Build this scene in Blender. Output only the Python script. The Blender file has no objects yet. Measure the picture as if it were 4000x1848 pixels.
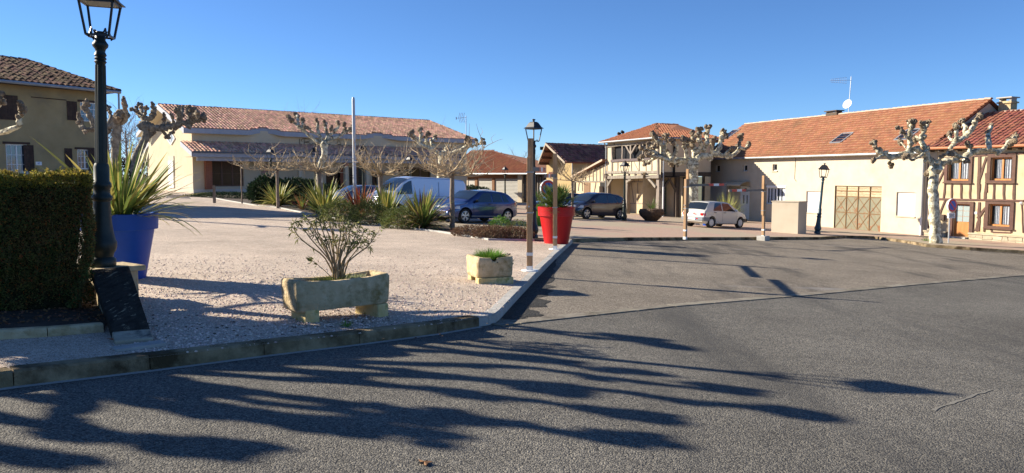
import bpy, bmesh, math, random
import numpy as np
from mathutils import Vector, Matrix, noise as mn

R = math.radians
random.seed(11)
rng = np.random.default_rng(11)
C = bpy.context.scene.collection
S = bpy.context.scene

# ---------------------------------------------------------------- camera, sky, sun
EYE = 1.7
PITCH = R(4.6)
GA, GB = -0.043, -0.018            # the square slopes down to the right and away
cam_data = bpy.data.cameras.new('camera')
cam_data.sensor_width = 36
cam_data.lens = 27.0
cam_data.clip_start = 0.05
cam_data.clip_end = 6000
camera = bpy.data.objects.new('camera', cam_data)
camera.location = (0, 0, EYE)
camera.rotation_euler = (R(90) - PITCH, 0, 0)
C.objects.link(camera)
S.camera = camera

SUN_EL = 25.0
SUN_DIR = Vector((-0.962, 0.272, 0)).normalized()      # towards the sun, on plan
world = bpy.data.worlds.new('World')
S.world = world
world.use_nodes = True
wn = world.node_tree
for n in list(wn.nodes):
    wn.nodes.remove(n)
sky = wn.nodes.new('ShaderNodeTexSky')
sky.sky_type = 'NISHITA'
sky.sun_disc = False
sky.sun_elevation = R(SUN_EL)
sky.sun_rotation = math.atan2(SUN_DIR.x, SUN_DIR.y)
sky.altitude = 0
sky.air_density = 0.7
sky.dust_density = 0.0
sky.ozone_density = 8.0
bg = wn.nodes.new('ShaderNodeBackground')
bg.inputs['Strength'].default_value = 0.070
wo = wn.nodes.new('ShaderNodeOutputWorld')
wn.links.new(sky.outputs[0], bg.inputs[0])
wn.links.new(bg.outputs[0], wo.inputs[0])
sun_data = bpy.data.lights.new('sun', 'SUN')
sun_data.energy = 4.9
sun_data.angle = R(0.55)
sun_data.color = (1.0, 0.905, 0.745)
sun = bpy.data.objects.new('sun', sun_data)
sv = Vector((SUN_DIR.x * math.cos(R(SUN_EL)), SUN_DIR.y * math.cos(R(SUN_EL)), math.sin(R(SUN_EL))))
sun.rotation_euler = sv.to_track_quat('Z', 'Y').to_euler()
sun.location = (-40, 20, 30)
C.objects.link(sun)
S.view_settings.view_transform = 'Standard'
S.view_settings.look = 'None'
S.view_settings.gamma = 1
S.view_settings.exposure = 1.25
S.view_settings.use_curve_mapping = False

# ---------------------------------------------------------------- photo geometry
F_, cP, sP = 3000.0, math.cos(PITCH), math.sin(PITCH)
def ray(px, py):
    u = (px - 2000) / F_; v = (924 - py) / F_
    return Vector((u, cP + v * sP, -sP + v * cP))
def G(x, y):                       # ground height
    def soft(v, a):
        return v if abs(v) < a else math.copysign(a + 25 * (1 - math.exp(-(abs(v) - a) / 25)), v)
    return GA * soft(x, 70) + GB * (soft(y, 120))
def gp(px, py, dz=0.12):           # point of the sloping ground seen at a pixel of the photograph
    d = ray(px, py)
    t = (EYE - dz) / (GA * d.x + GB * d.y - d.z)
    return Vector((t * d.x, t * d.y, EYE + t * d.z))
def at(px, py, Y):
    d = ray(px, py); t = Y / d.y
    return Vector((t * d.x, Y, EYE + t * d.z))
K = 4000 / 2576

# ---------------------------------------------------------------- materials
MATS = {}
def mat(name, col, rough=0.8, col2=None, scale=6.0, detail=4, bump=0.0, bscale=None, metal=0.0,
        coat=0.0, spec=0.4, vary=0.0, patch=None, pscale=1.0, pmin=0.5, pmax=0.65, trans=0.0, stretch=None, bdist=0.02):
    m = bpy.data.materials.new(name); m.use_nodes = True
    nt = m.node_tree; N = nt.nodes; Lk = nt.links
    b = N['Principled BSDF']
    b.inputs['Base Color'].default_value = (*col, 1)
    b.inputs['Roughness'].default_value = rough
    b.inputs['Metallic'].default_value = metal
    b.inputs['Specular IOR Level'].default_value = spec
    b.inputs['Coat Weight'].default_value = coat
    b.inputs['Coat Roughness'].default_value = 0.04
    tc = N.new('ShaderNodeTexCoord')
    vec = tc.outputs['Object']
    if stretch:
        mp = N.new('ShaderNodeMapping'); mp.inputs['Scale'].default_value = stretch
        Lk.new(vec, mp.inputs[0]); vec = mp.outputs[0]
    out = None
    if col2 is not None:
        nz = N.new('ShaderNodeTexNoise'); nz.inputs['Scale'].default_value = scale; nz.inputs['Detail'].default_value = detail
        nz.inputs['Roughness'].default_value = 0.62
        Lk.new(vec, nz.inputs['Vector'])
        cr = N.new('ShaderNodeValToRGB')
        cr.color_ramp.elements[0].position = 0.34; cr.color_ramp.elements[1].position = 0.66
        cr.color_ramp.elements[0].color = (*col, 1); cr.color_ramp.elements[1].color = (*col2, 1)
        Lk.new(nz.outputs['Fac'], cr.inputs[0]); out = cr.outputs[0]
    if patch is not None:
        nz = N.new('ShaderNodeTexNoise'); nz.inputs['Scale'].default_value = pscale; nz.inputs['Detail'].default_value = 6
        nz.inputs['Roughness'].default_value = 0.65
        Lk.new(vec, nz.inputs['Vector'])
        mr = N.new('ShaderNodeMapRange'); mr.inputs[1].default_value = pmin; mr.inputs[2].default_value = pmax
        Lk.new(nz.outputs['Fac'], mr.inputs[0])
        mx = N.new('ShaderNodeMix'); mx.data_type = 'RGBA'
        if out: Lk.new(out, mx.inputs['A'])
        else: mx.inputs['A'].default_value = (*col, 1)
        mx.inputs['B'].default_value = (*patch, 1)
        Lk.new(mr.outputs[0], mx.inputs['Factor']); out = mx.outputs['Result']
    if vary > 0:
        ge = N.new('ShaderNodeNewGeometry'); oi = N.new('ShaderNodeObjectInfo')
        ad = N.new('ShaderNodeMath'); ad.operation = 'ADD'
        Lk.new(ge.outputs['Random Per Island'], ad.inputs[0]); Lk.new(oi.outputs['Random'], ad.inputs[1])
        fr = N.new('ShaderNodeMath'); fr.operation = 'FRACT'; Lk.new(ad.outputs[0], fr.inputs[0])
        mr = N.new('ShaderNodeMapRange'); mr.inputs[3].default_value = 1 - vary; mr.inputs[4].default_value = 1 + vary
        Lk.new(fr.outputs[0], mr.inputs[0])
        hs = N.new('ShaderNodeHueSaturation')
        m2 = N.new('ShaderNodeMath'); m2.operation = 'MULTIPLY'; m2.inputs[1].default_value = 7.31
        Lk.new(fr.outputs[0], m2.inputs[0])
        f2 = N.new('ShaderNodeMath'); f2.operation = 'FRACT'; Lk.new(m2.outputs[0], f2.inputs[0])
        mh = N.new('ShaderNodeMapRange'); mh.inputs[3].default_value = 0.5 - vary * 0.06; mh.inputs[4].default_value = 0.5 + vary * 0.06
        Lk.new(f2.outputs[0], mh.inputs[0]); Lk.new(mh.outputs[0], hs.inputs['Hue'])
        Lk.new(mr.outputs[0], hs.inputs['Value'])
        if out: Lk.new(out, hs.inputs['Color'])
        else: hs.inputs['Color'].default_value = (*col, 1)
        out = hs.outputs[0]
    if out: Lk.new(out, b.inputs['Base Color'])
    if bump > 0:
        nz = N.new('ShaderNodeTexNoise'); nz.inputs['Scale'].default_value = bscale or scale * 3; nz.inputs['Detail'].default_value = 5
        Lk.new(vec, nz.inputs['Vector'])
        bp = N.new('ShaderNodeBump'); bp.inputs['Strength'].default_value = bump; bp.inputs['Distance'].default_value = bdist
        Lk.new(nz.outputs['Fac'], bp.inputs['Height']); Lk.new(bp.outputs[0], b.inputs['Normal'])
    if trans > 0:
        tr = N.new('ShaderNodeBsdfTranslucent')
        if out: Lk.new(out, tr.inputs[0])
        else: tr.inputs[0].default_value = (*col, 1)
        ms = N.new('ShaderNodeMixShader'); ms.inputs[0].default_value = trans
        Lk.new(b.outputs[0], ms.inputs[1]); Lk.new(tr.outputs[0], ms.inputs[2])
        Lk.new(ms.outputs[0], N['Material Output'].inputs[0])
    MATS[name] = m
    return m

def grain(name, cols, scale, rough=0.9, bump=0.5, big=None, bigscale=0.6, bigcol=None, bdist=0.01, stain=None):
    """crushed stone / asphalt: voronoi cells of several colours, with broad uneven wear"""
    m = bpy.data.materials.new(name); m.use_nodes = True
    nt = m.node_tree; N = nt.nodes; Lk = nt.links; b = N['Principled BSDF']
    b.inputs['Roughness'].default_value = rough
    b.inputs['Specular IOR Level'].default_value = 0.25
    tc = N.new('ShaderNodeTexCoord')
    vo = N.new('ShaderNodeTexVoronoi'); vo.inputs['Scale'].default_value = scale
    Lk.new(tc.outputs['Object'], vo.inputs['Vector'])
    sp = N.new('ShaderNodeSeparateColor'); Lk.new(vo.outputs['Color'], sp.inputs[0])
    cr = N.new('ShaderNodeValToRGB'); cr.color_ramp.interpolation = 'LINEAR'
    el = cr.color_ramp.elements
    el[0].position = 0; el[0].color = (*cols[0], 1); el[1].position = 1; el[1].color = (*cols[-1], 1)
    for i, c in enumerate(cols[1:-1]):
        e = el.new((i + 1) / (len(cols) - 1)); e.color = (*c, 1)
    Lk.new(sp.outputs[0], cr.inputs[0])
    dk = N.new('ShaderNodeMapRange'); dk.inputs[1].default_value = 0.0; dk.inputs[2].default_value = 0.75
    dk.inputs[3].default_value = 1.08; dk.inputs[4].default_value = 0.6
    Lk.new(vo.outputs['Distance'], dk.inputs[0])
    mu = N.new('ShaderNodeMix'); mu.data_type = 'RGBA'; mu.blend_type = 'MULTIPLY'; mu.inputs['Factor'].default_value = 1
    Lk.new(cr.outputs[0], mu.inputs['A']); Lk.new(dk.outputs[0], mu.inputs['B'])
    out = mu.outputs['Result']
    # broad wear, two sizes
    for sc, lo, hi in ((bigscale, 0.78, 1.22), (bigscale * 6, 0.9, 1.1), (42.0, 0.84, 1.16), (9.0, 0.90, 1.10)):
        nz = N.new('ShaderNodeTexNoise'); nz.inputs['Scale'].default_value = sc; nz.inputs['Detail'].default_value = 5
        nz.inputs['Roughness'].default_value = 0.6
        Lk.new(tc.outputs['Object'], nz.inputs['Vector'])
        mr = N.new('ShaderNodeMapRange'); mr.inputs[1].default_value = 0.3; mr.inputs[2].default_value = 0.7
        mr.inputs[3].default_value = lo; mr.inputs[4].default_value = hi
        Lk.new(nz.outputs['Fac'], mr.inputs[0])
        m2 = N.new('ShaderNodeMix'); m2.data_type = 'RGBA'; m2.blend_type = 'MULTIPLY'; m2.inputs['Factor'].default_value = 1
        Lk.new(out, m2.inputs['A']); Lk.new(mr.outputs[0], m2.inputs['B']); out = m2.outputs['Result']
    if stain:
        for col, sc, p0, p1, st in stain:
            mp = N.new('ShaderNodeMapping'); mp.inputs['Scale'].default_value = st
            mp.inputs['Rotation'].default_value = (0, 0, R(-44))
            Lk.new(tc.outputs['Object'], mp.inputs[0])
            nz = N.new('ShaderNodeTexNoise'); nz.inputs['Scale'].default_value = sc; nz.inputs['Detail'].default_value = 7
            nz.inputs['Roughness'].default_value = 0.65
            Lk.new(mp.outputs[0], nz.inputs['Vector'])
            mr = N.new('ShaderNodeMapRange'); mr.inputs[1].default_value = p0; mr.inputs[2].default_value = p1; mr.inputs[4].default_value = 0.8
            Lk.new(nz.outputs['Fac'], mr.inputs[0])
            m2 = N.new('ShaderNodeMix'); m2.data_type = 'RGBA'
            Lk.new(mr.outputs[0], m2.inputs['Factor']); Lk.new(out, m2.inputs['A']); m2.inputs['B'].default_value = (*col, 1)
            out = m2.outputs['Result']
    Lk.new(out, b.inputs['Base Color'])
    bp = N.new('ShaderNodeBump'); bp.inputs['Strength'].default_value = bump; bp.inputs['Distance'].default_value = bdist
    bp.invert = True
    Lk.new(vo.outputs['Distance'], bp.inputs['Height']); Lk.new(bp.outputs[0], b.inputs['Normal'])
    MATS[name] = m
    return m

M_ASPH = grain('road_asphalt', [(.060, .057, .052), (.13, .123, .110), (.19, .176, .152), (.30, .275, .225)], 85, bump=0.55, bigscale=0.35, bdist=0.012,
               stain=[((.060, .058, .054), 0.5, .52, .66, (1, .14, 1)), ((.045, .043, .042), 1.3, .66, .72, (1, 1, 1)), ((.19, .175, .15), 0.35, .58, .75, (1, .10, 1))])
M_PARK = grain('parking_asphalt', [(.11, .09, .07), (.22, .185, .145), (.30, .26, .205), (.42, .36, .28)], 70, bump=0.55, bigscale=0.3, bdist=0.012,
               stain=[((.05, .046, .042), 0.7, .54, .68, (1, .22, 1)), ((.26, .25, .24), 0.9, .63, .74, (.25, 1, 1))])
M_GRAVEL = grain('pink_gravel', [(.38, .26, .19), (.66, .51, .39), (.80, .65, .51), (.88, .80, .68)], 95, bump=0.7, bigscale=0.25, bdist=0.014)
M_SOIL = mat('bed_soil', (.035, .024, .016), 0.95, (.09, .06, .04), 8, bump=0.8, bscale=30)
M_KERB = mat('kerb_concrete', (.22, .165, .095), 0.95, (.34, .265, .165), 3, bump=0.6, bscale=60, patch=(.07, .05, .028), pscale=2.2, pmin=.42, pmax=.62, vary=.10, spec=.1)
M_GUTTER = mat('worn_gutter_slab', (.17, .15, .12), 0.95, (.27, .245, .20), 3, bump=0.5, bscale=50, patch=(.09, .078, .062), pscale=1.6, pmin=.50, pmax=.66, vary=.12, spec=.1)
M_EDGE = mat('pale_tile_edge', (0.425, 0.255, 0.162), 0.9, (0.493, 0.315, 0.212), 5, vary=.2, spec=.1)
M_KERBNEW = mat('pale_kerb_concrete', (0.315, 0.300, 0.270), 0.9, (0.420, 0.405, 0.375), 5, bump=0.35, bscale=80, vary=.06)
M_CONC = mat('pale_concrete', (0.360, 0.345, 0.315), 0.9, (0.450, 0.435, 0.398), 4, bump=0.3, bscale=60)
M_STONE = mat('mossy_limestone', (.44, .33, .185), 0.95, (.62, .49, .31), 6, bump=0.9, bscale=34, patch=(.21, .15, .05), pscale=3.4, pmin=.52, pmax=.70, bdist=.02, spec=.1)
M_STONE2 = mat('yellow_block_stone', (0.529, 0.402, 0.172), 0.95, (0.644, 0.517, 0.276), 6, bump=0.6, bscale=30, patch=(0.276, 0.253, 0.057), pscale=7, pmin=.55, pmax=.68, spec=.15)
M_FLAG = mat('cream_flagstone', (0.372, 0.310, 0.211), 0.9, (0.446, 0.391, 0.291), 3, bump=0.5, bscale=20, vary=.12)
M_LICHEN = mat('black_lichen_slab', (.020, .017, .014), 0.95, (.055, .046, .036), 9, bump=0.4, bscale=50, patch=(.32, .26, .17), pscale=8, pmin=.60, pmax=.68, stretch=(2.2, .7, 1), spec=.08)
M_PIER = mat('pier_stone', (.42, .33, .20), 0.95, (.54, .44, .29), 5, bump=0.6, bscale=25, patch=(.16, .13, .07), pscale=3, spec=.1)
M_CREAM = mat('cream_render', (.475, .41, .315), 0.95, (.53, .46, .36), 1.2, bump=0.4, bscale=70, bdist=.006, patch=(.40, .335, .245), pscale=.45, pmin=.53, pmax=.82, spec=.1)
M_CREAM_S = mat('salle_render', (.50, .42, .29), 0.95, (.56, .48, .34), 1.5, bump=0.4, bscale=50, bdist=.008, patch=(.42, .33, .21), pscale=.6, pmin=.56, pmax=.8, spec=.1)
M_HALLW = mat('hall_render', (.52, .45, .32), 0.95, (.57, .50, .36), 1.0, bump=0.3, bscale=60, bdist=.006, spec=.1)
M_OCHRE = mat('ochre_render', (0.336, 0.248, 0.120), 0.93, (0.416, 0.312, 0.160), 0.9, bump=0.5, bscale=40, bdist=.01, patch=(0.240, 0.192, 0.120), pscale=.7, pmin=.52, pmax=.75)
M_GOLD = mat('golden_render', (.49, .39, .25), 0.95, (.55, .45, .30), 1.4, bump=0.6, bscale=40, bdist=.012, patch=(.42, .31, .17), pscale=1.1, pmin=.54, pmax=.75, spec=.1)
M_DGLASS = mat('shaded_window_glass', (.012, .012, .014), .12, spec=.15)
M_BARNW = mat('barn_render', (0.409, 0.297, 0.132), 0.93, (0.462, 0.343, 0.178), 1.0, bump=0.5, bscale=40, bdist=.01)
M_WHITE = mat('white_paint', (.80, .79, .76), 0.45)
M_WHITEWALL = mat('white_plinth', (0.481, 0.468, 0.429), 0.9, (0.520, 0.507, 0.468), 3)
M_GREYF = mat('grey_fascia', (0.320, 0.336, 0.376), 0.6, (0.368, 0.384, 0.416), 3)
M_TILE = mat('pink_canal_tile', (.60, .33, .22), 0.9, (.74, .46, .33), 5, bump=0.3, bscale=40, vary=.28, patch=(.42, .23, .15), pscale=.9, pmin=.52, pmax=.8, spec=.1)
M_TILE_DK = mat('weathered_shaded_canal_tile', (.075, .05, .038), 0.95, (.17, .10, .065), 5, bump=0.4, bscale=40, vary=.5, spec=.1)  # weathered tile, darkened further so the roof's shade sits in its colour
M_TILE_OR = mat('orange_mechanical_tile', (0.315, 0.116, 0.056), 0.85, (0.390, 0.165, 0.083), 4, bump=0.3, bscale=40, vary=.13, patch=(0.225, 0.105, 0.053), pscale=.5, pmin=.5, pmax=.68)
M_TILE_BR = mat('brown_roman_tile', (.24, .085, .055), 0.8, (.33, .13, .085), 4, bump=0.3, bscale=40, vary=.25)
M_TILE_OLD = mat('old_brown_tile', (0.150, 0.075, 0.060), 0.9, (0.330, 0.150, 0.105), 2.5, bump=0.4, bscale=30, vary=.4, patch=(0.630, 0.300, 0.180), pscale=.6, pmin=.60, pmax=.70, stretch=(1, 3, 3))
M_RIDGE = mat('ridge_tile', (0.350, 0.189, 0.119), 0.85, (0.434, 0.266, 0.189), 4, vary=.2)
M_RIDGE_P = mat('pale_ridge_mortar', (0.420, 0.308, 0.231), 0.9, (0.476, 0.378, 0.294), 4, vary=.12)
M_BRICK = mat('red_brick', (0.225, 0.075, 0.041), 0.9, (0.300, 0.112, 0.060), 9, bump=0.3, bscale=40)
M_WOODGREY = mat('weathered_timber', (0.165, 0.135, 0.109), 0.9, (0.270, 0.232, 0.195), 7, bump=0.6, bscale=30, stretch=(1, 1, .25), vary=.15)
M_WOODDK = mat('dark_timber', (.06, .045, .035), 0.85, (.11, .08, .06), 7, bump=0.5, bscale=30, vary=.15)
M_WOODBR = mat('brown_stained_beam', (.075, .032, .020), 0.65, (.11, .05, .032), 6, bump=0.4, bscale=30, vary=.12)
M_WOODOR = mat('orange_varnished_wood', (.40, .155, .04), 0.45, (.50, .21, .06), 8, bump=0.1, stretch=(1, 1, .2))
M_POST = mat('raw_post_timber', (.40, .235, .12), 0.85, (.54, .35, .20), 6, bump=0.4, bscale=40, stretch=(4, 4, .35), patch=(.20, .11, .055), pscale=2.5, pmin=.54, pmax=.68, spec=.1)
M_POSTL = mat('pale_post_timber', (0.336, 0.200, 0.104), 0.8, (0.432, 0.272, 0.152), 6, bump=0.3, bscale=40, stretch=(4, 4, .35), patch=(0.200, 0.120, 0.064), pscale=2.5, pmin=.58, pmax=.7)
M_SHUT = mat('brown_shutter_wood', (.045, .026, .018), 0.8, (.075, .042, .028), 7, bump=0.3, vary=.15)
M_GLASS = mat('window_glass', (.010, .012, .016), 0.05, spec=0.5)
M_CURT = mat('net_curtain', (.55, .58, .62), 0.6, (.30, .33, .38), 14, stretch=(6, 6, .6))
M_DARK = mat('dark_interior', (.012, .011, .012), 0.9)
M_BLACK = mat('black_rubber', (.012, .012, .013), 0.75)
M_LAMPG = mat('dark_green_cast_iron', (.008, .016, .014), 0.45, (.014, .024, .02), 20, spec=.35)
M_LAMPB = mat('blue_green_cast_iron', (.012, .05, .075), 0.42, (.03, .07, .09), 14, spec=.5)
M_LAMPK = mat('black_lantern_metal', (.012, .012, .014), 0.4, spec=.5)
M_LAMPGLASS = mat('lantern_roof_lining', (.25, .25, .22), 0.6)
M_BLUEPOT = mat('blue_plastic', (.004, .052, .29), 0.45, (.006, .060, .33), 3, spec=.25, patch=(.03, .07, .30), pscale=2.5, pmin=.6, pmax=.8)
M_REDPOT = mat('red_plastic', (.48, .006, .008), 0.4, (.42, .006, .008), 2, spec=.4, patch=(.5, .10, .08), pscale=2.2, pmin=.62, pmax=.85)
M_GREENPOT = mat('green_plastic', (.13, .26, .02), 0.4)
M_STEEL = mat('galvanised_steel', (.50, .52, .54), 0.45, (.60, .62, .64), 9, metal=.6)
M_FLAGPOLE = mat('grey_mast', (.42, .43, .45), 0.45, (.5, .51, .53), 3, metal=.3)
M_SIGNW = mat('sign_white', (.78, .78, .76), 0.4)
M_SIGNR = mat('sign_red', (.62, .03, .02), 0.4)
M_SIGNB = mat('sign_blue', (.02, .08, .42), 0.4)
M_RUST = mat('rusted_sheet', (0.161, 0.155, 0.105), 0.8, (0.205, 0.192, 0.130), 2.5, bump=0.3, patch=(0.211, 0.074, 0.028), pscale=1.9, pmin=.54, pmax=.64)
M_RUSTBAR = mat('rusty_bar', (0.140, 0.077, 0.032), 0.85, (0.196, 0.112, 0.049), 8)
M_OLDWOOD = mat('split_pale_boards', (0.350, 0.252, 0.140), 0.9, (0.490, 0.406, 0.280), 6, bump=0.5, stretch=(1, 1, 7), vary=.12, patch=(0.112, 0.049, 0.021), pscale=4, pmin=.6, pmax=.68)
M_PLANE = mat('plane_tree_bark', (0.172, 0.144, 0.098), 0.9, (0.483, 0.437, 0.310), 7, bump=0.9, bscale=18, bdist=.03, patch=(0.690, 0.644, 0.483), pscale=5.5, pmin=.50, pmax=.54)
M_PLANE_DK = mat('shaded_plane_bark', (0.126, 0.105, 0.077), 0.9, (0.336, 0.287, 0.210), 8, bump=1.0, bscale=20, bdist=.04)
M_KNUCK = mat('pollard_knuckle_bark', (0.128, 0.093, 0.063), 0.95, (0.300, 0.232, 0.158), 14, bump=1.0, bscale=30, bdist=.03)
M_TWIG = mat('pale_twig_bark', (0.351, 0.257, 0.149), 0.85, (0.567, 0.446, 0.284), 9)
M_TRUNKY = mat('young_trunk_bark', (.17, .13, .10), 0.9, (.28, .22, .17), 12, bump=0.5, bscale=40)
M_FARTWIG = mat('far_twig_bark', (.16, .14, .13), 0.9, (.24, .21, .19), 6)
M_HEDGE = mat('hedge_leaf', (.11, .14, .035), 0.6, (.19, .13, .045), 3.2, vary=.7, trans=.25, spec=.15)
M_HEDGE_T = mat('hedge_sunlit_young_leaf', (.36, .29, .05), 0.6, vary=.4, trans=.35, spec=.15)  # young leaves, brightened and yellowed to paint sunlight onto the hedge top
M_HEDGE_R = mat('hedge_red_leaf', (0.408, 0.144, 0.042), 0.7, vary=.4, trans=.3, spec=.1)
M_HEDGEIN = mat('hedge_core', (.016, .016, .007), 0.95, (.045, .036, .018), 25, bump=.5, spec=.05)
M_PHOR = mat('flax_leaf_green', (0.150, 0.203, 0.045), 0.45, vary=.45, trans=.25)
M_PHORY = mat('flax_leaf_yellow', (.42, .36, .10), 0.5, vary=.25, trans=.3)
M_PHORB = mat('flax_leaf_bronze', (.30, .085, .03), 0.5, vary=.4, trans=.25)
M_GRASS = mat('tuft_grass', (.13, .26, .035), 0.6, vary=.4, trans=.35)
M_SHRUB = mat('shrub_leaf', (0.120, 0.144, 0.036), 0.6, vary=.5, trans=.25)
M_SHRUBD = mat('dark_conifer', (0.024, 0.048, 0.018), 0.8, vary=.5, trans=.1)
M_DRY = mat('dry_brown_leaf', (0.168, 0.102, 0.060), 0.8, vary=.5, trans=.2)
M_PAMPAS = mat('pampas_leaf', (.30, .33, .10), 0.6, vary=.35, trans=.3)
M_OLEA = mat('oleander_leaf', (.20, .20, .055), 0.55, vary=.5, trans=.2, spec=.2)
M_OLEAST = mat('oleander_stem', (.26, .185, .10), 0.85, (.36, .27, .16), 20, spec=.1)
M_FAN = mat('fan_palm_leaf', (0.093, 0.145, 0.034), 0.5, vary=.5, trans=.2)
M_LEAFDEAD = mat('fallen_leaf', (.22, .10, .045), 0.8, vary=.3)
M_ROLL = mat('roller_shutter_metal', (0.364, 0.350, 0.315), 0.5, (0.406, 0.392, 0.357), 3)
M_ALU = mat('white_roller_shutter', (0.629, 0.629, 0.629), 0.5)
M_POSTER = mat('poster_print', (.35, .12, .20), 0.6, (.25, .35, .12), 3)
M_ZINC = mat('zinc_gutter', (.34, .35, .36), 0.4, (.42, .43, .44), 5, metal=.5)
M_TERRA = mat('terracotta_gutter', (.42, .16, .07), 0.6)
M_FARM = mat('far_field', (.10, .11, .05), 0.95, (.16, .15, .08), .05)

# brick paving of the square
def paving():
    m = bpy.data.materials.new('square_paving'); m.use_nodes = True
    nt = m.node_tree; N = nt.nodes; Lk = nt.links; b = N['Principled BSDF']; b.inputs['Roughness'].default_value = .9
    b.inputs['Specular IOR Level'].default_value = .2
    tc = N.new('ShaderNodeTexCoord')
    mp = N.new('ShaderNodeMapping'); mp.inputs['Rotation'].default_value = (0, 0, R(38)); Lk.new(tc.outputs['Object'], mp.inputs[0])
    br = N.new('ShaderNodeTexBrick'); br.inputs['Scale'].default_value = 4.5
    br.inputs['Color1'].default_value = (.40, .25, .19, 1); br.inputs['Color2'].default_value = (.47, .33, .25, 1)
    br.inputs['Mortar'].default_value = (.34, .27, .21, 1); br.inputs['Mortar Size'].default_value = .03
    Lk.new(mp.outputs[0], br.inputs[0])
    nz = N.new('ShaderNodeTexNoise'); nz.inputs['Scale'].default_value = .22; nz.inputs['Detail'].default_value = 5; Lk.new(tc.outputs['Object'], nz.inputs[0])
    mr = N.new('ShaderNodeMapRange'); mr.inputs[1].default_value = .45; mr.inputs[2].default_value = .55; Lk.new(nz.outputs[0], mr.inputs[0])
    n2 = N.new('ShaderNodeTexNoise'); n2.inputs['Scale'].default_value = 20; n2.inputs['Detail'].default_value = 4; Lk.new(tc.outputs['Object'], n2.inputs[0])
    cr = N.new('ShaderNodeValToRGB'); cr.color_ramp.elements[0].color = (.30, .245, .175, 1); cr.color_ramp.elements[1].color = (.44, .37, .27, 1)
    Lk.new(n2.outputs[0], cr.inputs[0])
    mx = N.new('ShaderNodeMix'); mx.data_type = 'RGBA'; Lk.new(mr.outputs[0], mx.inputs['Factor'])
    Lk.new(br.outputs[0], mx.inputs['A']); Lk.new(cr.outputs[0], mx.inputs['B']); Lk.new(mx.outputs['Result'], b.inputs['Base Color'])
    return m
M_PAVE = paving()

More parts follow.
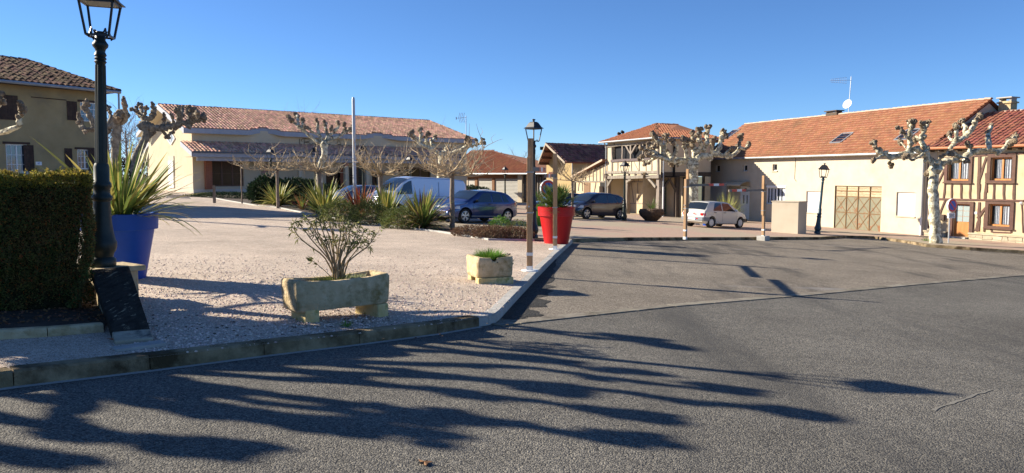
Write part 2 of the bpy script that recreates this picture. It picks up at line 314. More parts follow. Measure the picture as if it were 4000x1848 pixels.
# ---------------------------------------------------------------- mesh builder
class MB:
    def __init__(s): s.v = []; s.f = []; s.n = 0; s.mi = []; s.mats = []
    def add(s, v, f, mi=0):
        v = np.asarray(v, float).reshape(-1, 3)
        s.v.append(v)
        n = s.n
        s.f += [tuple(i + n for i in q) for q in f]
        s.mi += [mi] * len(f)
        s.n += len(v)
    def box(s, c, size, rz=0.0, taper=None, mi=0, rx=0, ry=0):
        x, y, z = (a / 2 for a in size)
        t = taper or 1
        v = np.array([[-x, -y, -z], [x, -y, -z], [x, y, -z], [-x, y, -z], [-x * t, -y * t, z], [x * t, -y * t, z], [x * t, y * t, z], [-x * t, y * t, z]])
        if rz or rx or ry:
            m = np.array(Matrix.Rotation(rz, 3, 'Z') @ Matrix.Rotation(ry, 3, 'Y') @ Matrix.Rotation(rx, 3, 'X'))
            v = v @ m.T
        s.add(v + np.array(c), [(0, 3, 2, 1), (4, 5, 6, 7), (0, 1, 5, 4), (1, 2, 6, 5), (2, 3, 7, 6), (3, 0, 4, 7)], mi)
        return s
    def lo(s, x0, x1, y0, y1, z0, z1, mi=0):
        return s.box(((x0 + x1) / 2, (y0 + y1) / 2, (z0 + z1) / 2), (x1 - x0, y1 - y0, z1 - z0), mi=mi)
    def beam(s, a, b, w, d, up=(0, 1, 0), mi=0, jig=0.0, seg=1):
        """bar from a to b, width w (across), depth d along 'up'"""
        a = np.array(a, float); b = np.array(b, float); dr = b - a; L = np.linalg.norm(dr); dr /= L
        up = np.array(up, float); up -= dr * up.dot(dr); up /= np.linalg.norm(up); sd = np.cross(dr, up)
        n = seg + 1; V = []
        for i in range(n):
            p = a + dr * L * i / seg + (sd * rng.uniform(-jig, jig) if 0 < i < seg else 0)
            ww = w * (1 + rng.uniform(-1, 1) * jig / max(w, .01) * .8) / 2
            V += [p - sd * ww - up * d / 2, p + sd * ww - up * d / 2, p + sd * ww + up * d / 2, p - sd * ww + up * d / 2]
        fs = [(0, 1, 2, 3), tuple(4 * seg + i for i in (3, 2, 1, 0))]
        for i in range(seg):
            for k in range(4):
                fs.append((4 * i + k, 4 * (i + 1) + k, 4 * (i + 1) + (k + 1) % 4, 4 * i + (k + 1) % 4))
        s.add(V, fs, mi); return s
    def tube(s, pts, rad, sides=8, lump=0.0, seed=0, cap=True, mi=0):
        P = np.array(pts, float); n = len(P)
        r = np.full(n, rad, float) if np.isscalar(rad) else np.array(rad, float)
        T = np.gradient(P, axis=0) if n > 2 else np.repeat((P[1:] - P[:1]), n, 0)
        T /= np.linalg.norm(T, axis=1)[:, None] + 1e-9
        u = np.array([0, 0, 1.0]) if abs(T[0][2]) < .9 else np.array([1.0, 0, 0])
        V = np.zeros((n, sides, 3)); ang = np.arange(sides) * 2 * np.pi / sides
        g = np.random.default_rng(seed + 5)
        for i in range(n):
            u = u - T[i] * u.dot(T[i]); u /= np.linalg.norm(u) + 1e-9; w = np.cross(T[i], u)
            rr = r[i] * (1 + lump * g.uniform(-1, 1, sides)) if lump else np.full(sides, r[i])
            V[i] = P[i] + rr[:, None] * (np.cos(ang)[:, None] * u + np.sin(ang)[:, None] * w)
        f = []
        for i in range(n - 1):
            for k in range(sides):
                k2 = (k + 1) % sides
                f.append((i * sides + k, i * sides + k2, (i + 1) * sides + k2, (i + 1) * sides + k))
        if cap:
            f.append(tuple(range(sides))[::-1]); f.append(tuple((n - 1) * sides + k for k in range(sides)))
        s.add(V.reshape(-1, 3), f, mi); return s
    def lathe(s, prof, sides=24, c=(0, 0, 0), mi=0, capb=True, capt=True, axis='Z', rot=None):
        n = len(prof); ang = np.arange(sides) * 2 * np.pi / sides
        V = []
        for r, z in prof:
            V.append(np.stack([r * np.cos(ang), r * np.sin(ang), np.full(sides, z)], 1))
        V = np.concatenate(V)
        if axis == 'Y': V = V[:, [0, 2, 1]] * np.array([1, 1, 1])
        if axis == 'X': V = V[:, [2, 0, 1]]
        if rot is not None: V = V @ np.array(rot).T
        f = []
        for i in range(n - 1):
            for k in range(sides):
                k2 = (k + 1) % sides
                q = (i * sides + k, i * sides + k2, (i + 1) * sides + k2, (i + 1) * sides + k)
                f.append(q if axis != 'Y' else q[::-1])
        if capb: f.append(tuple(range(sides))[::-1])
        if capt: f.append(tuple((n - 1) * sides + k for k in range(sides)))
        s.add(V + np.array(c), f, mi); return s
    def blob(s, c, r, lump=.25, seed=0, mi=0):
        g = np.random.default_rng(seed); V = []; rings, sd = 4, 7
        V.append([0, 0, -1])
        for i in range(1, rings):
            th = math.pi * i / rings
            for k in range(sd):
                a = 2 * math.pi * (k + .5 * (i % 2)) / sd
                V.append([math.sin(th) * math.cos(a), math.sin(th) * math.sin(a), -math.cos(th)])
        V.append([0, 0, 1]); V = np.array(V); V *= (1 + lump * g.uniform(-1, 1, len(V)))[:, None]
        rr = np.array(r) if not np.isscalar(r) else np.array([r] * 3)
        f = [(0, 1 + (k + 1) % sd, 1 + k) for k in range(sd)]
        for i in range(rings - 2):
            for k in range(sd):
                a = 1 + i * sd; b = a + sd
                f.append((a + k, a + (k + 1) % sd, b + (k + 1) % sd, b + k))
        a = 1 + (rings - 2) * sd; t = len(V) - 1
        f += [(a + k, a + (k + 1) % sd, t) for k in range(sd)]
        s.add(V * rr + np.array(c), f, mi); return s
    def poly(s, pts, mi=0):
        s.add(pts, [tuple(range(len(pts)))], mi); return s
    def prism(s, pts, vec, mi=0):
        """extrude a closed planar outline by vec"""
        P = np.array(pts, float); n = len(P); v = np.array(vec, float)
        s.add(np.concatenate([P, P + v]), [tuple(range(n)), tuple(range(2 * n - 1, n - 1, -1))] + [(i, n + i, n + (i + 1) % n, (i + 1) % n) for i in range(n)], mi)
        return s
    def leaves(s, P, D, L, W, mi=0, bend=0.15):
        """diamond leaves: base points P, directions D, lengths L, widths W"""
        n = len(P); D = D / (np.linalg.norm(D, axis=1)[:, None] + 1e-9)
        r = rng.normal(size=(n, 3)); Sd = np.cross(D, r); Sd /= np.linalg.norm(Sd, axis=1)[:, None] + 1e-9
        Nn = np.cross(D, Sd)
        L = np.broadcast_to(np.asarray(L, float), (n,))[:, None]; W = np.broadcast_to(np.asarray(W, float), (n,))[:, None]
        mid = P + D * L * .45 + Nn * L * bend
        V = np.stack([P, mid - Sd * W / 2, P + D * L, mid + Sd * W / 2], 1).reshape(-1, 3)
        s.v.append(V); b = s.n
        s.f += [(b + 4 * i, b + 4 * i + 1, b + 4 * i + 2, b + 4 * i + 3) for i in range(n)]
        s.mi += [mi] * n; s.n += 4 * n; return s
    def blade(s, base, d0, L, W, droop=0.5, seg=6, mi=0, mi2=None, fold=.25):
        """strap leaf with a V fold that arches over"""
        d = Vector(d0).normalized(); p = Vector(base); sd = d.cross(Vector((0, 0, 1)))
        if sd.length < .05: sd = Vector((1, 0, 0))
        sd.normalize(); V = []
        for i in range(seg + 1):
            t = i / seg
            w = W * min(1, .45 + 1.6 * t) * (1 - t ** 3.2) / 2 + .001
            nn = sd.cross(d)
            V += [p - sd * w, p - nn * w * fold, p + sd * w]
            d = (d + Vector((0, 0, -1)) * droop * (t + .15) / seg * 1.7).normalized()
            p = p + d * L / seg
        f = []; m_ = []
        for i in range(seg):
            f.append((3 * i, 3 * i + 1, 3 * i + 4, 3 * i + 3)); f.append((3 * i + 1, 3 * i + 2, 3 * i + 5, 3 * i + 4))
            m_ += [mi, mi if mi2 is None else mi2]
        b = s.n; s.v.append(np.array([tuple(q) for q in V])); s.f += [tuple(a + b for a in q) for q in f]; s.mi += m_; s.n += len(V)
        return s
    def mesh(s, name, mats):
        me = bpy.data.meshes.new(name)
        V = np.concatenate(s.v) if s.v else np.zeros((0, 3))
        me.from_pydata(V.tolist(), [], s.f)
        ml = mats if isinstance(mats, (list, tuple)) else [mats]
        for m in ml: me.materials.append(m)
        if len(ml) > 1: me.polygons.foreach_set('material_index', s.mi)
        me.update(); return me
    def build(s, name, mats, parent=None, smooth=False, loc=None, rz=0, bevel=0):
        me = s.mesh(name, mats)
        if smooth:
            me.polygons.foreach_set('use_smooth', [True] * len(me.polygons)); 
            try: me.set_sharp_from_angle(angle=R(50))
            except Exception: pass
        o = bpy.data.objects.new(name, me); C.objects.link(o)
        if parent: o.parent = parent
        if loc is not None: o.location = loc
        if rz: o.rotation_euler = (0, 0, rz)
        if bevel:
            md = o.modifiers.new('bevel', 'BEVEL'); md.width = bevel; md.segments = 2; md.limit_method = 'ANGLE'
        return o

def empty(name, loc, rz=0, label=None, cat=None, group=None, kind=None):
    o = bpy.data.objects.new(name, None); o.empty_display_size = .2; C.objects.link(o)
    o.location = loc; o.rotation_euler = (0, 0, rz)
    tag(o, label, cat, group, kind); return o
def tag(o, label=None, cat=None, group=None, kind=None):
    if label: o['label'] = label
    if cat: o['category'] = cat
    if group: o['group'] = group
    if kind: o['kind'] = kind
    return o
def copy_tree(o, parent=None):
    c = o.copy(); C.objects.link(c); c.parent = parent
    for ch in o.children: copy_tree(ch, c)
    return c

# ---------------------------------------------------------------- ground sheets
def sheet(name, pts, dz, m, kind='structure'):
    P = [(x, y, GA * x + GB * y + dz) for x, y in pts]
    o = MB().poly(P).build(name, m); tag(o, kind=kind); return o
def g2(dx, dy, dz=0.0):            # D pixel (2576-wide view) -> plan
    p = gp(dx * K, dy * K, dz); return (p.x, p.y)
def Z(x, y, dz=0.12): return G(x, y) + dz

n = 81
xs = np.sign(np.linspace(-1, 1, n)) * np.abs(np.linspace(-1, 1, n)) ** 2.2 * 2500
ys = np.sign(np.linspace(-1, 1, n)) * np.abs(np.linspace(-1, 1, n)) ** 2.2 * 3000
V = [(x, y, G(x, y) - .08) for y in ys for x in xs]
Fc = [(j * n + i, j * n + i + 1, (j + 1) * n + i + 1, (j + 1) * n + i) for j in range(n - 1) for i in range(n - 1)]
b = MB(); b.add(V, Fc); tag(b.build('ground', M_FARM), kind='structure')

sheet('road', [(-65, -30), (65, -30), (65, 60), (-65, 60)], 0.0, M_ASPH)
kerb_front = [g2(*p) for p in ((-420, 1040), (-180, 1003), (35, 973), (378, 932), (665, 895), (905, 866), (1100, 840), (1205, 822))]
side_kerb = [g2(*p) for p in ((1259, 803), (1290, 768), (1352, 700), (1400, 650), (1440, 612))]
gutter = [g2(*p) for p in ((1262, 822), (1310, 815), (1500, 794), (1700, 772), (2045, 743), (2300, 718), (2576, 694), (3000, 657))]
sq_edge = [g2(*p) for p in ((1440, 610), (1580, 606), (1720, 605), (1900, 604), (2060, 603), (2130, 599))]
pave_edge = [g2(*p) for p in ((2130, 599), (2200, 601), (2290, 614), (2330, 622), (2440, 630), (2576, 638), (2900, 668), (3300, 700))]
sheet('parking_area', [side_kerb[0], g2(1248, 812)] + gutter[1:] + pave_edge[::-1] + sq_edge[::-1] + side_kerb[::-1][:-1], 0.006, M_PARK)
bed_line = [g2(x, y, .12) for x, y in ((640, 517), (700, 523), (800, 544), (950, 566), (1100, 584), (1228, 604), (1345, 606))]
gr = kerb_front[:] + [g2(1230, 818), g2(1248, 812)] + side_kerb + bed_line[::-1] + [g2(520, 497, .12), g2(430, 478, .12), (-45, 66), (-60, 40), (-60, -6)]
sheet('square_paving_ground', sq_edge + pave_edge[1:] + [(65, 60), (69, 115), (-69, 115), (-69, 22)], 0.108, M_PAVE)
sheet('gravel_forecourt', gr, 0.114, M_GRAVEL)

# kerbs: each stone its own piece
def kerb_run(name, pts, w, h, m, stone=1.0, kind='structure', z0=-.05, inward=1, joint=.008, split=True, dark=None):
    root = empty(name, (0, 0, 0)); tag(root, kind=kind)
    for i in range(len(pts) - 1):
        a = Vector(pts[i]); c_ = Vector(pts[i + 1]); L = (c_ - a).length
        k = max(1, round(L / stone)) if split else 1
        for j in range(k):
            p = a.lerp(c_, j / k); q = a.lerp(c_, (j + 1) / k); d = (q - p).normalized(); nn = Vector((-d.y, d.x)) * inward
            p = p + d * joint / 2; q = q - d * joint / 2
            hh = h + random.uniform(-.004, .004)
            b = MB(); ch = .018
            prof = [(0, z0), (0, hh - ch), (ch, hh), (w, hh), (w, z0)]
            A_ = [(p.x + nn.x * t, p.y + nn.y * t, G(p.x, p.y) + z) for t, z in prof]
            B_ = [(q.x + nn.x * t, q.y + nn.y * t, G(q.x, q.y) + z) for t, z in prof]
            b.add(A_ + B_, [(0, 1, 2, 3, 4), (9, 8, 7, 6, 5)] + [(t, 5 + t, 5 + (t + 1) % 5, (t + 1) % 5) for t in range(5)])
            b.build('kerb_stone', m, root)
    return root
kerb_run('front_kerb', kerb_front, .17, .128, M_KERB, split=False)
kerb_run('side_kerb', side_kerb, .15, .125, M_KERBNEW, stone=1.0)
kerb_run('corner_kerb', [kerb_front[-1], g2(1230, 818), g2(1248, 812), side_kerb[0]], .17, .126, M_KERBNEW, split=False)
kerb_run('square_kerb', sq_edge, .14, .12, M_KERB, stone=1.0)
kerb_run('pavement_kerb', pave_edge[:-1], .14, .125, M_KERB, stone=1.0)
kerb_run('bed_kerb', bed_line, .09, .165, M_CONC, stone=1.0)
kerb_run('hall_bed_kerb', [g2(515, 494, .12), g2(570, 505, .12), g2(640, 517, .12)], .09, .165, M_CONC, stone=1.0)
kerb_run('left_bed_kerb', [g2(418, 497, .12), g2(478, 500, .12)], .09, .16, M_CONC, stone=1.0)
# flush gutter slabs between road and parking
root = empty('gutter', (0, 0, 0)); tag(root, kind='structure')
for i in range(len(gutter) - 1):
    a = Vector(gutter[i]); c_ = Vector(gutter[i + 1]); L = (c_ - a).length; k = max(1, round(L / .95))
    for j in range(k):
        p = a.lerp(c_, j / k); q = a.lerp(c_, (j + 1) / k); d = (q - p).normalized(); nn = Vector((-d.y, d.x))
        w = .21 + random.uniform(-.02, .02)
        p = p + d * .01; q = q - d * .01
        b = MB()
        cs = [(p, 0), (q, 0), (q, w), (p, w)]
        top = [(v.x + nn.x * t, v.y + nn.y * t, G(v.x, v.y) + .014) for v, t in cs]
        b.prism(top, (0, 0, -.06)); b.build('gutter_slab', M_GUTTER, root)
# pale worn line of concrete at the foot of the front kerb
for nm, run in (('kerb_footing', kerb_front),):
    pts = []
    for p in run: pts.append((p[0] + .045, p[1] - .05))
    q = [(p[0], p[1] + .02) for p in run]
    b = MB()
    for i in range(len(run) - 1):
        b.poly([(*v, GA * v[0] + GB * v[1] + .004) for v in (pts[i], pts[i + 1], q[i + 1], q[i])])
    tag(b.build(nm, M_CONC), kind='structure')
# fresh black asphalt patch along the side kerb
rp = []; rq = []
for i_ in range(3):
    for k_ in range(12):
        a_ = Vector(side_kerb[i_]).lerp(Vector(side_kerb[i_ + 1]), k_ / 12); f_ = (i_ * 12 + k_) / 36
        rp.append((a_.x + .01, a_.y)); rq.append((a_.x + (.42 if f_ < .5 else .42 * (1 - f_) * 2) * random.uniform(.55, 1.25), a_.y - .08))
sheet('asphalt_patch', rp + rq[::-1], .011, grain('fresh_asphalt', [(.02, .02, .02), (.05, .048, .045), (.10, .095, .085)], 70, bump=.8, bdist=.02))

# planting beds
bk = [(x + .72 * w, y + .70 * w) for (x, y), w in zip(bed_line, (2.4, 2.4, 2.5, 2.5, 2.4, 2.0, 1.2))]
sheet('planting_bed', [(x + .05, y + .08) for x, y in bed_line] + bk[::-1], .135, M_SOIL)
hb = [g2(515, 494, .12), g2(570, 505, .12), g2(640, 517, .12)]
sheet('hall_planting_bed', [(x, y + .1) for x, y in hb] + [g2(690, 494, .12), g2(530, 485, .12)], .135, M_SOIL)
sheet('left_planting_bed', [g2(418, 496, .12), g2(478, 499, .12), g2(470, 491, .12), g2(425, 490, .12)], .135, M_SOIL)

# loose pebbles on the near gravel (nobody could count them)
npb = 9000
px_ = rng.uniform(330, 1340, npb) * K; py_ = (rng.uniform(0, 1, npb) ** .8 * 250 + 640) * K
b = MB(); oct_f = [(0, 2, 4), (2, 1, 4), (1, 3, 4), (3, 0, 4), (2, 0, 5), (1, 2, 5), (3, 1, 5), (0, 3, 5)]
def inside(pt, poly):
    c = False; j = len(poly) - 1
    for i in range(len(poly)):
        if (poly[i][1] > pt[1]) != (poly[j][1] > pt[1]) and pt[0] < (poly[j][0] - poly[i][0]) * (pt[1] - poly[i][1]) / (poly[j][1] - poly[i][1]) + poly[i][0]: c = not c
        j = i
    return c
for i in range(npb):
    p = gp(px_[i], py_[i], .114)
    if not inside((p.x, p.y), gr): continue
    s_ = rng.uniform(.006, .014); a = rng.uniform(0, 6.3); ca, sa = math.cos(a), math.sin(a)
    v = np.array([[1.4, 0, 0], [-1.4, 0, 0], [0, .9, 0], [0, -.9, 0], [0, 0, .8], [0, 0, -.8]]) * s_
    v = v @ np.array([[ca, -sa, 0], [sa, ca, 0], [0, 0, 1]]); b.add(v + [p.x, p.y, p.z + s_ * .3], oct_f)
tag(b.build('gravel_pebbles', mat('pebble', (.66, .52, .44), .9, vary=.4)), kind='stuff')
# scattered dead leaves and grit on the ground: small dark crumbs along the kerb
b = MB(); nl = 150
P = []
for i in range(nl):
    p = gp(rng.uniform(340, 1000) * K, rng.uniform(785, 850) * K, .118)
    if inside((p.x, p.y), gr): P.append(p)
for i in range(60):
    P.append(gp(rng.uniform(500, 1300) * K, rng.uniform(620, 860) * K, .118)) if inside(tuple(gp(900 * K, 700 * K, .118))[:2], gr) else None
for p in P:
    s_ = rng.uniform(.008, .018); b.blob((p.x, p.y, p.z), (s_, s_ * .7, s_ * .35), .5, seed=rng.integers(1e6))
tag(b.build('leaf_litter', mat('litter', (.13, .085, .055), .9, vary=.5)), kind='stuff')

def leaf_outline(s):
    o = []
    for k in range(15):
        a = 2 * math.pi * k / 15; r = s * (1.0 if k % 3 == 0 else .62 if k % 3 == 1 else .5)
        o.append((r * math.cos(a), r * math.sin(a)))
    return o
for (dx, dy, sz, lab) in ((306, 857, .13, 'large curled brown plane leaf beside the foot of the sloping dark slab'),
                          (1068, 1168, .05, 'small tan leaf lying on the asphalt at the bottom edge of the road'),):
    p = gp(dx * K, dy * K, .12 if dx < 1000 else 0)
    b = MB(); ol = leaf_outline(sz)
    V = [(0, 0, .02)] + [(x, y, .008 + .35 * abs(x) * random.uniform(.4, 1)) for x, y in ol]
    b.add(V, [(0, i + 1, (i + 1) % 15 + 1) for i in range(15)])
    o = b.build('fallen_leaf', M_LEAFDEAD, loc=(p.x, p.y, p.z)); tag(o, lab, 'leaf')

m_a, m_b = Vector(g2(2345, 1033)), Vector(g2(2492, 981))
dm = (m_b - m_a).normalized(); nm_ = Vector((-dm.y, dm.x)); pm = []; qm = []
for i_ in range(14):
    c_ = m_a.lerp(m_b, i_ / 13) + nm_ * random.uniform(-.012, .012); w_ = .018 * random.uniform(.2, 1.2); pm.append(tuple(c_ + nm_ * w_)); qm.append(tuple(c_ - nm_ * w_))
sheet('scraped_mark', pm + qm[::-1], .004, mat('worn_chalk', (.19, .178, .152), .95))
# ---------------------------------------------------------------- building helpers
class Facade:
    """vertical plane through two plan points, local x to the right, y inwards, z up"""
    def __init__(s, a, b, z0=None):
        s.O = Vector((a[0], a[1])); d = Vector((b[0] - a[0], b[1] - a[1])); s.L = d.length; s.d = d / s.L
        s.n = Vector((-s.d.y, s.d.x)); s.rz = math.atan2(s.d.y, s.d.x)
        s.z0 = G(a[0], a[1]) + .1 if z0 is None else z0
    def sz(s, px, py, off=0.0):
        r = ray(px, py); n = s.n; o = s.O + n * off
        t = (o.x * n.x + o.y * n.y) / (r.x * n.x + r.y * n.y)
        P = Vector((r.x * t, r.y * t)); return ((P - o).dot(s.d), EYE + r.z * t - s.z0)
    def root(s, name, label, cat, group=None):
        return empty(name, (s.O.x, s.O.y, s.z0), s.rz, label, cat, group)
    def ground(s, x, y=0):         # local ground height under local x,y
        p = s.O + s.d * x + s.n * y; return G(p.x, p.y) + .1 - s.z0
    def cam(s):
        v = Vector((0, 0)) - s.O; return (v.dot(s.d), v.dot(s.n), EYE - s.z0)

def wall(parent, name, m, s0, s1, z0, z1, holes=(), y=0.0, depth=.22, top=None):
    """front skin with real openings and reveals. top: function x->z for a sloping head"""
    b = MB(); xs = sorted(set([s0, s1] + [v for h in holes for v in h[:2]])); zs = sorted(set([z0, z1] + [v for h in holes for v in h[2:4]]))
    for i in range(len(xs) - 1):
        for j in range(len(zs) - 1):
            cx, cz = (xs[i] + xs[i + 1]) / 2, (zs[j] + zs[j + 1]) / 2
            if any(h[0] < cx < h[1] and h[2] < cz < h[3] for h in holes): continue
            b.poly([(xs[i], y, zs[j]), (xs[i + 1], y, zs[j]), (xs[i + 1], y, zs[j + 1]), (xs[i], y, zs[j + 1])])
    for h in holes:
        a, c, e, g = h[:4]
        b.poly([(a, y, e), (a, y, g), (a, y + depth, g), (a, y + depth, e)]); b.poly([(c, y, e), (c, y + depth, e), (c, y + depth, g), (c, y, g)])
        b.poly([(a, y, g), (c, y, g), (c, y + depth, g), (a, y + depth, g)]); b.poly([(a, y, e), (a, y + depth, e), (c, y + depth, e), (c, y, e)])
    return b.build(name, m, parent)
def skin(parent, name, m, pts):
    return MB().poly(pts).build(name, m, parent)

def tile_roof(parent, name, A, B, C_, D_, m, colw=.22, rowl=.36, style='canal', cam=(0, 0, 0), clip=None, under=None, nmax=300, lift=.02, jit=.012, edge=None):
    """tiles laid one by one on the quad A-B (eave) C-D (ridge); the nearest ones are separate parts"""
    A, B, C_, D_ = (Vector(p) for p in (A, B, C_, D_))
    u = (B - A).normalized(); nrm = u.cross(D_ - A)
    if nrm.length < 1e-6: nrm = u.cross(C_ - A)
    nrm.normalize()
    if nrm.z < 0: nrm = -nrm
    v = nrm.cross(u).normalized()
    if v.z < 0: v = -v
    quad = [((p - A).dot(u), (p - A).dot(v)) for p in (A, B, C_, D_)]
    if under:
        top = [p - nrm * .03 for p in (A, B, C_, D_)] if (C_ - D_).length > .01 else [p - nrm * .03 for p in (A, B, C_)]
        if clip is None:
            MB().prism([tuple(p) for p in top], tuple(-nrm * .08)).build(under, m, parent)
        else:
            MB().prism([tuple(A + u * x + v * y - nrm * .03) for x, y in clip], tuple(-nrm * .08)).build(under, m, parent)
    poly = clip if clip is not None else (quad if (C_ - D_).length > .01 else quad[:3])
    xs = [q[0] for q in poly]; ysq = [q[1] for q in poly]
    cols = int((max(xs) - min(xs)) / colw) + 1; rows = int((max(ysq) - min(ysq)) / rowl) + 1
    # tile mesh in (u, v, n)
    h = colw
    if style == 'canal':
        prof = [(-.47, -.02), (-.30, .12), (-.12, .21), (.12, .21), (.30, .12), (.47, -.02)]
        t = np.array([(x * h, 0, z * h * 1.25) for x, z in prof] + [(x * h * .86, rowl * 1.08, z * h * 1.05 - .012) for x, z in prof])
    elif style == 'roman':
        prof = [(-.5, .0), (-.18, .0), (-.02, .17), (.2, .22), (.4, .13), (.5, .0)]
        t = np.array([(x * h, 0, z * h + .035) for x, z in prof] + [(x * h, rowl * 1.05, z * h * .9 + .0) for x, z in prof])
    else:
        prof = [(-.5, 0), (-.34, .0), (-.26, .11), (.0, .02), (.26, .11), (.5, .0)]
        t = np.array([(x * h, 0, z * h * 1.0 + .062) for x, z in prof] + [(x * h, rowl * 1.04, z * h + .004) for x, z in prof])
    k = len(prof)
    f = [(i, i + 1, k + i + 1, k + i) for i in range(k - 1)]
    t2 = t[:k] - np.array([0, -.004, .05]); V0 = np.concatenate([t, t2]); f += [(i + 1, i, 2 * k + i, 2 * k + i + 1) for i in range(k - 1)]
    Mx = np.array([tuple(u), tuple(v), tuple(nrm)])
    spots = []
    for j in range(rows):
        for i in range(cols):
            x = min(xs) + (i + .5) * colw; y = min(ysq) + j * rowl
            if inside((x, y + rowl * .5), poly) or (j == 0 and clip is None and min(xs) <= x <= max(xs)):
                p = A + u * x + v * (y - (.03 if j == 0 else 0)) + nrm * lift
                spots.append((p, x, y))
    cv = Vector(cam)
    spots.sort(key=lambda q: (q[0] - cv).length)
    tm = bpy.data.meshes.new('tile'); tm.from_pydata(V0.tolist(), [], f); tm.materials.append(m)
    if edge:
        tm.materials.append(edge); tm.polygons.foreach_set('material_index', [0] * (k - 1) + [1] * (k - 1))
    M3 = Matrix((u, v, nrm)).transposed()
    for p, x, y in spots[:nmax]:
        o = bpy.data.objects.new('tile', tm); C.objects.link(o); o.parent = parent
        rot = M3 @ Matrix.Rotation(random.gauss(0, .025), 3, 'Z') @ Matrix.Rotation(random.gauss(0, .012), 3, 'X')
        o.matrix_local = Matrix.LocRotScale(p + nrm * random.gauss(0, jit * .5), rot.to_quaternion(), None)
    rest = spots[nmax:]
    if rest:
        P = np.array([tuple(q[0]) for q in rest]); nT = len(rest); W = V0 @ Mx
        allV = (P[:, None, :] + W[None] + rng.normal(0, jit * .35, (nT, 1, 1)) * np.array(tuple(nrm)) + rng.normal(0, jit * .4, (nT, 1, 1)) * np.array(tuple(u))).reshape(-1, 3)
        nv = len(V0); F = [tuple(a + nv * i for a in q) for i in range(nT) for q in f]
        b = MB(); b.add(allV, F)
        if edge: b.mi = ([0] * (k - 1) + [1] * (k - 1)) * nT
        o = b.build(name, [m, edge] if edge else m, parent); o['kind'] = 'stuff'
def ridge_tiles(parent, a, b_, m, r=.11, L=.38, name='ridge_tile'):
    a = Vector(a); b_ = Vector(b_); n = max(1, int((b_ - a).length / L)); d = (b_ - a).normalized()
    s_ = d.cross(Vector((0, 0, 1))).normalized(); up = s_.cross(d)
    if n > 60: n = 60
    Ls = (b_ - a).length / n
    V = []
    for e, rr, lf in ((0, r, .02), (Ls * 1.06, r * .85, 0)):
        for k in range(6):
            an = math.pi * k / 5; V.append(tuple(s_ * rr * math.cos(an) + up * (rr * math.sin(an) * .8 + lf) + d * e))
    me = bpy.data.meshes.new(name); me.from_pydata(V, [], [(i, i + 1, 7 + i, 6 + i) for i in range(5)]); me.materials.append(m)
    for i in range(n):
        o = bpy.data.objects.new(name, me); C.objects.link(o); o.parent = parent
        o.location = a + d * Ls * i - up * .04 + Vector((0, 0, random.gauss(0, .006)))

def window(parent, s0, s1, z0, z1, y=.12, fm=None, fw=.07, mull=1, bars=(0, 0), curtain=False, sill=None, glass=None, name='window', sillm=None):
    fm = fm or M_WHITE
    b = MB()
    b.lo(s0, s0 + fw, y - .03, y + .03, z0, z1); b.lo(s1 - fw, s1, y - .03, y + .03, z0, z1)
    b.lo(s0 + fw, s1 - fw, y - .03, y + .03, z0, z0 + fw); b.lo(s0 + fw, s1 - fw, y - .03, y + .03, z1 - fw, z1)
    for k in range(mull):
        c = s0 + (s1 - s0) * (k + 1) / (mull + 1); b.lo(c - fw * .55, c + fw * .55, y - .034, y + .026, z0 + fw, z1 - fw)
    w = b.build(name, fm, parent)
    nl = mull + 1; cw = (s1 - s0) / nl
    for k in range(nl):
        a = s0 + cw * k + (fw if k == 0 else fw * .55); c = s0 + cw * (k + 1) - (fw if k == nl - 1 else fw * .55)
        MB().lo(a, c, y, y + .006, z0 + fw, z1 - fw).build('pane', glass or M_GLASS, w)
        for i in range(bars[0]):
            q = a + (c - a) * (i + 1) / (bars[0] + 1); MB().lo(q - .012, q + .012, y - .02, y - .002, z0 + fw, z1 - fw).build('glazing_bar', fm, w)
        for i in range(bars[1]):
            q = z0 + fw + (z1 - z0 - 2 * fw) * (i + 1) / (bars[1] + 1); MB().lo(a, c, y - .022, y - .003, q - .012, q + .012).build('glazing_bar', fm, w)
    if sill: MB().lo(s0 - .08, s1 + .08, -.07, y - .031, z0 - .07, z0 - .002).build('sill', sillm or M_CREAM, w)
    return w
def curtain(parent, s0, s1, z0, z1, y):
    b = MB(); n = 14
    V = []
    for i in range(n + 1):
        x = s0 + (s1 - s0) * i / n; yy = y + .02 * math.sin(i * 2.4)
        V += [(x, yy, z0), (x, yy, z1)]
    b.add(V, [(2 * i, 2 * i + 2, 2 * i + 3, 2 * i + 1) for i in range(n)]); return b.build('curtain', M_CURT, parent)
def shutter_panel(parent, s0, s1, z0, z1, m, y=-.045, boards=4, name='shutter'):
    b = MB(); w = (s1 - s0) / boards
    for i in range(boards): b.lo(s0 + w * i + .004, s0 + w * (i + 1) - .004, y, y + .028, z0, z1)
    b.lo(s0 + .02, s1 - .02, y - .02, y, z0 + (z1 - z0) * .14, z0 + (z1 - z0) * .2); b.lo(s0 + .02, s1 - .02, y - .02, y, z0 + (z1 - z0) * .8, z0 + (z1 - z0) * .86)
    return b.build(name, m, parent)
def roller(parent, s0, s1, z0, z1, m, y=.1, pitch=.055, name='roller_shutter'):
    """slatted shutter: ribbed sheet of real slats"""
    b = MB(); n = max(3, int((z1 - z0) / pitch)); p = (z1 - z0) / n
    for i in range(n):
        z = z0 + i * p
        b.add([(s0, y, z + p * .12), (s1, y, z + p * .12), (s1, y - .012, z + p * .55), (s0, y - .012, z + p * .55), (s0, y, z + p), (s1, y, z + p), (s0, y + .012, z), (s1, y + .012, z)],
              [(0, 1, 2, 3), (3, 2, 5, 4), (6, 7, 1, 0)])
    return b.build(name, m, parent)
def gutter_pipe(parent, a, b_, r=.06, m=None, name='gutter'):
    b = MB(); b.tube([a, b_], r, 8); return b.build(name, m or M_ZINC, parent)
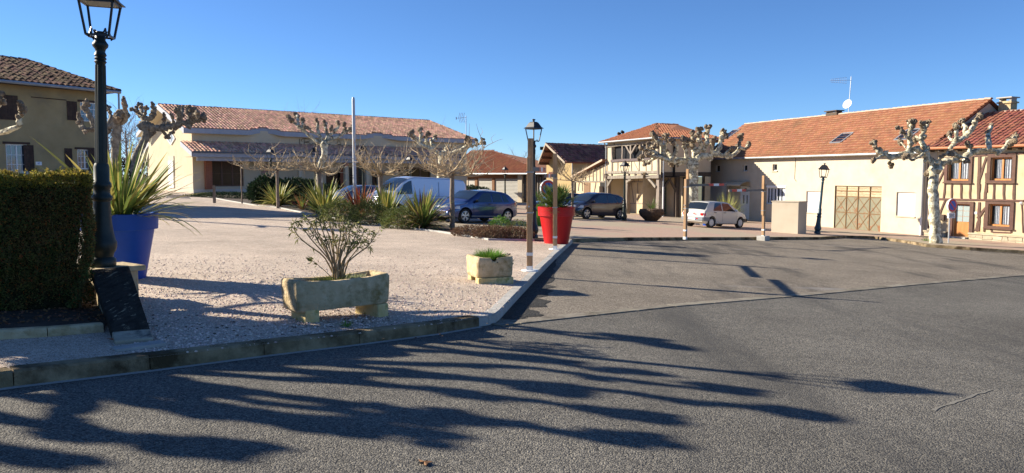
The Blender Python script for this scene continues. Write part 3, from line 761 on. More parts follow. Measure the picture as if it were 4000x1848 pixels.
def text_mesh(txt, size, m, parent, loc, rot=(R(90), 0, 0), name='lettering', ext=.003, align='CENTER', shear=0):
    cu = bpy.data.curves.new('t', 'FONT'); cu.body = txt; cu.size = size; cu.extrude = ext; cu.align_x = align; cu.shear = shear
    o = bpy.data.objects.new('t', cu); C.objects.link(o)
    dg = bpy.context.evaluated_depsgraph_get()
    me = bpy.data.meshes.new_from_object(o.evaluated_get(dg)); bpy.data.objects.remove(o); me.materials.clear(); me.materials.append(m)
    q = bpy.data.objects.new(name, me); C.objects.link(q); q.parent = parent; q.location = loc; q.rotation_euler = rot
    return q
def rod_sign(*a): pass

# ================================================================ WHITE LONG HOUSE (F)
pipe = gp(2322 * K, 592 * K, .12)
wl_near = Vector((pipe.x, pipe.y)); du = -.33
tt = (wl_near.x - .2475 * wl_near.y) / (.2475 - du)
fa = (wl_near.x + du * tt, wl_near.y + tt)
FW = Facade(fa, wl_near, z0=G(*fa) + .1)
L = FW.L
h = FW.root('long_house', 'long low cream rendered house under a big orange tiled roof with rusty garage door', 'house')
def zr(px, py, off=0): return FW.sz(px, py, off)
ez = (zr(2770, 618)[1] + zr(3608, 596)[1]) / 2          # eave height
gR = FW.ground(L) - .3; 
def fx(D): return zr(D[0], D[1])
# openings from the photograph
c6 = lambda x, y: (2700 + x * .5882, 300 + y * .5882)
def rect(a, b_):
    p = zr(*a); q = zr(*b_); return (min(p[0], q[0]), max(p[0], q[0]), min(p[1], q[1]), max(p[1], q[1]))
w1 = rect(c6(162, 587), c6(190, 632)); w2 = rect(c6(344, 585), c6(372, 627)); w3 = rect(c6(541, 581), c6(570, 624))
wd = rect(c6(322, 722), c6(385, 915)); ww = rect(c6(497, 735), c6(622, 850)); wb = rect(c6(105, 730), c6(232, 830))
r1 = rect(c6(765, 760), c6(855, 905))
c5r = lambda x, y: (3100 + x * .21853, 700 + y * .21849)
r2 = rect(c5r(1842, 232), c5r(2160, 672)); gd = rect(c5r(740, 115), c5r(1548, 930))
gd = (gd[0], gd[1], FW.ground(gd[1]) - .02, gd[3])
wd = (wd[0], wd[1], FW.ground(wd[0]) + .06, wd[3])
holes = [w1, w2, w3, wd, ww, wb, r1, r2, gd]
wall(h, 'wall', M_CREAM, 0, L, min(gR, -.6), ez, holes, depth=.2)
# end walls and back
W_ = 8.6
skin(h, 'wall', M_CREAM, [(0, 0, -1.5), (0, 0, ez), (0, W_ / 2, ez + 2.9), (0, W_, ez), (0, W_, -1.5)])
skin(h, 'wall', M_CREAM, [(L, 0, -1.5), (L, W_, -1.5), (L, W_, ez - .1), (L, W_ / 2, ez + 2.7), (L, 0, ez - .1)])
for q in (w1, w2, w3):
    window(h, *q, y=.14, fw=.05, mull=0, bars=(0, 0), sill=True, fm=M_WHITE)
# door with fanlight and two slots
dr = MB().lo(wd[0], wd[1], .10, .16, wd[2], wd[3]).build('door', M_WHITE, h)
dw = wd[1] - wd[0]; dh = wd[3] - wd[2]; cx = (wd[0] + wd[1]) / 2
b = MB(); pts = [(cx + .2 * dw * math.cos(a), .095, wd[2] + dh * .82 + .2 * dw * math.sin(a)) for a in np.linspace(0, math.pi, 9)]; b.prism(pts, (0, -.012, 0)); b.build('pane', M_GLASS, dr)
for sg in (-1, 1): MB().lo(cx + sg * dw * .16 - .05, cx + sg * dw * .16 + .05, .083, .098, wd[2] + dh * .47, wd[2] + dh * .72).build('pane', M_GLASS, dr)
for sg in (-1, 1): MB().lo(cx + sg * dw * .16 - .13, cx + sg * dw * .16 + .13, .088, .099, wd[2] + dh * .07, wd[2] + dh * .38).build('door_panel', M_WHITE, dr)
MB().tube([(wd[0] + .08, .06, wd[2] + 1.0), (wd[0] + .2, .06, wd[2] + 1.0)], .014, 6).build('handle', M_STEEL, dr)
MB().lo(wd[0] - .3, wd[1] + .3, -.5, .0, wd[2] - .15, wd[2] - .01).build('doorstep', M_CONC, h)
# little curved awning
b = MB(); A0, A1 = zr(*c6(262, 715))[0], zr(*c6(395, 715))[0]; az = zr(*c6(330, 700))[1]
V = []
for i in range(7):
    a = i / 6; V += [(A0, -.9 * math.sin(a * 1.57), az + .05 - .32 * (1 - math.cos(a * 1.57))), (A1, -.9 * math.sin(a * 1.57), az + .05 - .32 * (1 - math.cos(a * 1.57)))]
b.add(V, [(2 * i, 2 * i + 1, 2 * i + 3, 2 * i + 2) for i in range(6)]); aw = b.build('awning', mat('cream_awning', (.60, .50, .34), .5), h)
for x in (A0 + .05, A1 - .05): MB().tube([(x, 0, az - .3), (x, -.35, az - .27), (x, -.85, az - .24)], .018, 6).build('bracket', M_BLACK, aw)
# window with curtains, shutter box
w = window(h, *ww, y=.12, fw=.06, mull=1, sill=True)
cm = (ww[0] + ww[1]) / 2
MB().lo(ww[0] - .05, ww[1] + .05, -.03, .08, ww[3] + .003, ww[3] + .14).build('shutter_box', M_WHITE, h)
curtain(w, ww[0] + .07, ww[1] - .07, ww[2] + .07, ww[3] - .07, .115)
MB().lo(wb[0], wb[1], .03, .05, wb[2], wb[3]).build('closed_shutter', M_ALU, h)
MB().lo(wb[0], wb[1], -.02, .03, wb[3] - .02, wb[3] + .16).build('shutter_box', M_ALU, h)
for q in (r1, r2):
    o = roller(h, *q, M_ALU, y=.09, pitch=.06); o.data.materials[0] = M_ALU
    MB().lo(q[0] - .06, q[1] + .06, -.06, .06, q[2] - .06, q[2] - .002).build('sill', M_CREAM, h)
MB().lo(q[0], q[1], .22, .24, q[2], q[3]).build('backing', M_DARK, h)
# rusty garage door: eight sheet panels, eight board panels, frames and braces
gdo = empty('garage_door', (0, 0, 0)); gdo.parent = h
ga, gb_, gc, gt = gd; gw = (gb_ - ga) / 4; gh = gt - gc
hz = [gc, gc + gh * .385, gc + gh * .755, gc + gh * .88, gt]
for i in range(4):
    x0, x1 = ga + gw * i, ga + gw * (i + 1)
    for j in range(2): MB().lo(x0 + .01, x1 - .01, .08, .10, hz[j] + .01, hz[j + 1] - .01).build('sheet_panel', M_RUST, gdo)
    for j in range(2, 4):
        for k in range(2):
            zz = (hz[j + 1] - hz[j]) / 2
            MB().lo(x0 + .02 + (random.random() * .05 if i == 3 else 0), x1 - .02, .09, .11, hz[j] + zz * k + .004, hz[j] + zz * (k + 1) - .004).build('board', M_OLDWOOD, gdo)
    for j in range(2):
        MB().beam((x0 + .02, .07, hz[j] + .02), (x1 - .02, .07, hz[j + 1] - .02), .045, .012).build('brace', M_RUSTBAR, gdo)
        MB().beam((x0 + .02, .078, hz[j + 1] - .02), (x1 - .02, .078, hz[j] + .02), .045, .004).build('brace', M_RUSTBAR, gdo)
for i in range(5): MB().lo(ga + gw * i - .025, ga + gw * i + .025, .045, .064, gc, gt).build('upright', M_RUSTBAR, gdo)
for z in hz: MB().lo(ga, gb_, .064, .069, z - .025, z + .025).build('rail', M_RUSTBAR, gdo)
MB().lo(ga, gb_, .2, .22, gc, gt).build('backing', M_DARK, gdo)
MB().lo(ga - .1, gb_ + .1, -.25, 0, gc - .2, gc - .01).build('threshold', M_CONC, h)
# roof
rl = zr(2912, 470, 4.3); rr = zr(3873, 384, 4.3)
ov = .35
eL, eR = (-.1, -ov, ez - .02), (L + .15, -ov, ez - .02)
A = Vector(eL); B = Vector(eR); Cc = Vector((rr[0], 4.3, rr[1])); Dd = Vector((rl[0], 4.3, (rl[1] + rr[1]) / 2 + .12))
# keep the quad planar: put the left ridge on the same plane
nn = (B - A).cross(Cc - A).normalized()
Dd.z = A.z - ((Dd.x - A.x) * nn.x + (Dd.y - A.y) * nn.y) / nn.z
tile_roof(h, 'roof_tiles', A, B, Cc, Dd, M_TILE_OR, colw=.235, rowl=.30, style='flat', cam=FW.cam(), under='roof', jit=.007, edge=M_EDGE)
ridge_tiles(h, Dd, Cc, M_RIDGE_P, r=.13)
skin(h, 'roof_back', M_TILE_OR, [(A.x, 8.9, ez), (B.x, 8.9, ez), tuple(Cc - Vector((0, 0, .06))), tuple(Dd - Vector((0, 0, .06)))])
# soffit and gutter
MB().lo(-.1, L + .12, -ov + .02, 0, ez - .09, ez - .05).build('soffit', M_WOODGREY, h)
gutter_pipe(h, (-.1, -ov - .07, ez - .05), (L + .1, -ov - .07, ez - .07), .065)
MB().tube([(L - .12, -ov - .05, ez - .1), (L - .10, -.08, ez - .4), (L - .10, -.08, FW.ground(L) + 1.0)], .05, 8).build('downpipe', M_ZINC, h)
MB().tube([(L - .10, -.08, FW.ground(L) + 1.0), (L - .10, -.08, FW.ground(L))], .058, 8).build('downpipe', M_WHITE, h)
MB().tube([(.18, -ov, ez - .1), (.12, -.08, ez - .5), (.12, -.08, -.3)], .05, 8).build('downpipe', M_ZINC, h)
px0 = zr(*c6(695, 540)); MB().tube([(px0[0], -.02, ez - .1), (px0[0] - .05, -.02, px0[1] - 1.4), (px0[0] + .15, -.04, px0[1] - 1.55)], .012, 5).build('cable', M_BLACK, h)
p_ = zr(*c6(110, 580)); MB().lo(p_[0] - .12, p_[0] + .12, -.1, 0, p_[1] - .15, p_[1] + .15).build('junction_box', M_ZINC, h)
# skylights
def skylight(D0, w, hh):
    # D0: fraction along the slope plane
    s0, v0 = D0; u = (B - A).normalized(); v = nn.cross(u).normalized()
    if v.z < 0: v = -v
    nz = nn if nn.z > 0 else -nn
    O = A + u * s0 + v * v0 + nz * .07
    fr = MB()
    cs = [O, O + u * w, O + u * w + v * hh, O + v * hh]
    for i in range(4): fr.beam(cs[i], cs[(i + 1) % 4], .1, .09, up=nz)
    f_ = fr.build('skylight', M_ZINC, h)
    MB().poly([tuple(c + nz * .02) for c in cs]).build('pane', M_GLASS, f_)
def slope_at(px, py):
    r = ray(px, py); nW = Vector((FW.d.x * nn.x + FW.n.x * nn.y, FW.d.y * nn.x + FW.n.y * nn.y, nn.z))
    AW = Vector((FW.O.x + FW.d.x * A.x + FW.n.x * A.y, FW.O.y + FW.d.y * A.x + FW.n.y * A.y, FW.z0 + A.z))
    t = (AW - Vector((0, 0, EYE))).dot(nW) / r.dot(nW); Pw = Vector((0, 0, EYE)) + r * t - AW
    lx = Vector((Pw.x * FW.d.x + Pw.y * FW.d.y, Pw.x * FW.n.x + Pw.y * FW.n.y, Pw.z)); u = (B - A).normalized(); v = nn.cross(u).normalized()
    if v.z < 0: v = -v
    return lx.dot(u), lx.dot(v)
for q in (c6(925, 447), (3300 + 310 * .63, 300 + 400 * .63), (2826, 540)):
    s_ = slope_at(*q); skylight(s_, .95, 1.15)
# chimney stub, aerial with dish
q = zr(*c6(945, 240), 4.3)
MB().lo(q[0] - .55, q[0] + .55, 4.1, 4.6, q[1] - .5, q[1] + .02).lo(q[0] - .62, q[0] + .62, 4.0, 4.7, q[1] + .1, q[1] + .16).lo(q[0] - .5, q[0] - .4, 4.1, 4.6, q[1] + .02, q[1] + .1).lo(q[0] + .4, q[0] + .5, 4.1, 4.6, q[1] + .02, q[1] + .1).build('chimney', M_WOODDK, h)
# world position helper for facade-mounted things
def fw_world(F, x, y, z): p = F.O + F.d * x + F.n * y; return Vector((p.x, p.y, F.z0 + z))
q = zr(*c6(1047, 228), 4.3); base = fw_world(FW, q[0], 4.25, q[1] - .1)
an = empty('rooftop_aerial', base, 0, 'tall mast with television aerial and white dish on the orange roof ridge', 'aerial')
MB().tube([(0, 0, -.2), (.12, 0, 2.45)], .022, 6).build('mast', M_ZINC, an)
b = MB(); b.tube([(.1, 0, 2.2), (-1.35, -.1, 2.15)], .012, 5)
for i in range(9): b.tube([(-.25 - i * .13, -.05, 2.17 + .17 - i * .012), (-.25 - i * .13, -.08, 2.17 - .17 + i * .012)], .007, 4)
b.tube([(-.2, -.05, 2.38), (-1.3, -.1, 2.25)], .008, 4); b.tube([(-.2, -.05, 1.98), (-1.3, -.1, 2.05)], .008, 4); b.build('antenna', M_ZINC, an)
rotd = np.array(Vector((-.75, -.45, .35)).to_track_quat('Z', 'Y').to_matrix())
b = MB(); b.lathe([(.001, -.02), (.15, .0), (.26, .03), (.33, .06), (.26, .015), (.15, -.015), (.001, -.035)], 20, (-.12, -.12, .55), rot=rotd, capb=False, capt=False); b.build('dish', M_WHITE, an)
MB().tube([(-.1, 0, .45), (-.45, -.45, .3)], .014, 5).build('dish_arm', M_ZINC, an)

# ================================================================ TIMBER FRAMED HOUSE AT RIGHT (G)
c7 = lambda x, y: (3600 + x * .42017, 500 + y * .42017)
du = -.513
ga0 = Vector((wl_near.x + .18, wl_near.y - .02)); ga1 = Vector((ga0.x + 9.5 * .4566, ga0.y - 9.5 * .8897))
FG = Facade(ga0, ga1, z0=G(*ga0) + .05)
gh_ = FG.root('timber_house', 'half timbered house with orange render, brown beams and brown framed windows at the right edge', 'house')
gz = lambda x, y: FG.sz(*c7(x, y))
def grect(a, b_): p = gz(*a); q = gz(*b_); return (p[0], q[0], q[1], p[1])
EZ = gz(700, 200)[1]
W1 = grect((250, 290), (440, 490)); W2 = grect((650, 275), (840, 488)); W3 = grect((630, 705), (822, 920)); DO = grect((300, 705), (440, 1030))
DO = (DO[0], DO[1], FG.ground((DO[0] + DO[1]) / 2) + .1, DO[3])
GL = FG.L
wall(gh_, 'wall', M_GOLD, 0, GL, -1.0, EZ + .15, [W1, W2, W3, DO], depth=.2)
# corner pilaster, pale strip at left
MB().lo(-.1, .42, -.03, .0, -.6, EZ).build('pilaster', M_CREAM, gh_)
def bm_(a, b_, w=.12, d=.05, m=M_WOODBR, y=0, jig=.02, seg=3):
    p = gz(*a); q = gz(*b_)
    MB().beam((p[0], y - d / 2 + .012, p[1]), (q[0], y - d / 2 + .012, q[1]), w, d + random.uniform(-.008, .008), jig=jig, seg=seg).build('beam', m, gh_)
bm_((150, 660), (952, 678), .09, .065, jig=.01); bm_((480, 262), (952, 232), .07, .06, jig=.01)
for a, b_, w in (((62, 300), (68, 930), .09), ((215, 380), (150, 520), .09), ((222, 480), (205, 655), .09), ((222, 670), (170, 800), .10), ((150, 800), (180, 930), .09),
                 ((540, 265), (530, 660), .13), ((605, 270), (535, 490), .11), ((540, 520), (530, 650), .12), ((600, 420), (605, 600), .09), ((605, 510), (590, 660), .11),
                 ((285, 515), (280, 655), .09), ((368, 515), (370, 655), .09), ((455, 515), (452, 655), .10), ((675, 515), (672, 662), .10), ((768, 515), (768, 662), .10), ((862, 515), (858, 662), .11),
                 ((480, 690), (482, 960), .08), ((540, 690), (528, 960), .12), ((600, 740), (520, 840), .12), ((535, 850), (505, 960), .10), ((590, 800), (582, 965), .09), ((930, 690), (945, 975), .05), ((652, 940), (650, 970), .08), ((835, 945), (835, 975), .07)):
    bm_(a, b_, w)
bm_((660, 968), (830, 975), .06, .05)
for Wd, mull in ((W1, 1), (W2, 1), (W3, 1)):
    f_ = .17
    b = MB(); b.lo(Wd[0] - f_, Wd[0], -.07, .03, Wd[2] - .13, Wd[3] + .12).lo(Wd[1], Wd[1] + f_, -.07, .03, Wd[2] - .13, Wd[3] + .12)
    b.lo(Wd[0], Wd[1], -.07, .03, Wd[2] - .13, Wd[2]).lo(Wd[0], Wd[1], -.068, .03, Wd[3], Wd[3] + .12); b.build('window_surround', M_WOODBR, gh_)
    w = window(gh_, *Wd, y=.13, fm=M_WOODOR, fw=.085, mull=1, bars=(0, 0))
    ww_ = Wd[1] - Wd[0]
    for k in range(2):
        a = Wd[0] + ww_ * .5 * k + .11; curtain(w, a + (.0 if k else ww_ * .12), a + ww_ * .36, Wd[2] + .1, Wd[3] - .1, .122)
    MB().lo(Wd[0] - .2, Wd[1] + .2, -.12, -.071, Wd[2] - .15, Wd[2] - .08).build('sill', M_WOODBR, w)
# door
b = MB(); b.lo(DO[0] - .22, DO[0], -.07, .03, DO[2] - .05, DO[3] + .14).lo(DO[1], DO[1] + .2, -.07, .03, DO[2] - .05, DO[3] + .14).lo(DO[0], DO[1], -.068, .03, DO[3], DO[3] + .14); b.build('door_frame', M_WOODBR, gh_)
d_ = MB().lo(DO[0], DO[1], .12, .17, DO[2], DO[3]).build('door', M_WOODOR, gh_); dw = DO[1] - DO[0]; dh = DO[3] - DO[2]
for i in range(2):
    for j in range(3):
        a = DO[0] + .08 + i * (dw - .14) / 2; z = DO[2] + dh * .46 + j * dh * .168
        MB().lo(a, a + (dw - .2) / 2, .108, .118, z, z + dh * .158).build('pane', mat('pale_door_glass', (.30, .36, .36), .15) if not (i or j) else MATS['pale_door_glass'], d_)
MB().lo(DO[0] + .1, DO[1] - .1, .10, .119, DO[2] + dh * .06, DO[2] + dh * .40).build('door_panel', M_WOODOR, d_)
MB().tube([(DO[1] - .08, .1, DO[2] + dh * .47), (DO[1] - .2, .08, DO[2] + dh * .47)], .012, 6).build('handle', M_STEEL, d_)
MB().lo(DO[0], DO[1], -.35, .1, DO[2] - .14, DO[2] - .005).build('doorstep', M_CONC, gh_)
# letter box, number plate, wall lamp
p = gz(200, 830); MB().lo(p[0] - .13, p[0] + .13, -.15, 0, p[1] - .16, p[1] + .14).build('letter_box', M_WOODDK, gh_)
p = gz(497, 790); MB().lo(p[0] - .11, p[0] + .11, -.02, 0, p[1] - .06, p[1] + .06).build('number_plate', M_SIGNW, gh_)
p = gz(943, 700); MB().blob((p[0], -.14, p[1]), .09, .05).build('wall_lamp', M_STEEL, gh_)
# flagstone base
def flagstones(parent, s0, s1, zb, zt, dep=.14):
    MB().lo(s0, s1, -dep + .025, 0, zb, zt - .07).build('stone_base', mat('mortar_%d' % int(s0 * 10 + 99), (.36, .31, .23), .95), parent)
    x = s0; H = zt - .08 - zb
    while x < s1 - .1:
        w = random.uniform(.28, .5); x2 = min(s1, x + w)
        zs = sorted([zb + H * random.uniform(.38, .62)])
        j = lambda: random.uniform(-.05, .05)
        for (za, zc) in ((zb, zs[0]), (zs[0], zb + H)):
            g = .014
            q = [(x + g + j() * .6, za + g), (x2 - g + j() * .6, za + g + j() * .5), (x2 - g + j() * .8, zc - g + j() * .5), ((x + x2) / 2, zc - g + j() * .4), (x + g + j() * .8, zc - g)]
            MB().prism([(a, -dep, z) for a, z in q], (0, .04, 0)).build('flagstone', M_FLAG, parent)
        x = x2
    MB().lo(s0 - .02, s1 + .02, -dep - .04, 0, zt - .075, zt).build('coping', M_FLAG, parent)
p0, p1 = gz(445, 970), gz(952, 985)
flagstones(gh_, DO[1] + .05, GL, min(FG.ground(DO[1]), FG.ground(GL)) - .1, p0[1])
flagstones(gh_, -.1, DO[0] - .3, FG.ground(.5) - .1, gz(200, 960)[1])
# roof of roman tiles
ry = 4.2
q = FG.sz(3720, 500, ry); q2 = FG.sz(4050, 430, ry)
rz_ = FG.sz(3900, 438, ry)[1]
A2 = Vector((-.2, -.4, EZ + .18)); B2 = Vector((GL, -.4, EZ + .18)); C2 = Vector((GL, ry, rz_)); D2 = Vector((-.2, ry, rz_))
tile_roof(gh_, 'roof_tiles', A2, B2, C2, D2, M_TILE_BR, colw=.27, rowl=.36, style='roman', cam=FG.cam(), under='roof')
ridge_tiles(gh_, D2, C2, M_RIDGE_P, r=.12)
gutter_pipe(gh_, (0.1, -.5, EZ + .14), (GL, -.5, EZ + .14), .07, M_TERRA)
MB().lo(0, GL, -.42, 0, EZ + .05, EZ + .1).build('soffit', M_WOODDK, gh_)
b = MB()
for i in range(int(GL / .5)): b.lo(.2 + i * .5, .28 + i * .5, -.4, -.02, EZ - .04, EZ + .05)
b.build('rafter_ends', M_WOODDK, gh_)
skin(gh_, 'wall', M_GOLD, [(GL, 0, -1.5), (GL, 8, -1.5), (GL, 8, EZ), (GL, ry, rz_), (GL, 0, EZ)])
# chimney of this house
r_ = FG.sz(3935, 440, ry + .6)
ch = MB().lo(r_[0] - .33, r_[0] + .33, ry + .3, ry + .9, rz_ - .6, r_[1] + .62).lo(r_[0] - .40, r_[0] + .40, ry + .23, ry + .97, r_[1] + .50, r_[1] + .58).build('chimney', M_STONE, gh_)
MB().lo(r_[0] - .42, r_[0] + .42, ry + .2, ry + 1.0, r_[1] + .78, r_[1] + .84).build('chimney_cap', M_CONC, ch)
for dx in (-.28, .28): MB().lo(r_[0] + dx - .05, r_[0] + dx + .05, ry + .35, ry + .85, r_[1] + .62, r_[1] + .78).build('chimney_leg', M_CONC, ch)

# ================================================================ SALLE HOUSE with timber porch (C)
cc = lambda x, y: (2350 + x / 2.974, 450 + y / 2.974)
c0 = gp(2578, 845, .12); c0 = Vector((c0.x, c0.y)) if c0.y < 60 else Vector((9.2, 47.5))
c0 = Vector(((2578 - 2000) / 3000 * 56.1, 56.1))
dl = Vector((-.37, 1)).normalized(); LL = 8.4
left = c0 + dl * LL
FC = Facade(left, c0, z0=G(*c0) + .1)
sh = FC.root('village_hall_house', 'half timbered house with open upper gallery, porch on posts and hipped tiled roof', 'house')
cz = lambda x, y, off=0: FC.sz(*cc(x, y), off)
eC = cz(300, 292)[1]; EC = (cz(60, 312)[1] + cz(655, 262)[1]) / 2
bz = cz(400, 665)[1]; bz2 = cz(350, 720)[1]      # two horizontal beams
gal = (cz(133, 0)[0], cz(575, 0)[0], cz(300, 520)[1], cz(300, 350)[1])
PD = 1.9                                         # porch depth
wall(sh, 'upper_wall', M_CREAM_S, 0, LL, bz2 - .02, EC, [(gal[0], gal[1], gal[2], gal[3])], depth=.25)
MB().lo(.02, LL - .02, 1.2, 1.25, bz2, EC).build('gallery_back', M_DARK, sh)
gx0, gx1 = cz(210, 900)[0], cz(250, 900)[0]
# recessed ground floor wall
doorx = (cz(575, 800, PD)[0], cz(635, 800, PD)[0])
sx = (cz(192, 800, PD)[0], cz(262, 800, PD)[0])
gz0 = min(FC.ground(0), FC.ground(LL)) - .6
wall(sh, 'lower_wall', M_GOLD, -.2, LL, gz0, bz2, [(doorx[0], min(doorx[1] + .3, LL - .1), FC.ground(LL, PD) + .05, bz2 - .55)], y=PD, depth=.2)
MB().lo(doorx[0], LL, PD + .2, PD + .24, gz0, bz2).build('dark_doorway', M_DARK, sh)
MB().lo(0, LL, 0.02, PD, bz2 - .02, bz2 + .02).build('porch_ceiling', M_WOODDK, sh)
MB().lo(doorx[0] - .34, doorx[0], PD - .05, PD, FC.ground(LL, PD), bz2 - .5).build('door_frame', mat('dull_red_paint', (.20, .08, .06), .8), sh)
shutter_panel(sh, sx[0], sx[1], FC.ground(3, PD) + .6, bz2 - .65, M_WOODGREY, y=PD - .04, boards=4)
def cb(a, b_, w=.13, d=.07, off=0, m=M_WOODGREY, jig=.03, seg=4, name='beam'):
    p = cz(*a, off); q = cz(*b_, off)
    MB().beam((p[0], off - d / 2 + .015, p[1]), (q[0], off - d / 2 + .015, q[1]), w, d + random.uniform(-.01, .01), jig=jig, seg=seg).build(name, m, sh)
cb((55, 665), (655, 660), .20, .09, seg=6); cb((60, 722), (690, 712), .26, .22, seg=6, jig=.04)
cb((50, 372), (300, 350), .13, .1, jig=.06); cb((300, 350), (575, 300), .14, .1)
cb((120, 375), (125, 650), .20, .08); cb((115, 533), (575, 512), .19, .12, m=mat('purple_grey_timber', (.085, .065, .065), .85, (.13, .10, .10), 8))
for a, b_ in (((190, 545), (190, 650)), ((255, 545), (255, 650)), ((348, 540), (350, 652)), ((440, 538), (440, 650)), ((516, 535), (518, 645)), ((583, 520), (585, 650))): cb(a, b_, .10, .055)
cb((320, 545), (285, 650), .09, .05); cb((378, 540), (430, 650), .05, .03); cb((148, 320), (148, 360), .06, .05); cb((660, 290), (662, 700), .2, .1)
cb((345, 345), (347, 515), .20, .12, m=M_WOODGREY); cb((290, 355), (340, 440), .15, .11); cb((412, 345), (352, 440), .15, .11)
cb((245, 360), (245, 515), .13, .08); cb((485, 330), (485, 510), .12, .08)
for x in (123, 322, 398, 476): cb((x, 672), (x, 703), .17, .10, seg=1, jig=0, name='beam_end', m=M_WOODDK)
MB().lo(gal[0], gal[1], .2, .21, gal[2], gal[3]).build('gallery_glazing', mat('dark_gallery_glass', (.012, .012, .014), .35), sh)
# posts and braces of the porch
for a, b_, w in (((68, 730), (68, 1060), .33), ((290, 735), (285, 1085), .33), ((653, 725), (652, 1120), .40)):
    p = cz(*a); s_ = p[0]; b = MB(); g_ = FC.ground(s_, 0)
    b.beam((s_, .12, g_ - .02), (s_, .12, bz2 - .12), w, .28, jig=.03, seg=5); b.build('post', M_WOODGREY, sh)
for a, b_ in (((130, 738), (78, 830)), ((355, 742), (300, 780)), ((555, 738), (640, 835))): cb(a, b_, .18, .14, m=M_WOODGREY)
cb((60, 700), (90, 720), .3, .3, m=M_WOODDK)
# frame pieces on recessed wall
for a, b_ in (((120, 790), (140, 915)), ((345, 785), (375, 1015)), ((422, 785), (422, 1015)), ((487, 780), (487, 1075)), ((60, 778), (545, 775)), ((305, 1027), (490, 1027)), ((185, 742), (185, 775)), ((225, 742), (225, 775)), ((375, 742), (375, 770)), ((430, 742), (430, 770))):
    cb(a, b_, .09, .04, off=PD, m=M_WOODGREY, jig=.02)
# name board over the porch
p = cz(290, 705); q = cz(410, 735)
MB().lo(p[0], q[0], -.19, -.15, q[1], p[1]).build('name_board', mat('cream_board', (.50, .40, .23), .8), sh)
text_mesh('SALLE DU TONNELIER', (p[1] - q[1]) * .62, mat('faded_letters', (.26, .17, .07), .8), sh, ((p[0] + q[0]) / 2, -.193, q[1] + (p[1] - q[1]) * .3), name='lettering')
# right hand side: upper wall in shade, dark porch underneath
dr_ = Vector((1, .62)).normalized()
FR = Facade(c0, c0 + dr_ * 6.5, z0=FC.z0)
to_local = lambda P: ((P - FC.O).dot(FC.d), (P - FC.O).dot(FC.n))
def rl_(x, y=0): return to_local(FR.O + FR.d * x + FR.n * y)
def rskin(name, m, pts): return skin(sh, name, m, [(*rl_(x, y), z) for x, y, z in pts])
ubz = FR.sz(*cc(850, 665))[1]
rskin('side_upper_wall', M_CREAM_S, [(0, 0, ubz), (5.1, 0, ubz), (5.1, 0, EC), (0, 0, EC)])
rskin('side_beam', M_WOODDK, [(0, -.06, ubz - .28), (5.1, -.06, ubz - .28), (5.1, -.06, ubz + .02), (0, -.06, ubz + .02)])
rskin('side_beam_soffit', M_WOODDK, [(0, -.06, ubz - .28), (5.1, -.06, ubz - .28), (5.1, 1.9, ubz - .28), (0, 1.9, ubz - .28)])
rskin('side_lower_wall', M_GOLD, [(0, 1.9, gz0), (5.1, 1.9, gz0), (5.1, 1.9, ubz), (0, 1.9, ubz)])
rskin('side_end_wall', M_CREAM_S, [(4.5, -.03, gz0), (5.1, -.03, gz0), (5.1, -.03, ubz - .3), (4.5, -.03, ubz - .3)])
# striped curtain behind glass door, red boards, post, braces
for k in range(8):
    x = FR.sz(*cc(712 + k * 9, 900), 1.85)[0]
    rskin('door_curtain_strip', M_CURT if k % 2 == 0 else mat('curtain_green_%d' % k, (.16, .22, .15), .7), [(x, 1.8, gz0 + .7), (x + .17, 1.8, gz0 + .7), (x + .17, 1.8, ubz - .6), (x, 1.8, ubz - .6)])
x = FR.sz(*cc(785, 900), 1.85)[0]
rskin('door_leaf', MATS['dull_red_paint'], [(x, 1.78, gz0), (x + .6, 1.78, gz0), (x + .6, 1.78, ubz - .6), (x, 1.78, ubz - .6)])
for xx, wd_ in ((890, .3),):
    s_ = FR.sz(*cc(xx, 900))[0]; lx = rl_(s_, .15)
    MB().beam((*lx, FC.ground(*lx) - .02), (*lx, ubz - .2), wd_, .28, jig=.03, seg=5).build('post', M_WOODDK, sh)
    for sg in (-1, 1):
        e = rl_(s_ + sg * .9, .1); MB().beam((*lx, ubz - 1.5), (*e, ubz - .35), .16, .14).build('brace', M_WOODDK, sh)
e = rl_(.15, .1); f_ = rl_(1.1, .1); MB().beam((*e, ubz - 1.5), (*f_, ubz - .35), .16, .14).build('brace', M_WOODDK, sh)
s_ = rl_(3.3, -.1); MB().beam((*s_, FC.ground(*s_)), (*s_, FC.ground(*s_) + 1.25), .2, .12).build('side_post', M_WOODGREY, sh)
lx = rl_(.15, -.15); MB().tube([(*lx, EC - .2), (*lx, FC.ground(*lx) + 2.2)], .05, 8).tube([(*lx, FC.ground(*lx) + 2.2), (*lx, FC.ground(*lx))], .06, 8, mi=1).build('downpipe', [M_ZINC, M_WHITE], sh)
MB().tube([(.1, -.4, EC), (-.05, -.1, EC - .35), (-.05, -.1, FC.ground(0))], .05, 8).build('downpipe', M_ZINC, sh)
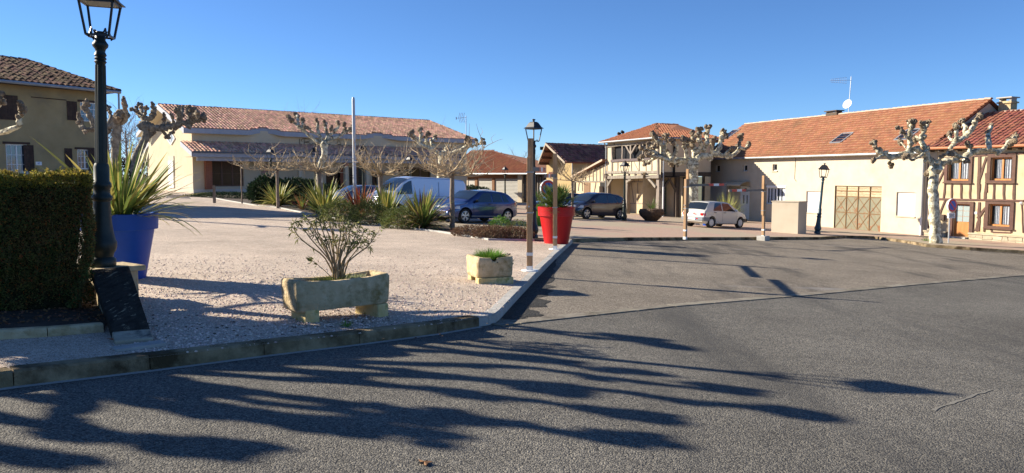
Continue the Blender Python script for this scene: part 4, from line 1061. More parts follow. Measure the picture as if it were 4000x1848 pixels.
# hipped roof
ov = .45
P0 = Vector((-.55, -ov, EC)); P1 = Vector((LL + .45, -ov - .05, EC)); ex = rl_(5.9, -ov); P2 = Vector((*ex, EC))
apx = FC.sz(*cc(632, 100), 3.3); apex = Vector((apx[0], 3.3, apx[1]))
rg = rl_(5.9, 4.4); r2_ = Vector((*rg, apex.z - .05))
lft = Vector((-.55, 4.2, EC + (apex.z - EC) * 1.0))
nC = (P1 - P0).cross(apex - P0).normalized()
def onpl(x, y): return Vector((x, y, P0.z - ((x - P0.x) * nC.x + (y - P0.y) * nC.y) / nC.z))
aL = Vector((-.55, 3.6, 0)); 
tile_roof(sh, 'roof_tiles', P0, P1, apex, P0 + (apex - P0) * .03 + Vector((0, 0, 0)), M_TILE_OR, colw=.26, rowl=.36, style='roman', cam=FC.cam(), under='roof')
tile_roof(sh, 'side_roof_tiles', P1, P2, r2_, apex, M_TILE_OR, colw=.26, rowl=.36, style='roman', cam=FC.cam(), under='side_roof', nmax=200)
skin(sh, 'roof_back', M_TILE_OR, [tuple(P0), tuple(apex - Vector((0, 0, .05))), tuple(r2_ - Vector((0, 0, .05))), (r2_.x, 9.5, EC), (-.5, 9.5, EC)])
ridge_tiles(sh, P1, apex, M_RIDGE, r=.15); ridge_tiles(sh, apex, r2_, M_RIDGE, r=.12); ridge_tiles(sh, P0, apex, M_RIDGE, r=.09)
gutter_pipe(sh, tuple(P0 + Vector((0, -.06, -.04))), tuple(P1 + Vector((0, -.06, -.04))), .07)
gutter_pipe(sh, tuple(P1 + Vector((.03, -.03, -.04))), tuple(P2 + Vector((0, 0, -.04))), .06)
MB().prism([(P0.x, P0.y, EC - .08), (P1.x, P1.y, EC - .08), (LL, 0, EC - .08), (0, 0, EC - .08)], (0, 0, .05)).build('soffit', M_WOODGREY, sh)
skin(sh, 'wall', M_CREAM_S, [(0, 0, gz0), (0, 0, EC), (0, 8, EC), (0, 8, gz0)])
# floodlights on the roof corner
q = fw_world(FC, .1, 1.2, EC + .35)
fl = empty('roof_floodlights', q, 0, 'small black floodlights on a stub mast at the porch house roof corner', 'floodlight')
MB().tube([(0, 0, -.5), (0, 0, .35)], .03, 6).build('mast', M_ZINC, fl)
for dx in (-.16, .12): MB().box((dx, -.05, .42 + dx * .5), (.28, .18, .2), rz=.3, ry=.5).build('lamp_head', M_BLACK, fl)

# low lean-to wing joining on the left (half timbered)
FL = Facade(left + dl * 6.2, left - dl * .02, z0=G(*left) + .1)
ln = FL.root('lean_to_wing', 'low half timbered wing with sloping roof between the yellow gabled barn and the porch house', 'house')
lz = lambda x, y, off=0: FL.sz(2100 + x / 3.4, 500 + y / 3.4, off)
pa = lz(385, 662); pb = lz(890, 448)
pa = (max(pa[0], 0), pa[1])
skin(ln, 'wall', M_GOLD, [(pa[0] + .2, 0, -1), (FL.L, 0, -1), (FL.L, 0, pb[1] - .1), (pa[0] + .2, 0, pa[1] - .05)])
for x, y0, y1 in ((540, 600, 700), (590, 590, 700), (640, 575, 700), (690, 560, 705), (740, 545, 705), (785, 530, 705), (832, 515, 705), (878, 500, 705)):
    p = lz(x, y0); q = lz(x, y1)
    MB().beam((p[0], -.012, p[1] + .1), (q[0], -.012, q[1]), .12, .07, jig=.02, seg=3).build('beam', M_WOODGREY, ln)
for a, b_ in (((490, 712), (895, 712)), ((555, 725), (540, 835)), ((597, 725), (597, 840)), ((775, 725), (755, 860)), ((490, 720), (488, 830))):
    p = lz(*a); q = lz(*b_); MB().beam((p[0], -.012, p[1]), (q[0], -.012, q[1]), .12, .07, jig=.02, seg=3).build('beam', M_WOODGREY, ln)
p = lz(620, 725); q = lz(700, 860); MB().lo(p[0], q[0], -.05, .0, q[1] - .8, p[1]).build('door', mat('brown_plank_door', (.15, .085, .045), .8, (.22, .13, .07), 7, stretch=(5, 5, .4)), ln)
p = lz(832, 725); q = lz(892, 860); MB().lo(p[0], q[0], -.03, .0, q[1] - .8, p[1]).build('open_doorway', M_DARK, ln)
MB().lo(q[0] - .32, q[0] - .22, -.4, -.031, q[1] - .8, p[1] - .3).build('door_leaf', M_WOODGREY, ln)
a_ = Vector((pa[0], -.5, pa[1])); b2_ = Vector((FL.L, -.5, pb[1] + .05)); 
MB().prism([(a_.x, -.5, a_.z), (b2_.x, -.5, b2_.z), (b2_.x, -.5, b2_.z + .16), (a_.x, -.5, a_.z + .12)], (0, .05, 0)).build('verge_board', M_RIDGE_P, ln)
MB().prism([(a_.x, -.45, a_.z + .02), (b2_.x, -.45, b2_.z + .04), (b2_.x, -.45, b2_.z + .14), (a_.x, -.45, a_.z + .1)], (0, 6, 0)).build('roof', M_TILE_OLD, ln)

# ================================================================ YELLOW BARN (D)
YB = 76.0
b0 = at(2134, 790, YB); b1 = at(2236, 790, YB - 3.0)
FB = Facade((b0.x, b0.y), (b1.x, b1.y), z0=G(b0.x, b0.y) + .1)
bn = FB.root('gabled_barn', 'yellow rendered barn with a diamond opening in its gable and old brown tiled roof', 'barn')
bzf = lambda x, y, off=0: FB.sz(2040 + x / 5.95, 560 + y / 5.95, off)
ap = bzf(785, 30); le = bzf(565, 330); re = bzf(1180, 430)
BL = FB.L
cxb = ap[0]
wallp = [(0, 0, -1), (BL, 0, -1), (BL, 0, re[1]), (cxb, 0, ap[1] - .1), (0, 0, le[1] + .2)]
# diamond hole: build gable in four quads round the diamond
dpt = [bzf(885, 290), bzf(930, 415), bzf(883, 530), bzf(843, 415)]
dT, dR, dB, dL = [(x, 0, z) for x, z in dpt]
b = MB()
b.poly([(0, 0, -1), (0, 0, le[1] + .2), (cxb, 0, ap[1] - .1), dT, dL, dB, ((dB[0]), 0, -1)])
b.poly([(dB[0], 0, -1), dB, dR, dT, (cxb, 0, ap[1] - .1), (BL, 0, re[1]), (BL, 0, -1)])
for a, c_ in ((dT, dR), (dR, dB), (dB, dL), (dL, dT)): b.poly([a, c_, (c_[0], .3, c_[2]), (a[0], .3, a[2])])
b.build('wall', M_BARNW, bn)
MB().lo(dL[0], dR[0], .3, .32, dB[2], dT[2]).build('diamond_backing', mat('barn_inner', (.25, .16, .06), .9), bn)
LB = 9.0
skin(bn, 'wall', M_BARNW, [(BL, 0, -1), (BL, LB, -1), (BL, LB, re[1]), (BL, 0, re[1])])
skin(bn, 'wall', M_BARNW, [(0, 0, -1), (0, LB, -1), (0, LB, le[1]), (0, 0, le[1])])
o_ = -1.3
apx_ = Vector((cxb, o_, ap[1] + .1)); re_ = Vector((BL + .35, o_, re[1] - .05)); lfe = bzf(375, 455, o_); le_ = Vector((lfe[0], o_, lfe[1]))
tile_roof(bn, 'roof_tiles', re_, re_ + Vector((0, LB + 1.5, 0)), apx_ + Vector((0, LB + 1.5, 0)), apx_, M_TILE_OLD, colw=.27, rowl=.36, style='roman', cam=FB.cam(), under='roof', nmax=240, jit=.03)
b = MB(); b.prism([tuple(apx_), tuple(le_), tuple(le_ + Vector((0, 0, -.1))), tuple(apx_ + Vector((0, 0, -.1)))], (0, LB + 1.5, 0)); b.build('left_roof', M_TILE_OLD, bn)
b = MB()
for (a, c_) in ((apx_, re_), (apx_, le_)):
    b.prism([tuple(a + Vector((0, 0, .06))), tuple(c_ + Vector((0, 0, .06))), tuple(c_ - Vector((0, 0, .16))), tuple(a - Vector((0, 0, .18)))], (0, -.05, 0))
b.build('verge_boards', mat('pale_verge', (.40, .33, .25), .8), bn)
for t in (.3, .62, .93):
    p = apx_.lerp(le_, t); MB().lo(p.x - .08, p.x + .08, o_, 0, p.z - .32, p.z - .14).build('purlin', M_WOODBR, bn)
ridge_tiles(bn, apx_, apx_ + Vector((0, LB, 0)), M_TILE_OLD, r=.12)
p = bzf(618, 668); q = bzf(755, 735)
for i in range(4): MB().lo(p[0] + (q[0] - p[0]) * i / 4 + .02, p[0] + (q[0] - p[0]) * (i + 1) / 4 - .02, -.05, .0, q[1], p[1]).build('vent_slat', mat('vent_red', (.16, .05, .035), .8) if i == 0 else MATS['vent_red'], bn)
MB().tube([(BL + .05, -.1, re[1]), (BL + .05, -.1, -.5)], .05, 6).build('downpipe', M_ZINC, bn)
fl = at(2131, 575, 150)
fm_ = empty('stadium_floodlight', (fl.x, fl.y, G(fl.x, fl.y)), 0, 'distant tall floodlight mast with two lamps beside the yellow barn gable', 'floodlight')
hh = fl.z - G(fl.x, fl.y); MB().tube([(0, 0, 0), (0, 0, hh)], .08, 6).build('mast', M_ZINC, fm_)
for dx in (-.7, .7): MB().box((dx, 0, hh - .2), (.75, .4, .5), rx=.4).build('lamp_head', M_BLACK, fm_)
MB().tube([(-1, 0, hh - .5), (1, 0, hh - .5)], .06, 6).build('crossarm', M_ZINC, fm_)

# ================================================================ GARAGE ROW (shed with roller doors)
YS = 94.0
s0_ = at(1775, 780, YS + 5); s1_ = at(2142, 780, YS - 5)
FS = Facade((s0_.x, s0_.y), (s1_.x, s1_.y), z0=G(s0_.x, s0_.y) + .1)
gs = FS.root('garage_row', 'low garage building with steel roller doors, timber lintels and orange tiled hip roof', 'garage')
c8 = lambda x, y, off=0: FS.sz(1700 + x / 3.9675, 650 + y / 3.9667, off)
es = c8(900, 110)[1]
d1_ = (c8(655, 0)[0], c8(883, 0)[0], -.4, c8(750, 187)[1]); d2_ = (c8(920, 0)[0], c8(1285, 0)[0], -.4, c8(1100, 192)[1]); d0_ = (c8(505, 0)[0], c8(615, 0)[0], -.4, c8(560, 205)[1])
SL = FS.L
MB().lo(0, c8(1300, 0)[0], .0, .1, d1_[3], es).build('lintel', mat('orange_brown_timber', (.17, .075, .03), .75, (.24, .11, .045), 5), gs)
for x in (615, 655 - 14, 883 + 2, 906): pass
for a, c_ in ((615, 655), (883, 920)): MB().lo(c8(a, 0)[0], c8(c_, 0)[0], -.05, .1, -1, d1_[3]).build('post', MATS['orange_brown_timber'], gs)
MB().lo(-.5, c8(505, 0)[0], .0, .1, -1, es).build('wall', M_CREAM, gs)
MB().lo(d0_[0], d0_[1], .05, .1, -1, d0_[3]).build('wall', M_WHITEWALL, gs)
for q in (d1_, d2_): roller(gs, q[0], q[1], -1.2, q[3], M_ROLL, y=.06, pitch=.16, name='roller_door')
MB().lo(c8(1285, 0)[0], c8(1350, 0)[0], -.08, .1, -1, es).build('pilaster', M_CREAM, gs)
MB().lo(c8(1350, 0)[0], SL, .3, .4, -1, es).build('open_shed', mat('old_wood_store', (.06, .045, .035), .9, (.14, .11, .08), 2, stretch=(3, 3, .6)), gs)
b = MB()
for i in range(12): x = c8(1350, 0)[0] + .2 + i * .38; b.lo(x, x + .14, .2, .29, -1 + rng.uniform(0, 1.4), es - rng.uniform(0, .8))
b.build('stacked_boards', M_WOODGREY, gs)
e0 = Vector((-1.5, -.5, es)); e1 = Vector((SL + .6, -.5, es)); rg0 = FS.sz(1835, 592, 4.5); rg1 = FS.sz(2140, 690, .4)
t0 = Vector((-1.5, 4.5, FS.sz(1835, 592, 4.5)[1])); hipt = Vector((FS.sz(1930, 605, 4.5)[0], 4.5, t0.z))
tile_roof(gs, 'roof_tiles', e0, e1, hipt, t0, M_TILE_OR, colw=.27, rowl=.40, style='canal', cam=FS.cam(), under='roof', nmax=220)
ridge_tiles(gs, e1, hipt, M_TILE_OLD, r=.1); ridge_tiles(gs, t0, hipt, M_RIDGE, r=.12)
gutter_pipe(gs, (-1.5, -.6, es - .05), (SL + .6, -.6, es - .05), .1)
MB().prism([(-1.2, .4, es), (SL, .4, es), (SL, 9, es), (-1.2, 9, es)], (0, 0, -3.5)).build('side_walls', M_CREAM, gs)
skin(gs, 'roof_back', M_TILE_OR, [tuple(e1), (SL + .6, 9.5, es), tuple(hipt - Vector((0, 0, .05)))])

# ================================================================ VILLAGE HALL (B)
hc = gp(756, 748, .12); hc = Vector((hc.x, hc.y)) * (66.0 / hc.y)
dh_ = Vector((1.06, 1)).normalized()
FH = Facade(hc, hc + dh_ * 34, z0=EYE - (748 - 683) / 3000 * 66.0)
hz0 = FH.z0
hl = FH.root('village_hall', 'long cream village hall with pink tiled roof, grey wavy fascia and lower tiled porch', 'hall')
c2 = lambda x, y: (500 + x / 2.1633, 300 + y / 2.1636)
c3 = lambda x, y: (1000 + x / 1.831, 350 + y / 1.831)
HL = FH.sz(1822, 600)[0]
ez1 = FH.sz(*c2(545, 432), -.5); EH = ez1[1]
fh = .42
GW = 10.8                      # gable depth
apex_z = FH.sz(*c2(325, 235), GW / 2)[1]
# gable wall, lit by the sun: frame looking along the short side
FE = Facade(hc + FH.n * GW, hc, z0=FH.z0)
def to_h(F, x, y, z): p = F.O + F.d * x + F.n * y; q = p - FH.O; return (q.dot(FH.d), q.dot(FH.n), z)
ez_ = lambda x, y, off=0: FE.sz(*c2(x, y), off)
dd = ez_(347, 712); dd2 = ez_(395, 938)
diam = [ez_(368, 465), ez_(400, 520), ez_(368, 572), ez_(333, 520)]
slope = (apex_z - EH) / (GW / 2)
b = MB()
def hp(x, z, y=0): return to_h(FE, x, y, z)
cxg = GW / 2
b.poly([hp(0, -1.2), hp(GW, -1.2), hp(GW, EH), hp(cxg, apex_z - .1), hp(0, EH)])
b.build('gable_wall', M_HALLW, hl)
b = MB(); b.poly([hp(-.001, -1.2, -.02), hp(GW, -1.2, -.02), hp(GW, ez_(400, 840)[1], -.02), hp(-.001, ez_(400, 840)[1], -.02)]); b.build('stone_dado', mat('pale_stone_dado', (.50, .43, .33), .9, (.56, .49, .39), 2), hl)
# white double door and its pale surround
b = MB(); b.prism([hp(dd[0] - .12, dd2[1], -.03), hp(dd2[0] + .12, dd2[1], -.03), hp(dd2[0] + .12, dd[1] + .45, -.03), hp(dd[0] - .12, dd[1] + .45, -.03)], tuple(Vector(hp(0, 0, -.03)) - Vector(hp(0, 0, 0)))); b.build('door_surround', MATS['pale_stone_dado'], hl)
mid = (dd[0] + dd2[0]) / 2
for a, c_ in ((dd[0], mid - .02), (mid + .02, dd2[0])):
    b = MB(); b.prism([hp(a, dd2[1], -.07), hp(c_, dd2[1], -.07), hp(c_, dd[1], -.07), hp(a, dd[1], -.07)], tuple(Vector(hp(0, 0, -.03)) - Vector(hp(0, 0, 0)))); b.build('door', M_WHITE, hl)
# diamond window
b = MB(); cs = [Vector(hp(x, z, -.05)) for x, z in diam]
nE = Vector((FE.n.dot(FH.d), FE.n.dot(FH.n), 0))
for i in range(4): b.beam(tuple(cs[i]), tuple(cs[(i + 1) % 4]), .09, .08, up=tuple(nE))
b.beam(tuple(cs[0]), tuple(cs[2]), .07, .06, up=tuple(nE)); dwm = b.build('diamond_window', M_WHITE, hl)
MB().poly([tuple(c) for c in cs]).build('pane', mat('pale_glass', (.30, .34, .36), .2), dwm)
# front wall with windows
wz = ez_  # alias
h3 = lambda x, y, off=0: FH.sz(*c3(x, y), off)
h2 = lambda x, y, off=0: FH.sz(*c2(x, y), off)
p = h2(705, 705); q = h2(980, 925)
wins = [(p[0], q[0], q[1], p[1])]
for a, c_ in (((500, 580), (620, 690)), ((665, 560), (800, 700)), ((830, 590), (870, 680)), ((1020, 560), (1105, 640)), ((1110, 560), (1250, 640))):
    p = h3(*a); q = h3(*c_); wins.append((p[0], q[0], .35, p[1] + .05))
p = h3(1437, 462); q = h3(1475, 540); wins.append((p[0], q[0], q[1], p[1]))
wall(hl, 'front_wall', M_HALLW, 0, HL, -1.6, EH, wins, depth=.35)
M_FRB = mat('brown_window_frame', (.10, .05, .03), .5)
for i, w in enumerate(wins):
    o = window(hl, *w, y=.2, fm=M_FRB, fw=.12, mull=2 if i == 0 else (1 if i != 6 else 0), bars=(0, 1 if i < 6 else 0), glass=M_DGLASS)
MB().lo(-.02, HL, -.04, 0, -1.6, h2(800, 950)[1]).build('white_plinth', M_WHITEWALL, hl)
# brick piers under the porch
for a, c_ in ((640, 703),):
    p = h2(a, 680); q = h2(c_, 950)
    r_ = MB().lo(p[0], q[0], -.35, 0, q[1], p[1]).build('brick_pier', M_BRICK, hl)
    n_ = 30; b = MB()
    for i in range(n_): z = q[1] + (p[1] - q[1]) * i / n_; b.lo(p[0] - .006, q[0] + .006, -.356, -.01, z, z + .012)
    b.build('mortar_joints', mat('mortar', (.30, .24, .19), .9), r_)
for x in (1450, 1650): pass
for x0, x1, top in ((300, 325, 515), (780, 805, 530), (630, 655, 520), (990, 1015, 560)):
    p = h3(x0, top, -1.9); q = h3(x1, 700, -1.9)
    MB().lo(p[0], q[0], -2.1, -1.75, -1.6, p[1]).build('porch_pier', M_HALLW, hl)
    MB().lo(p[0] - .01, q[0] + .01, -2.12, -1.74, p[1] - .35, p[1] + .12).build('pier_cap', mat('salmon_cap', (.42, .17, .09), .8) if x0 == 300 else MATS['salmon_cap'], hl)
MB().lo(h3(590, 0)[0], h3(640, 0)[0], -.05, 0, -1.5, h3(600, 560)[1]).build('brick_panel', M_BRICK, hl)
MB().lo(h3(20, 0)[0], h3(70, 0)[0], -.04, 0, h2(1080, 845)[1], h2(1080, 740)[1]).build('notice_poster', M_POSTER, hl)
# wavy main eave: the eave line climbs the slope at two waves
def wave(xp): 
    out = []
    for (cxw, wd_, up) in xp: out.append((cxw, wd_, up))
    return out
w1x = h2(1150, 440)[0]; w2x = h3(870, 335)[0]
def bump(x, c_, w, h_): 
    t = abs(x - c_) / w
    return h_ * .5 * (1 + math.cos(math.pi * min(1, t)))
A3 = Vector((-.8, -.55, EH)); ridge_y = GW / 2
u3 = Vector((1, 0, 0)); sl = Vector((0, ridge_y + .55, apex_z - EH)); sL = sl.length; v3 = sl / sL
rx1 = FH.sz(1677, 489, GW / 2)[0]
def main_edge(x): return max(bump(x, w1x, 2.0, .75), bump(x, w2x, 2.6, .75))
XE = HL + 1.0
clip = [(x + .8, main_edge(x)) for x in np.linspace(-.8, XE, 90)]
clip += [(rx1 + .8, sL), (0, sL)]
Bp = Vector((XE, -.55, EH)); Cp = Vector((rx1, ridge_y, apex_z)); Dp = Vector((-.8, ridge_y, apex_z))
tile_roof(hl, 'roof_tiles', A3, Bp, Cp, Dp, M_TILE, colw=.31, rowl=.42, style='canal', cam=FH.cam(), clip=clip, under='roof', nmax=300)
ridge_tiles(hl, Dp, Cp, M_RIDGE, r=.14); ridge_tiles(hl, Bp, Cp, M_RIDGE, r=.12)
skin(hl, 'roof_back', M_TILE, [(-.8, GW + .8, EH), tuple(Dp - Vector((0, 0, .06))), tuple(Cp - Vector((0, 0, .06))), (XE, GW + .8, EH)])
skin(hl, 'roof_end', M_TILE, [(XE, -.5, EH), (XE, GW + .8, EH), tuple(Cp - Vector((0, 0, .06)))])
skin(hl, 'end_wall', M_HALLW, [(HL, 0, -2), (HL, GW, -2), (HL, GW, EH), (HL, 0, EH)])
# fascia follows the wave
def ribbon(name, m, xs, f_top, f_y, hgt, th=.06):
    V = []; fs = []
    for i, x in enumerate(xs):
        zt = f_top(x); y = f_y(x)
        V += [(x, y, zt), (x, y, zt - hgt), (x, y + th, zt - hgt), (x, y + th, zt)]
    for i in range(len(xs) - 1):
        for k in range(4): fs.append((4 * i + k, 4 * i + (k + 1) % 4, 4 * i + 4 + (k + 1) % 4, 4 * i + 4 + k))
    b = MB(); b.add(V, fs); return b.build(name, m, hl)
xsr = np.linspace(-.8, XE, 90)
ribbon('fascia', M_GREYF, xsr, lambda x: EH + main_edge(x) * v3.z - .02, lambda x: -.55 + main_edge(x) * v3.y - .08, fh)
ribbon('soffit', M_HALLW, xsr, lambda x: EH + main_edge(x) * v3.z - fh, lambda x: -.55 + main_edge(x) * v3.y - .02, .04, .6)
# gable barge boards
for sgn in (-1, 1):
    y0 = -.62 if sgn < 0 else GW + .62
    a = Vector((-.82, GW / 2, apex_z - .02)); c_ = Vector((-.82, y0, EH - .03))
    MB().prism([tuple(a), tuple(c_), tuple(c_ - Vector((0, 0, .42))), tuple(a - Vector((0, 0, .48)))], (-.07, 0, 0)).build('barge_board', M_GREYF, hl)
    MB().prism([(-.8, y0, EH - .38), (0, y0, EH - .38), (0, GW / 2, apex_z - .42), (-.8, GW / 2, apex_z - .42)], (0, 0, .04)).build('verge_soffit', M_HALLW, hl)
MB().prism([(-.82, -.62, EH - .03), (-.82, -.1, EH - .03), (-.82, -.1, EH - .45), (-.82, -.62, EH - .45)], (.8, 0, 0)).build('fascia_return', M_GREYF, hl)
# porch roof
pw = h2(740, 545, -.02)
PT = h2(560, 545)[1]; py_ = -2.4
PE = h2(640, 633, py_)[1]
A4 = Vector((-.9, py_, PE)); sl4 = Vector((0, -py_, PT - PE)); s4 = sl4.length; v4 = sl4 / s4; XP = h3(1420, 500, -1.0)[0]
e1x = h3(290, 490, py_)[0]
def low_edge(x): return max(bump(x, h2(1450, 680, py_)[0], 1.6, .55), bump(x, h3(900, 495, py_)[0], 1.8, .4))
clip4 = [(x + .9, low_edge(x)) for x in np.linspace(-.9, XP, 70)] + [(XP + .9, s4), (0, s4)]
tile_roof(hl, 'porch_roof_tiles', A4, Vector((XP, py_, PE)), Vector((XP, 0, PT)), Vector((-.9, 0, PT)), M_TILE, colw=.31, rowl=.42, style='canal', cam=FH.cam(), clip=clip4, under='porch_roof', nmax=300)
xs4 = np.linspace(-.9, XP, 70)
ribbon('porch_fascia', M_GREYF, xs4, lambda x: PE + low_edge(x) * v4.z - .03, lambda x: py_ + low_edge(x) * v4.y - .07, .40)
ribbon('porch_gutter', mat('dark_gutter', (.09, .10, .12), .5), xs4, lambda x: PE + low_edge(x) * v4.z + .02, lambda x: py_ + low_edge(x) * v4.y - .19, .13, .11)
MB().lo(-.88, XP, py_ + .05, -.005, PE - .42, PE - .38).build('porch_ceiling', M_HALLW, hl)
MB().lo(-.4, XP, py_ + .25, py_ + .55, PE - .75, PE - .43).build('porch_beam', M_GREYF, hl)
MB().prism([(-.92, 0, PT - .03), (-.92, py_ - .05, PE - .03), (-.92, py_ - .05, PE - .42), (-.92, 0, PT - .42)], (-.07, 0, 0)).build('porch_barge_board', M_GREYF, hl)
# left lower wing behind the gable
gl_ = [FE.sz(*c2(125, 620), 0), ]
MB().prism([(1.0, GW, -1.2), (1.0, GW + 3.5, -1.2), (1.0, GW + 3.5, EH - 2.0), (1.0, GW, EH - .6)], (14, 0, 0)).build('side_wing', M_HALLW, hl)
MB().prism([(.2, GW, EH - .5), (.2, GW + 4.2, EH - 2.3), (.2, GW + 4.2, EH - 2.7), (.2, GW, EH - .9)], (15, 0, 0)).build('side_wing_roof', M_GREYF, hl)
# cursive greeting of thin tubing above the porch
p = FH.sz(1162, 0)[0]; q = FH.sz(1410, 0)[0]; zt = FH.sz(1165, 541)[1]; zb = FH.sz(1165, 572)[1]
H_ = zt - zb; W_t = q - p
def glyph(pts, x0, w, sc=1): return [(x0 + a * w, -.06, zb + b_ * H_ * sc) for a, b_ in pts]
circ = lambda cx, cy, r, a0, a1, n=10: [(cx + r * math.cos(a0 + (a1 - a0) * i / n), cy + r * math.sin(a0 + (a1 - a0) * i / n)) for i in range(n + 1)]
letters = []
Bl = [(.0, 0), (.12, .95)]
strokes = [
    ([(.02, .62), (.0, .8), (.02, .95), (.06, 1.0), (.13, .95), (.14, .75), (.09, .6), (.05, .56), (.12, .52), (.15, .3), (.12, .08), (.05, .0), (.0, .05)],),
    ([(.06, 1.0), (.055, .5), (.04, 0)],),
    ([(.19, .45), (.16, .3), (.17, .08), (.2, .02), (.23, .12), (.23, .32), (.2, .45), (.24, .35), (.27, .4)],),
    ([(.27, .4), (.27, .05), (.275, .3), (.30, .42), (.32, .3), (.32, .05)],),
    ([(.345, .4), (.345, .05), (.35, .3), (.375, .42), (.395, .3), (.395, .05)],),
    ([(.42, .2), (.46, .3), (.45, .42), (.43, .38), (.42, .15), (.45, .03), (.49, .12)],),
    ([(.54, .0), (.58, .9), (.60, .9), (.64, .0)],), ([(.555, .4), (.63, .4)],),
    ([(.67, .4), (.67, .05), (.675, .3), (.70, .42), (.72, .3), (.72, .05)],),
    ([(.745, .4), (.745, .05), (.75, .3), (.775, .42), (.795, .3), (.795, .05)],),
    ([(.82, .2), (.86, .3), (.85, .42), (.83, .38), (.82, .15), (.85, .03), (.88, .12)],), ([(.84, .55), (.87, .7)],),
    ([(.90, .2), (.94, .3), (.93, .42), (.91, .38), (.90, .15), (.93, .03), (.98, .12)],)]
b = MB()
for (st,) in strokes: b.tube([(p + a * W_t, -.08, zb + c_ * H_) for a, c_ in st], .022, 4)
b.lo(p - .15, p - .12, -.06, -.03, zb - .05, zt).lo(p - .15, q, -.06, -.03, zb - .05, zb - .02); b.build('greeting_tubing', M_BLACK, hl)
# stone trough by the brick pier, bicycle rack, path
pt = h2(580, 940)
tp = gp(*c2(580, 945)); 
x_ = fw_world(FH, h2(540, 930, -.8)[0], -.8, 0)

# ================================================================ OCHRE HOUSE AT LEFT (A)
Y0 = 38.0
cA = Vector(((395 - 2000) / 3000 * Y0, Y0)); dA = Vector((.64, 1)).normalized()
FA = Facade(cA - dA * 11, cA, z0=G(*cA) + .12)
ho = FA.root('ochre_house', 'shaded ochre rendered house with dark brown shutters and weathered, shade-darkened canal tile roof at the left', 'house')
ca = lambda x, y: (x / 2.2875, 200 + y / 2.2885)
az_ = lambda x, y, off=0: FA.sz(*ca(x, y), off)
AL = FA.L
EA = (az_(0, 275)[1] + az_(860, 345)[1]) / 2
u1 = (az_(695, 0)[0], az_(860, 0)[0], az_(780, 628)[1], az_(780, 458)[1])
l1 = (az_(650, 0)[0], az_(785, 0)[0], az_(715, 1055)[1], az_(715, 878)[1])
f1 = (az_(5, 0)[0], az_(203, 0)[0], az_(100, 1075)[1] - .6, az_(100, 830)[1])
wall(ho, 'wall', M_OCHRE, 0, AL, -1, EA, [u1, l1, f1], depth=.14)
skin(ho, 'wall', M_OCHRE, [(AL, 0, -1), (AL, 8, -1), (AL, 8, EA), (AL, 0, EA)])
skin(ho, 'wall', M_OCHRE, [(0, 0, -1), (0, 8, -1), (0, 8, EA), (0, 0, EA)])
for w, br in ((u1, (1, 2)), (l1, (1, 2)), (f1, (1, 3))):
    o = window(ho, *w, y=.08, fw=.05, mull=1, bars=br, glass=mat('sky_lit_glass', (.05, .07, .10), .04, spec=1.0) if w is u1 else MATS['sky_lit_glass'])
    MB().lo(w[0] - .12, w[1] + .1, -.04, 0, w[3], w[3] + .1).build('lintel', M_SHUT, ho)
# shutters
for a, c_ in (((593, 445), (690, 620)), ((572, 868), (648, 1050)), ((785, 878), (870, 1070)), ((205, 838), (307, 1072)), ):
    p = az_(*a); q = az_(*c_); shutter_panel(ho, p[0], q[0], q[1], p[1], M_SHUT)
p = az_(-30, 385); q = az_(165, 618); shutter_panel(ho, p[0] - .3, q[0], q[1], p[1], M_SHUT, boards=5)
p = az_(345, 1004); MB().lo(p[0] - .13, p[0] + .13, -.02, 0, p[1] - .08, p[1] + .08).build('number_plate', M_SIGNW, ho)
text_mesh('47', .12, M_SIGNB, ho, (p[0], -.024, p[1] - .04), name='house_number')
MB().tube([(az_(278, 410)[0], -.02, az_(278, 410)[1]), (az_(590, 438)[0], -.02, az_(590, 438)[1])], .02, 5).build('cable', M_SHUT, ho)
ovA = .75
pA0 = Vector((-.5, -ovA, EA)); pA1 = Vector((AL + ovA, -ovA, EA))
rA = az_(240, 78, 4.0); rzA = rA[1]
RA1 = Vector((rA[0], 4.0, rzA)); RA0 = Vector((-.5, 4.0, rzA))
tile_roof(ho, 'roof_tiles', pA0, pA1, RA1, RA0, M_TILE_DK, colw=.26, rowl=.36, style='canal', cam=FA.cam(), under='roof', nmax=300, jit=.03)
ridge_tiles(ho, pA1, RA1, M_TILE_DK, r=.14, L=.4); ridge_tiles(ho, RA0, RA1, M_TILE_DK, r=.14)
skin(ho, 'hip_end', M_TILE_DK, [tuple(pA1), (AL + ovA, 8.7, EA), tuple(RA1 - Vector((0, 0, .05)))])
skin(ho, 'roof_back', M_TILE_DK, [tuple(RA0 - Vector((0, 0, .05))), tuple(RA1 - Vector((0, 0, .05))), (AL + ovA, 8.7, EA), (-.5, 8.7, EA)])
MB().prism([(pA0.x, -ovA, EA - .1), (pA1.x, -ovA, EA - .1), (pA1.x, 8.7, EA - .1), (pA0.x, 8.7, EA - .1)], (0, 0, .05)).build('soffit', M_WOODDK, ho)
gutter_pipe(ho, (pA0.x, -ovA - .07, EA - .05), (pA1.x, -ovA - .07, EA - .08), .075)
MB().tube([(AL + ovA, -ovA + .1, EA - .1), (AL + ovA - .02, -ovA + .1, EA - 1.5), (AL + .08, .1, EA - 2.1), (AL + .08, .1, 0)], .05, 8).build('downpipe', M_ZINC, ho)

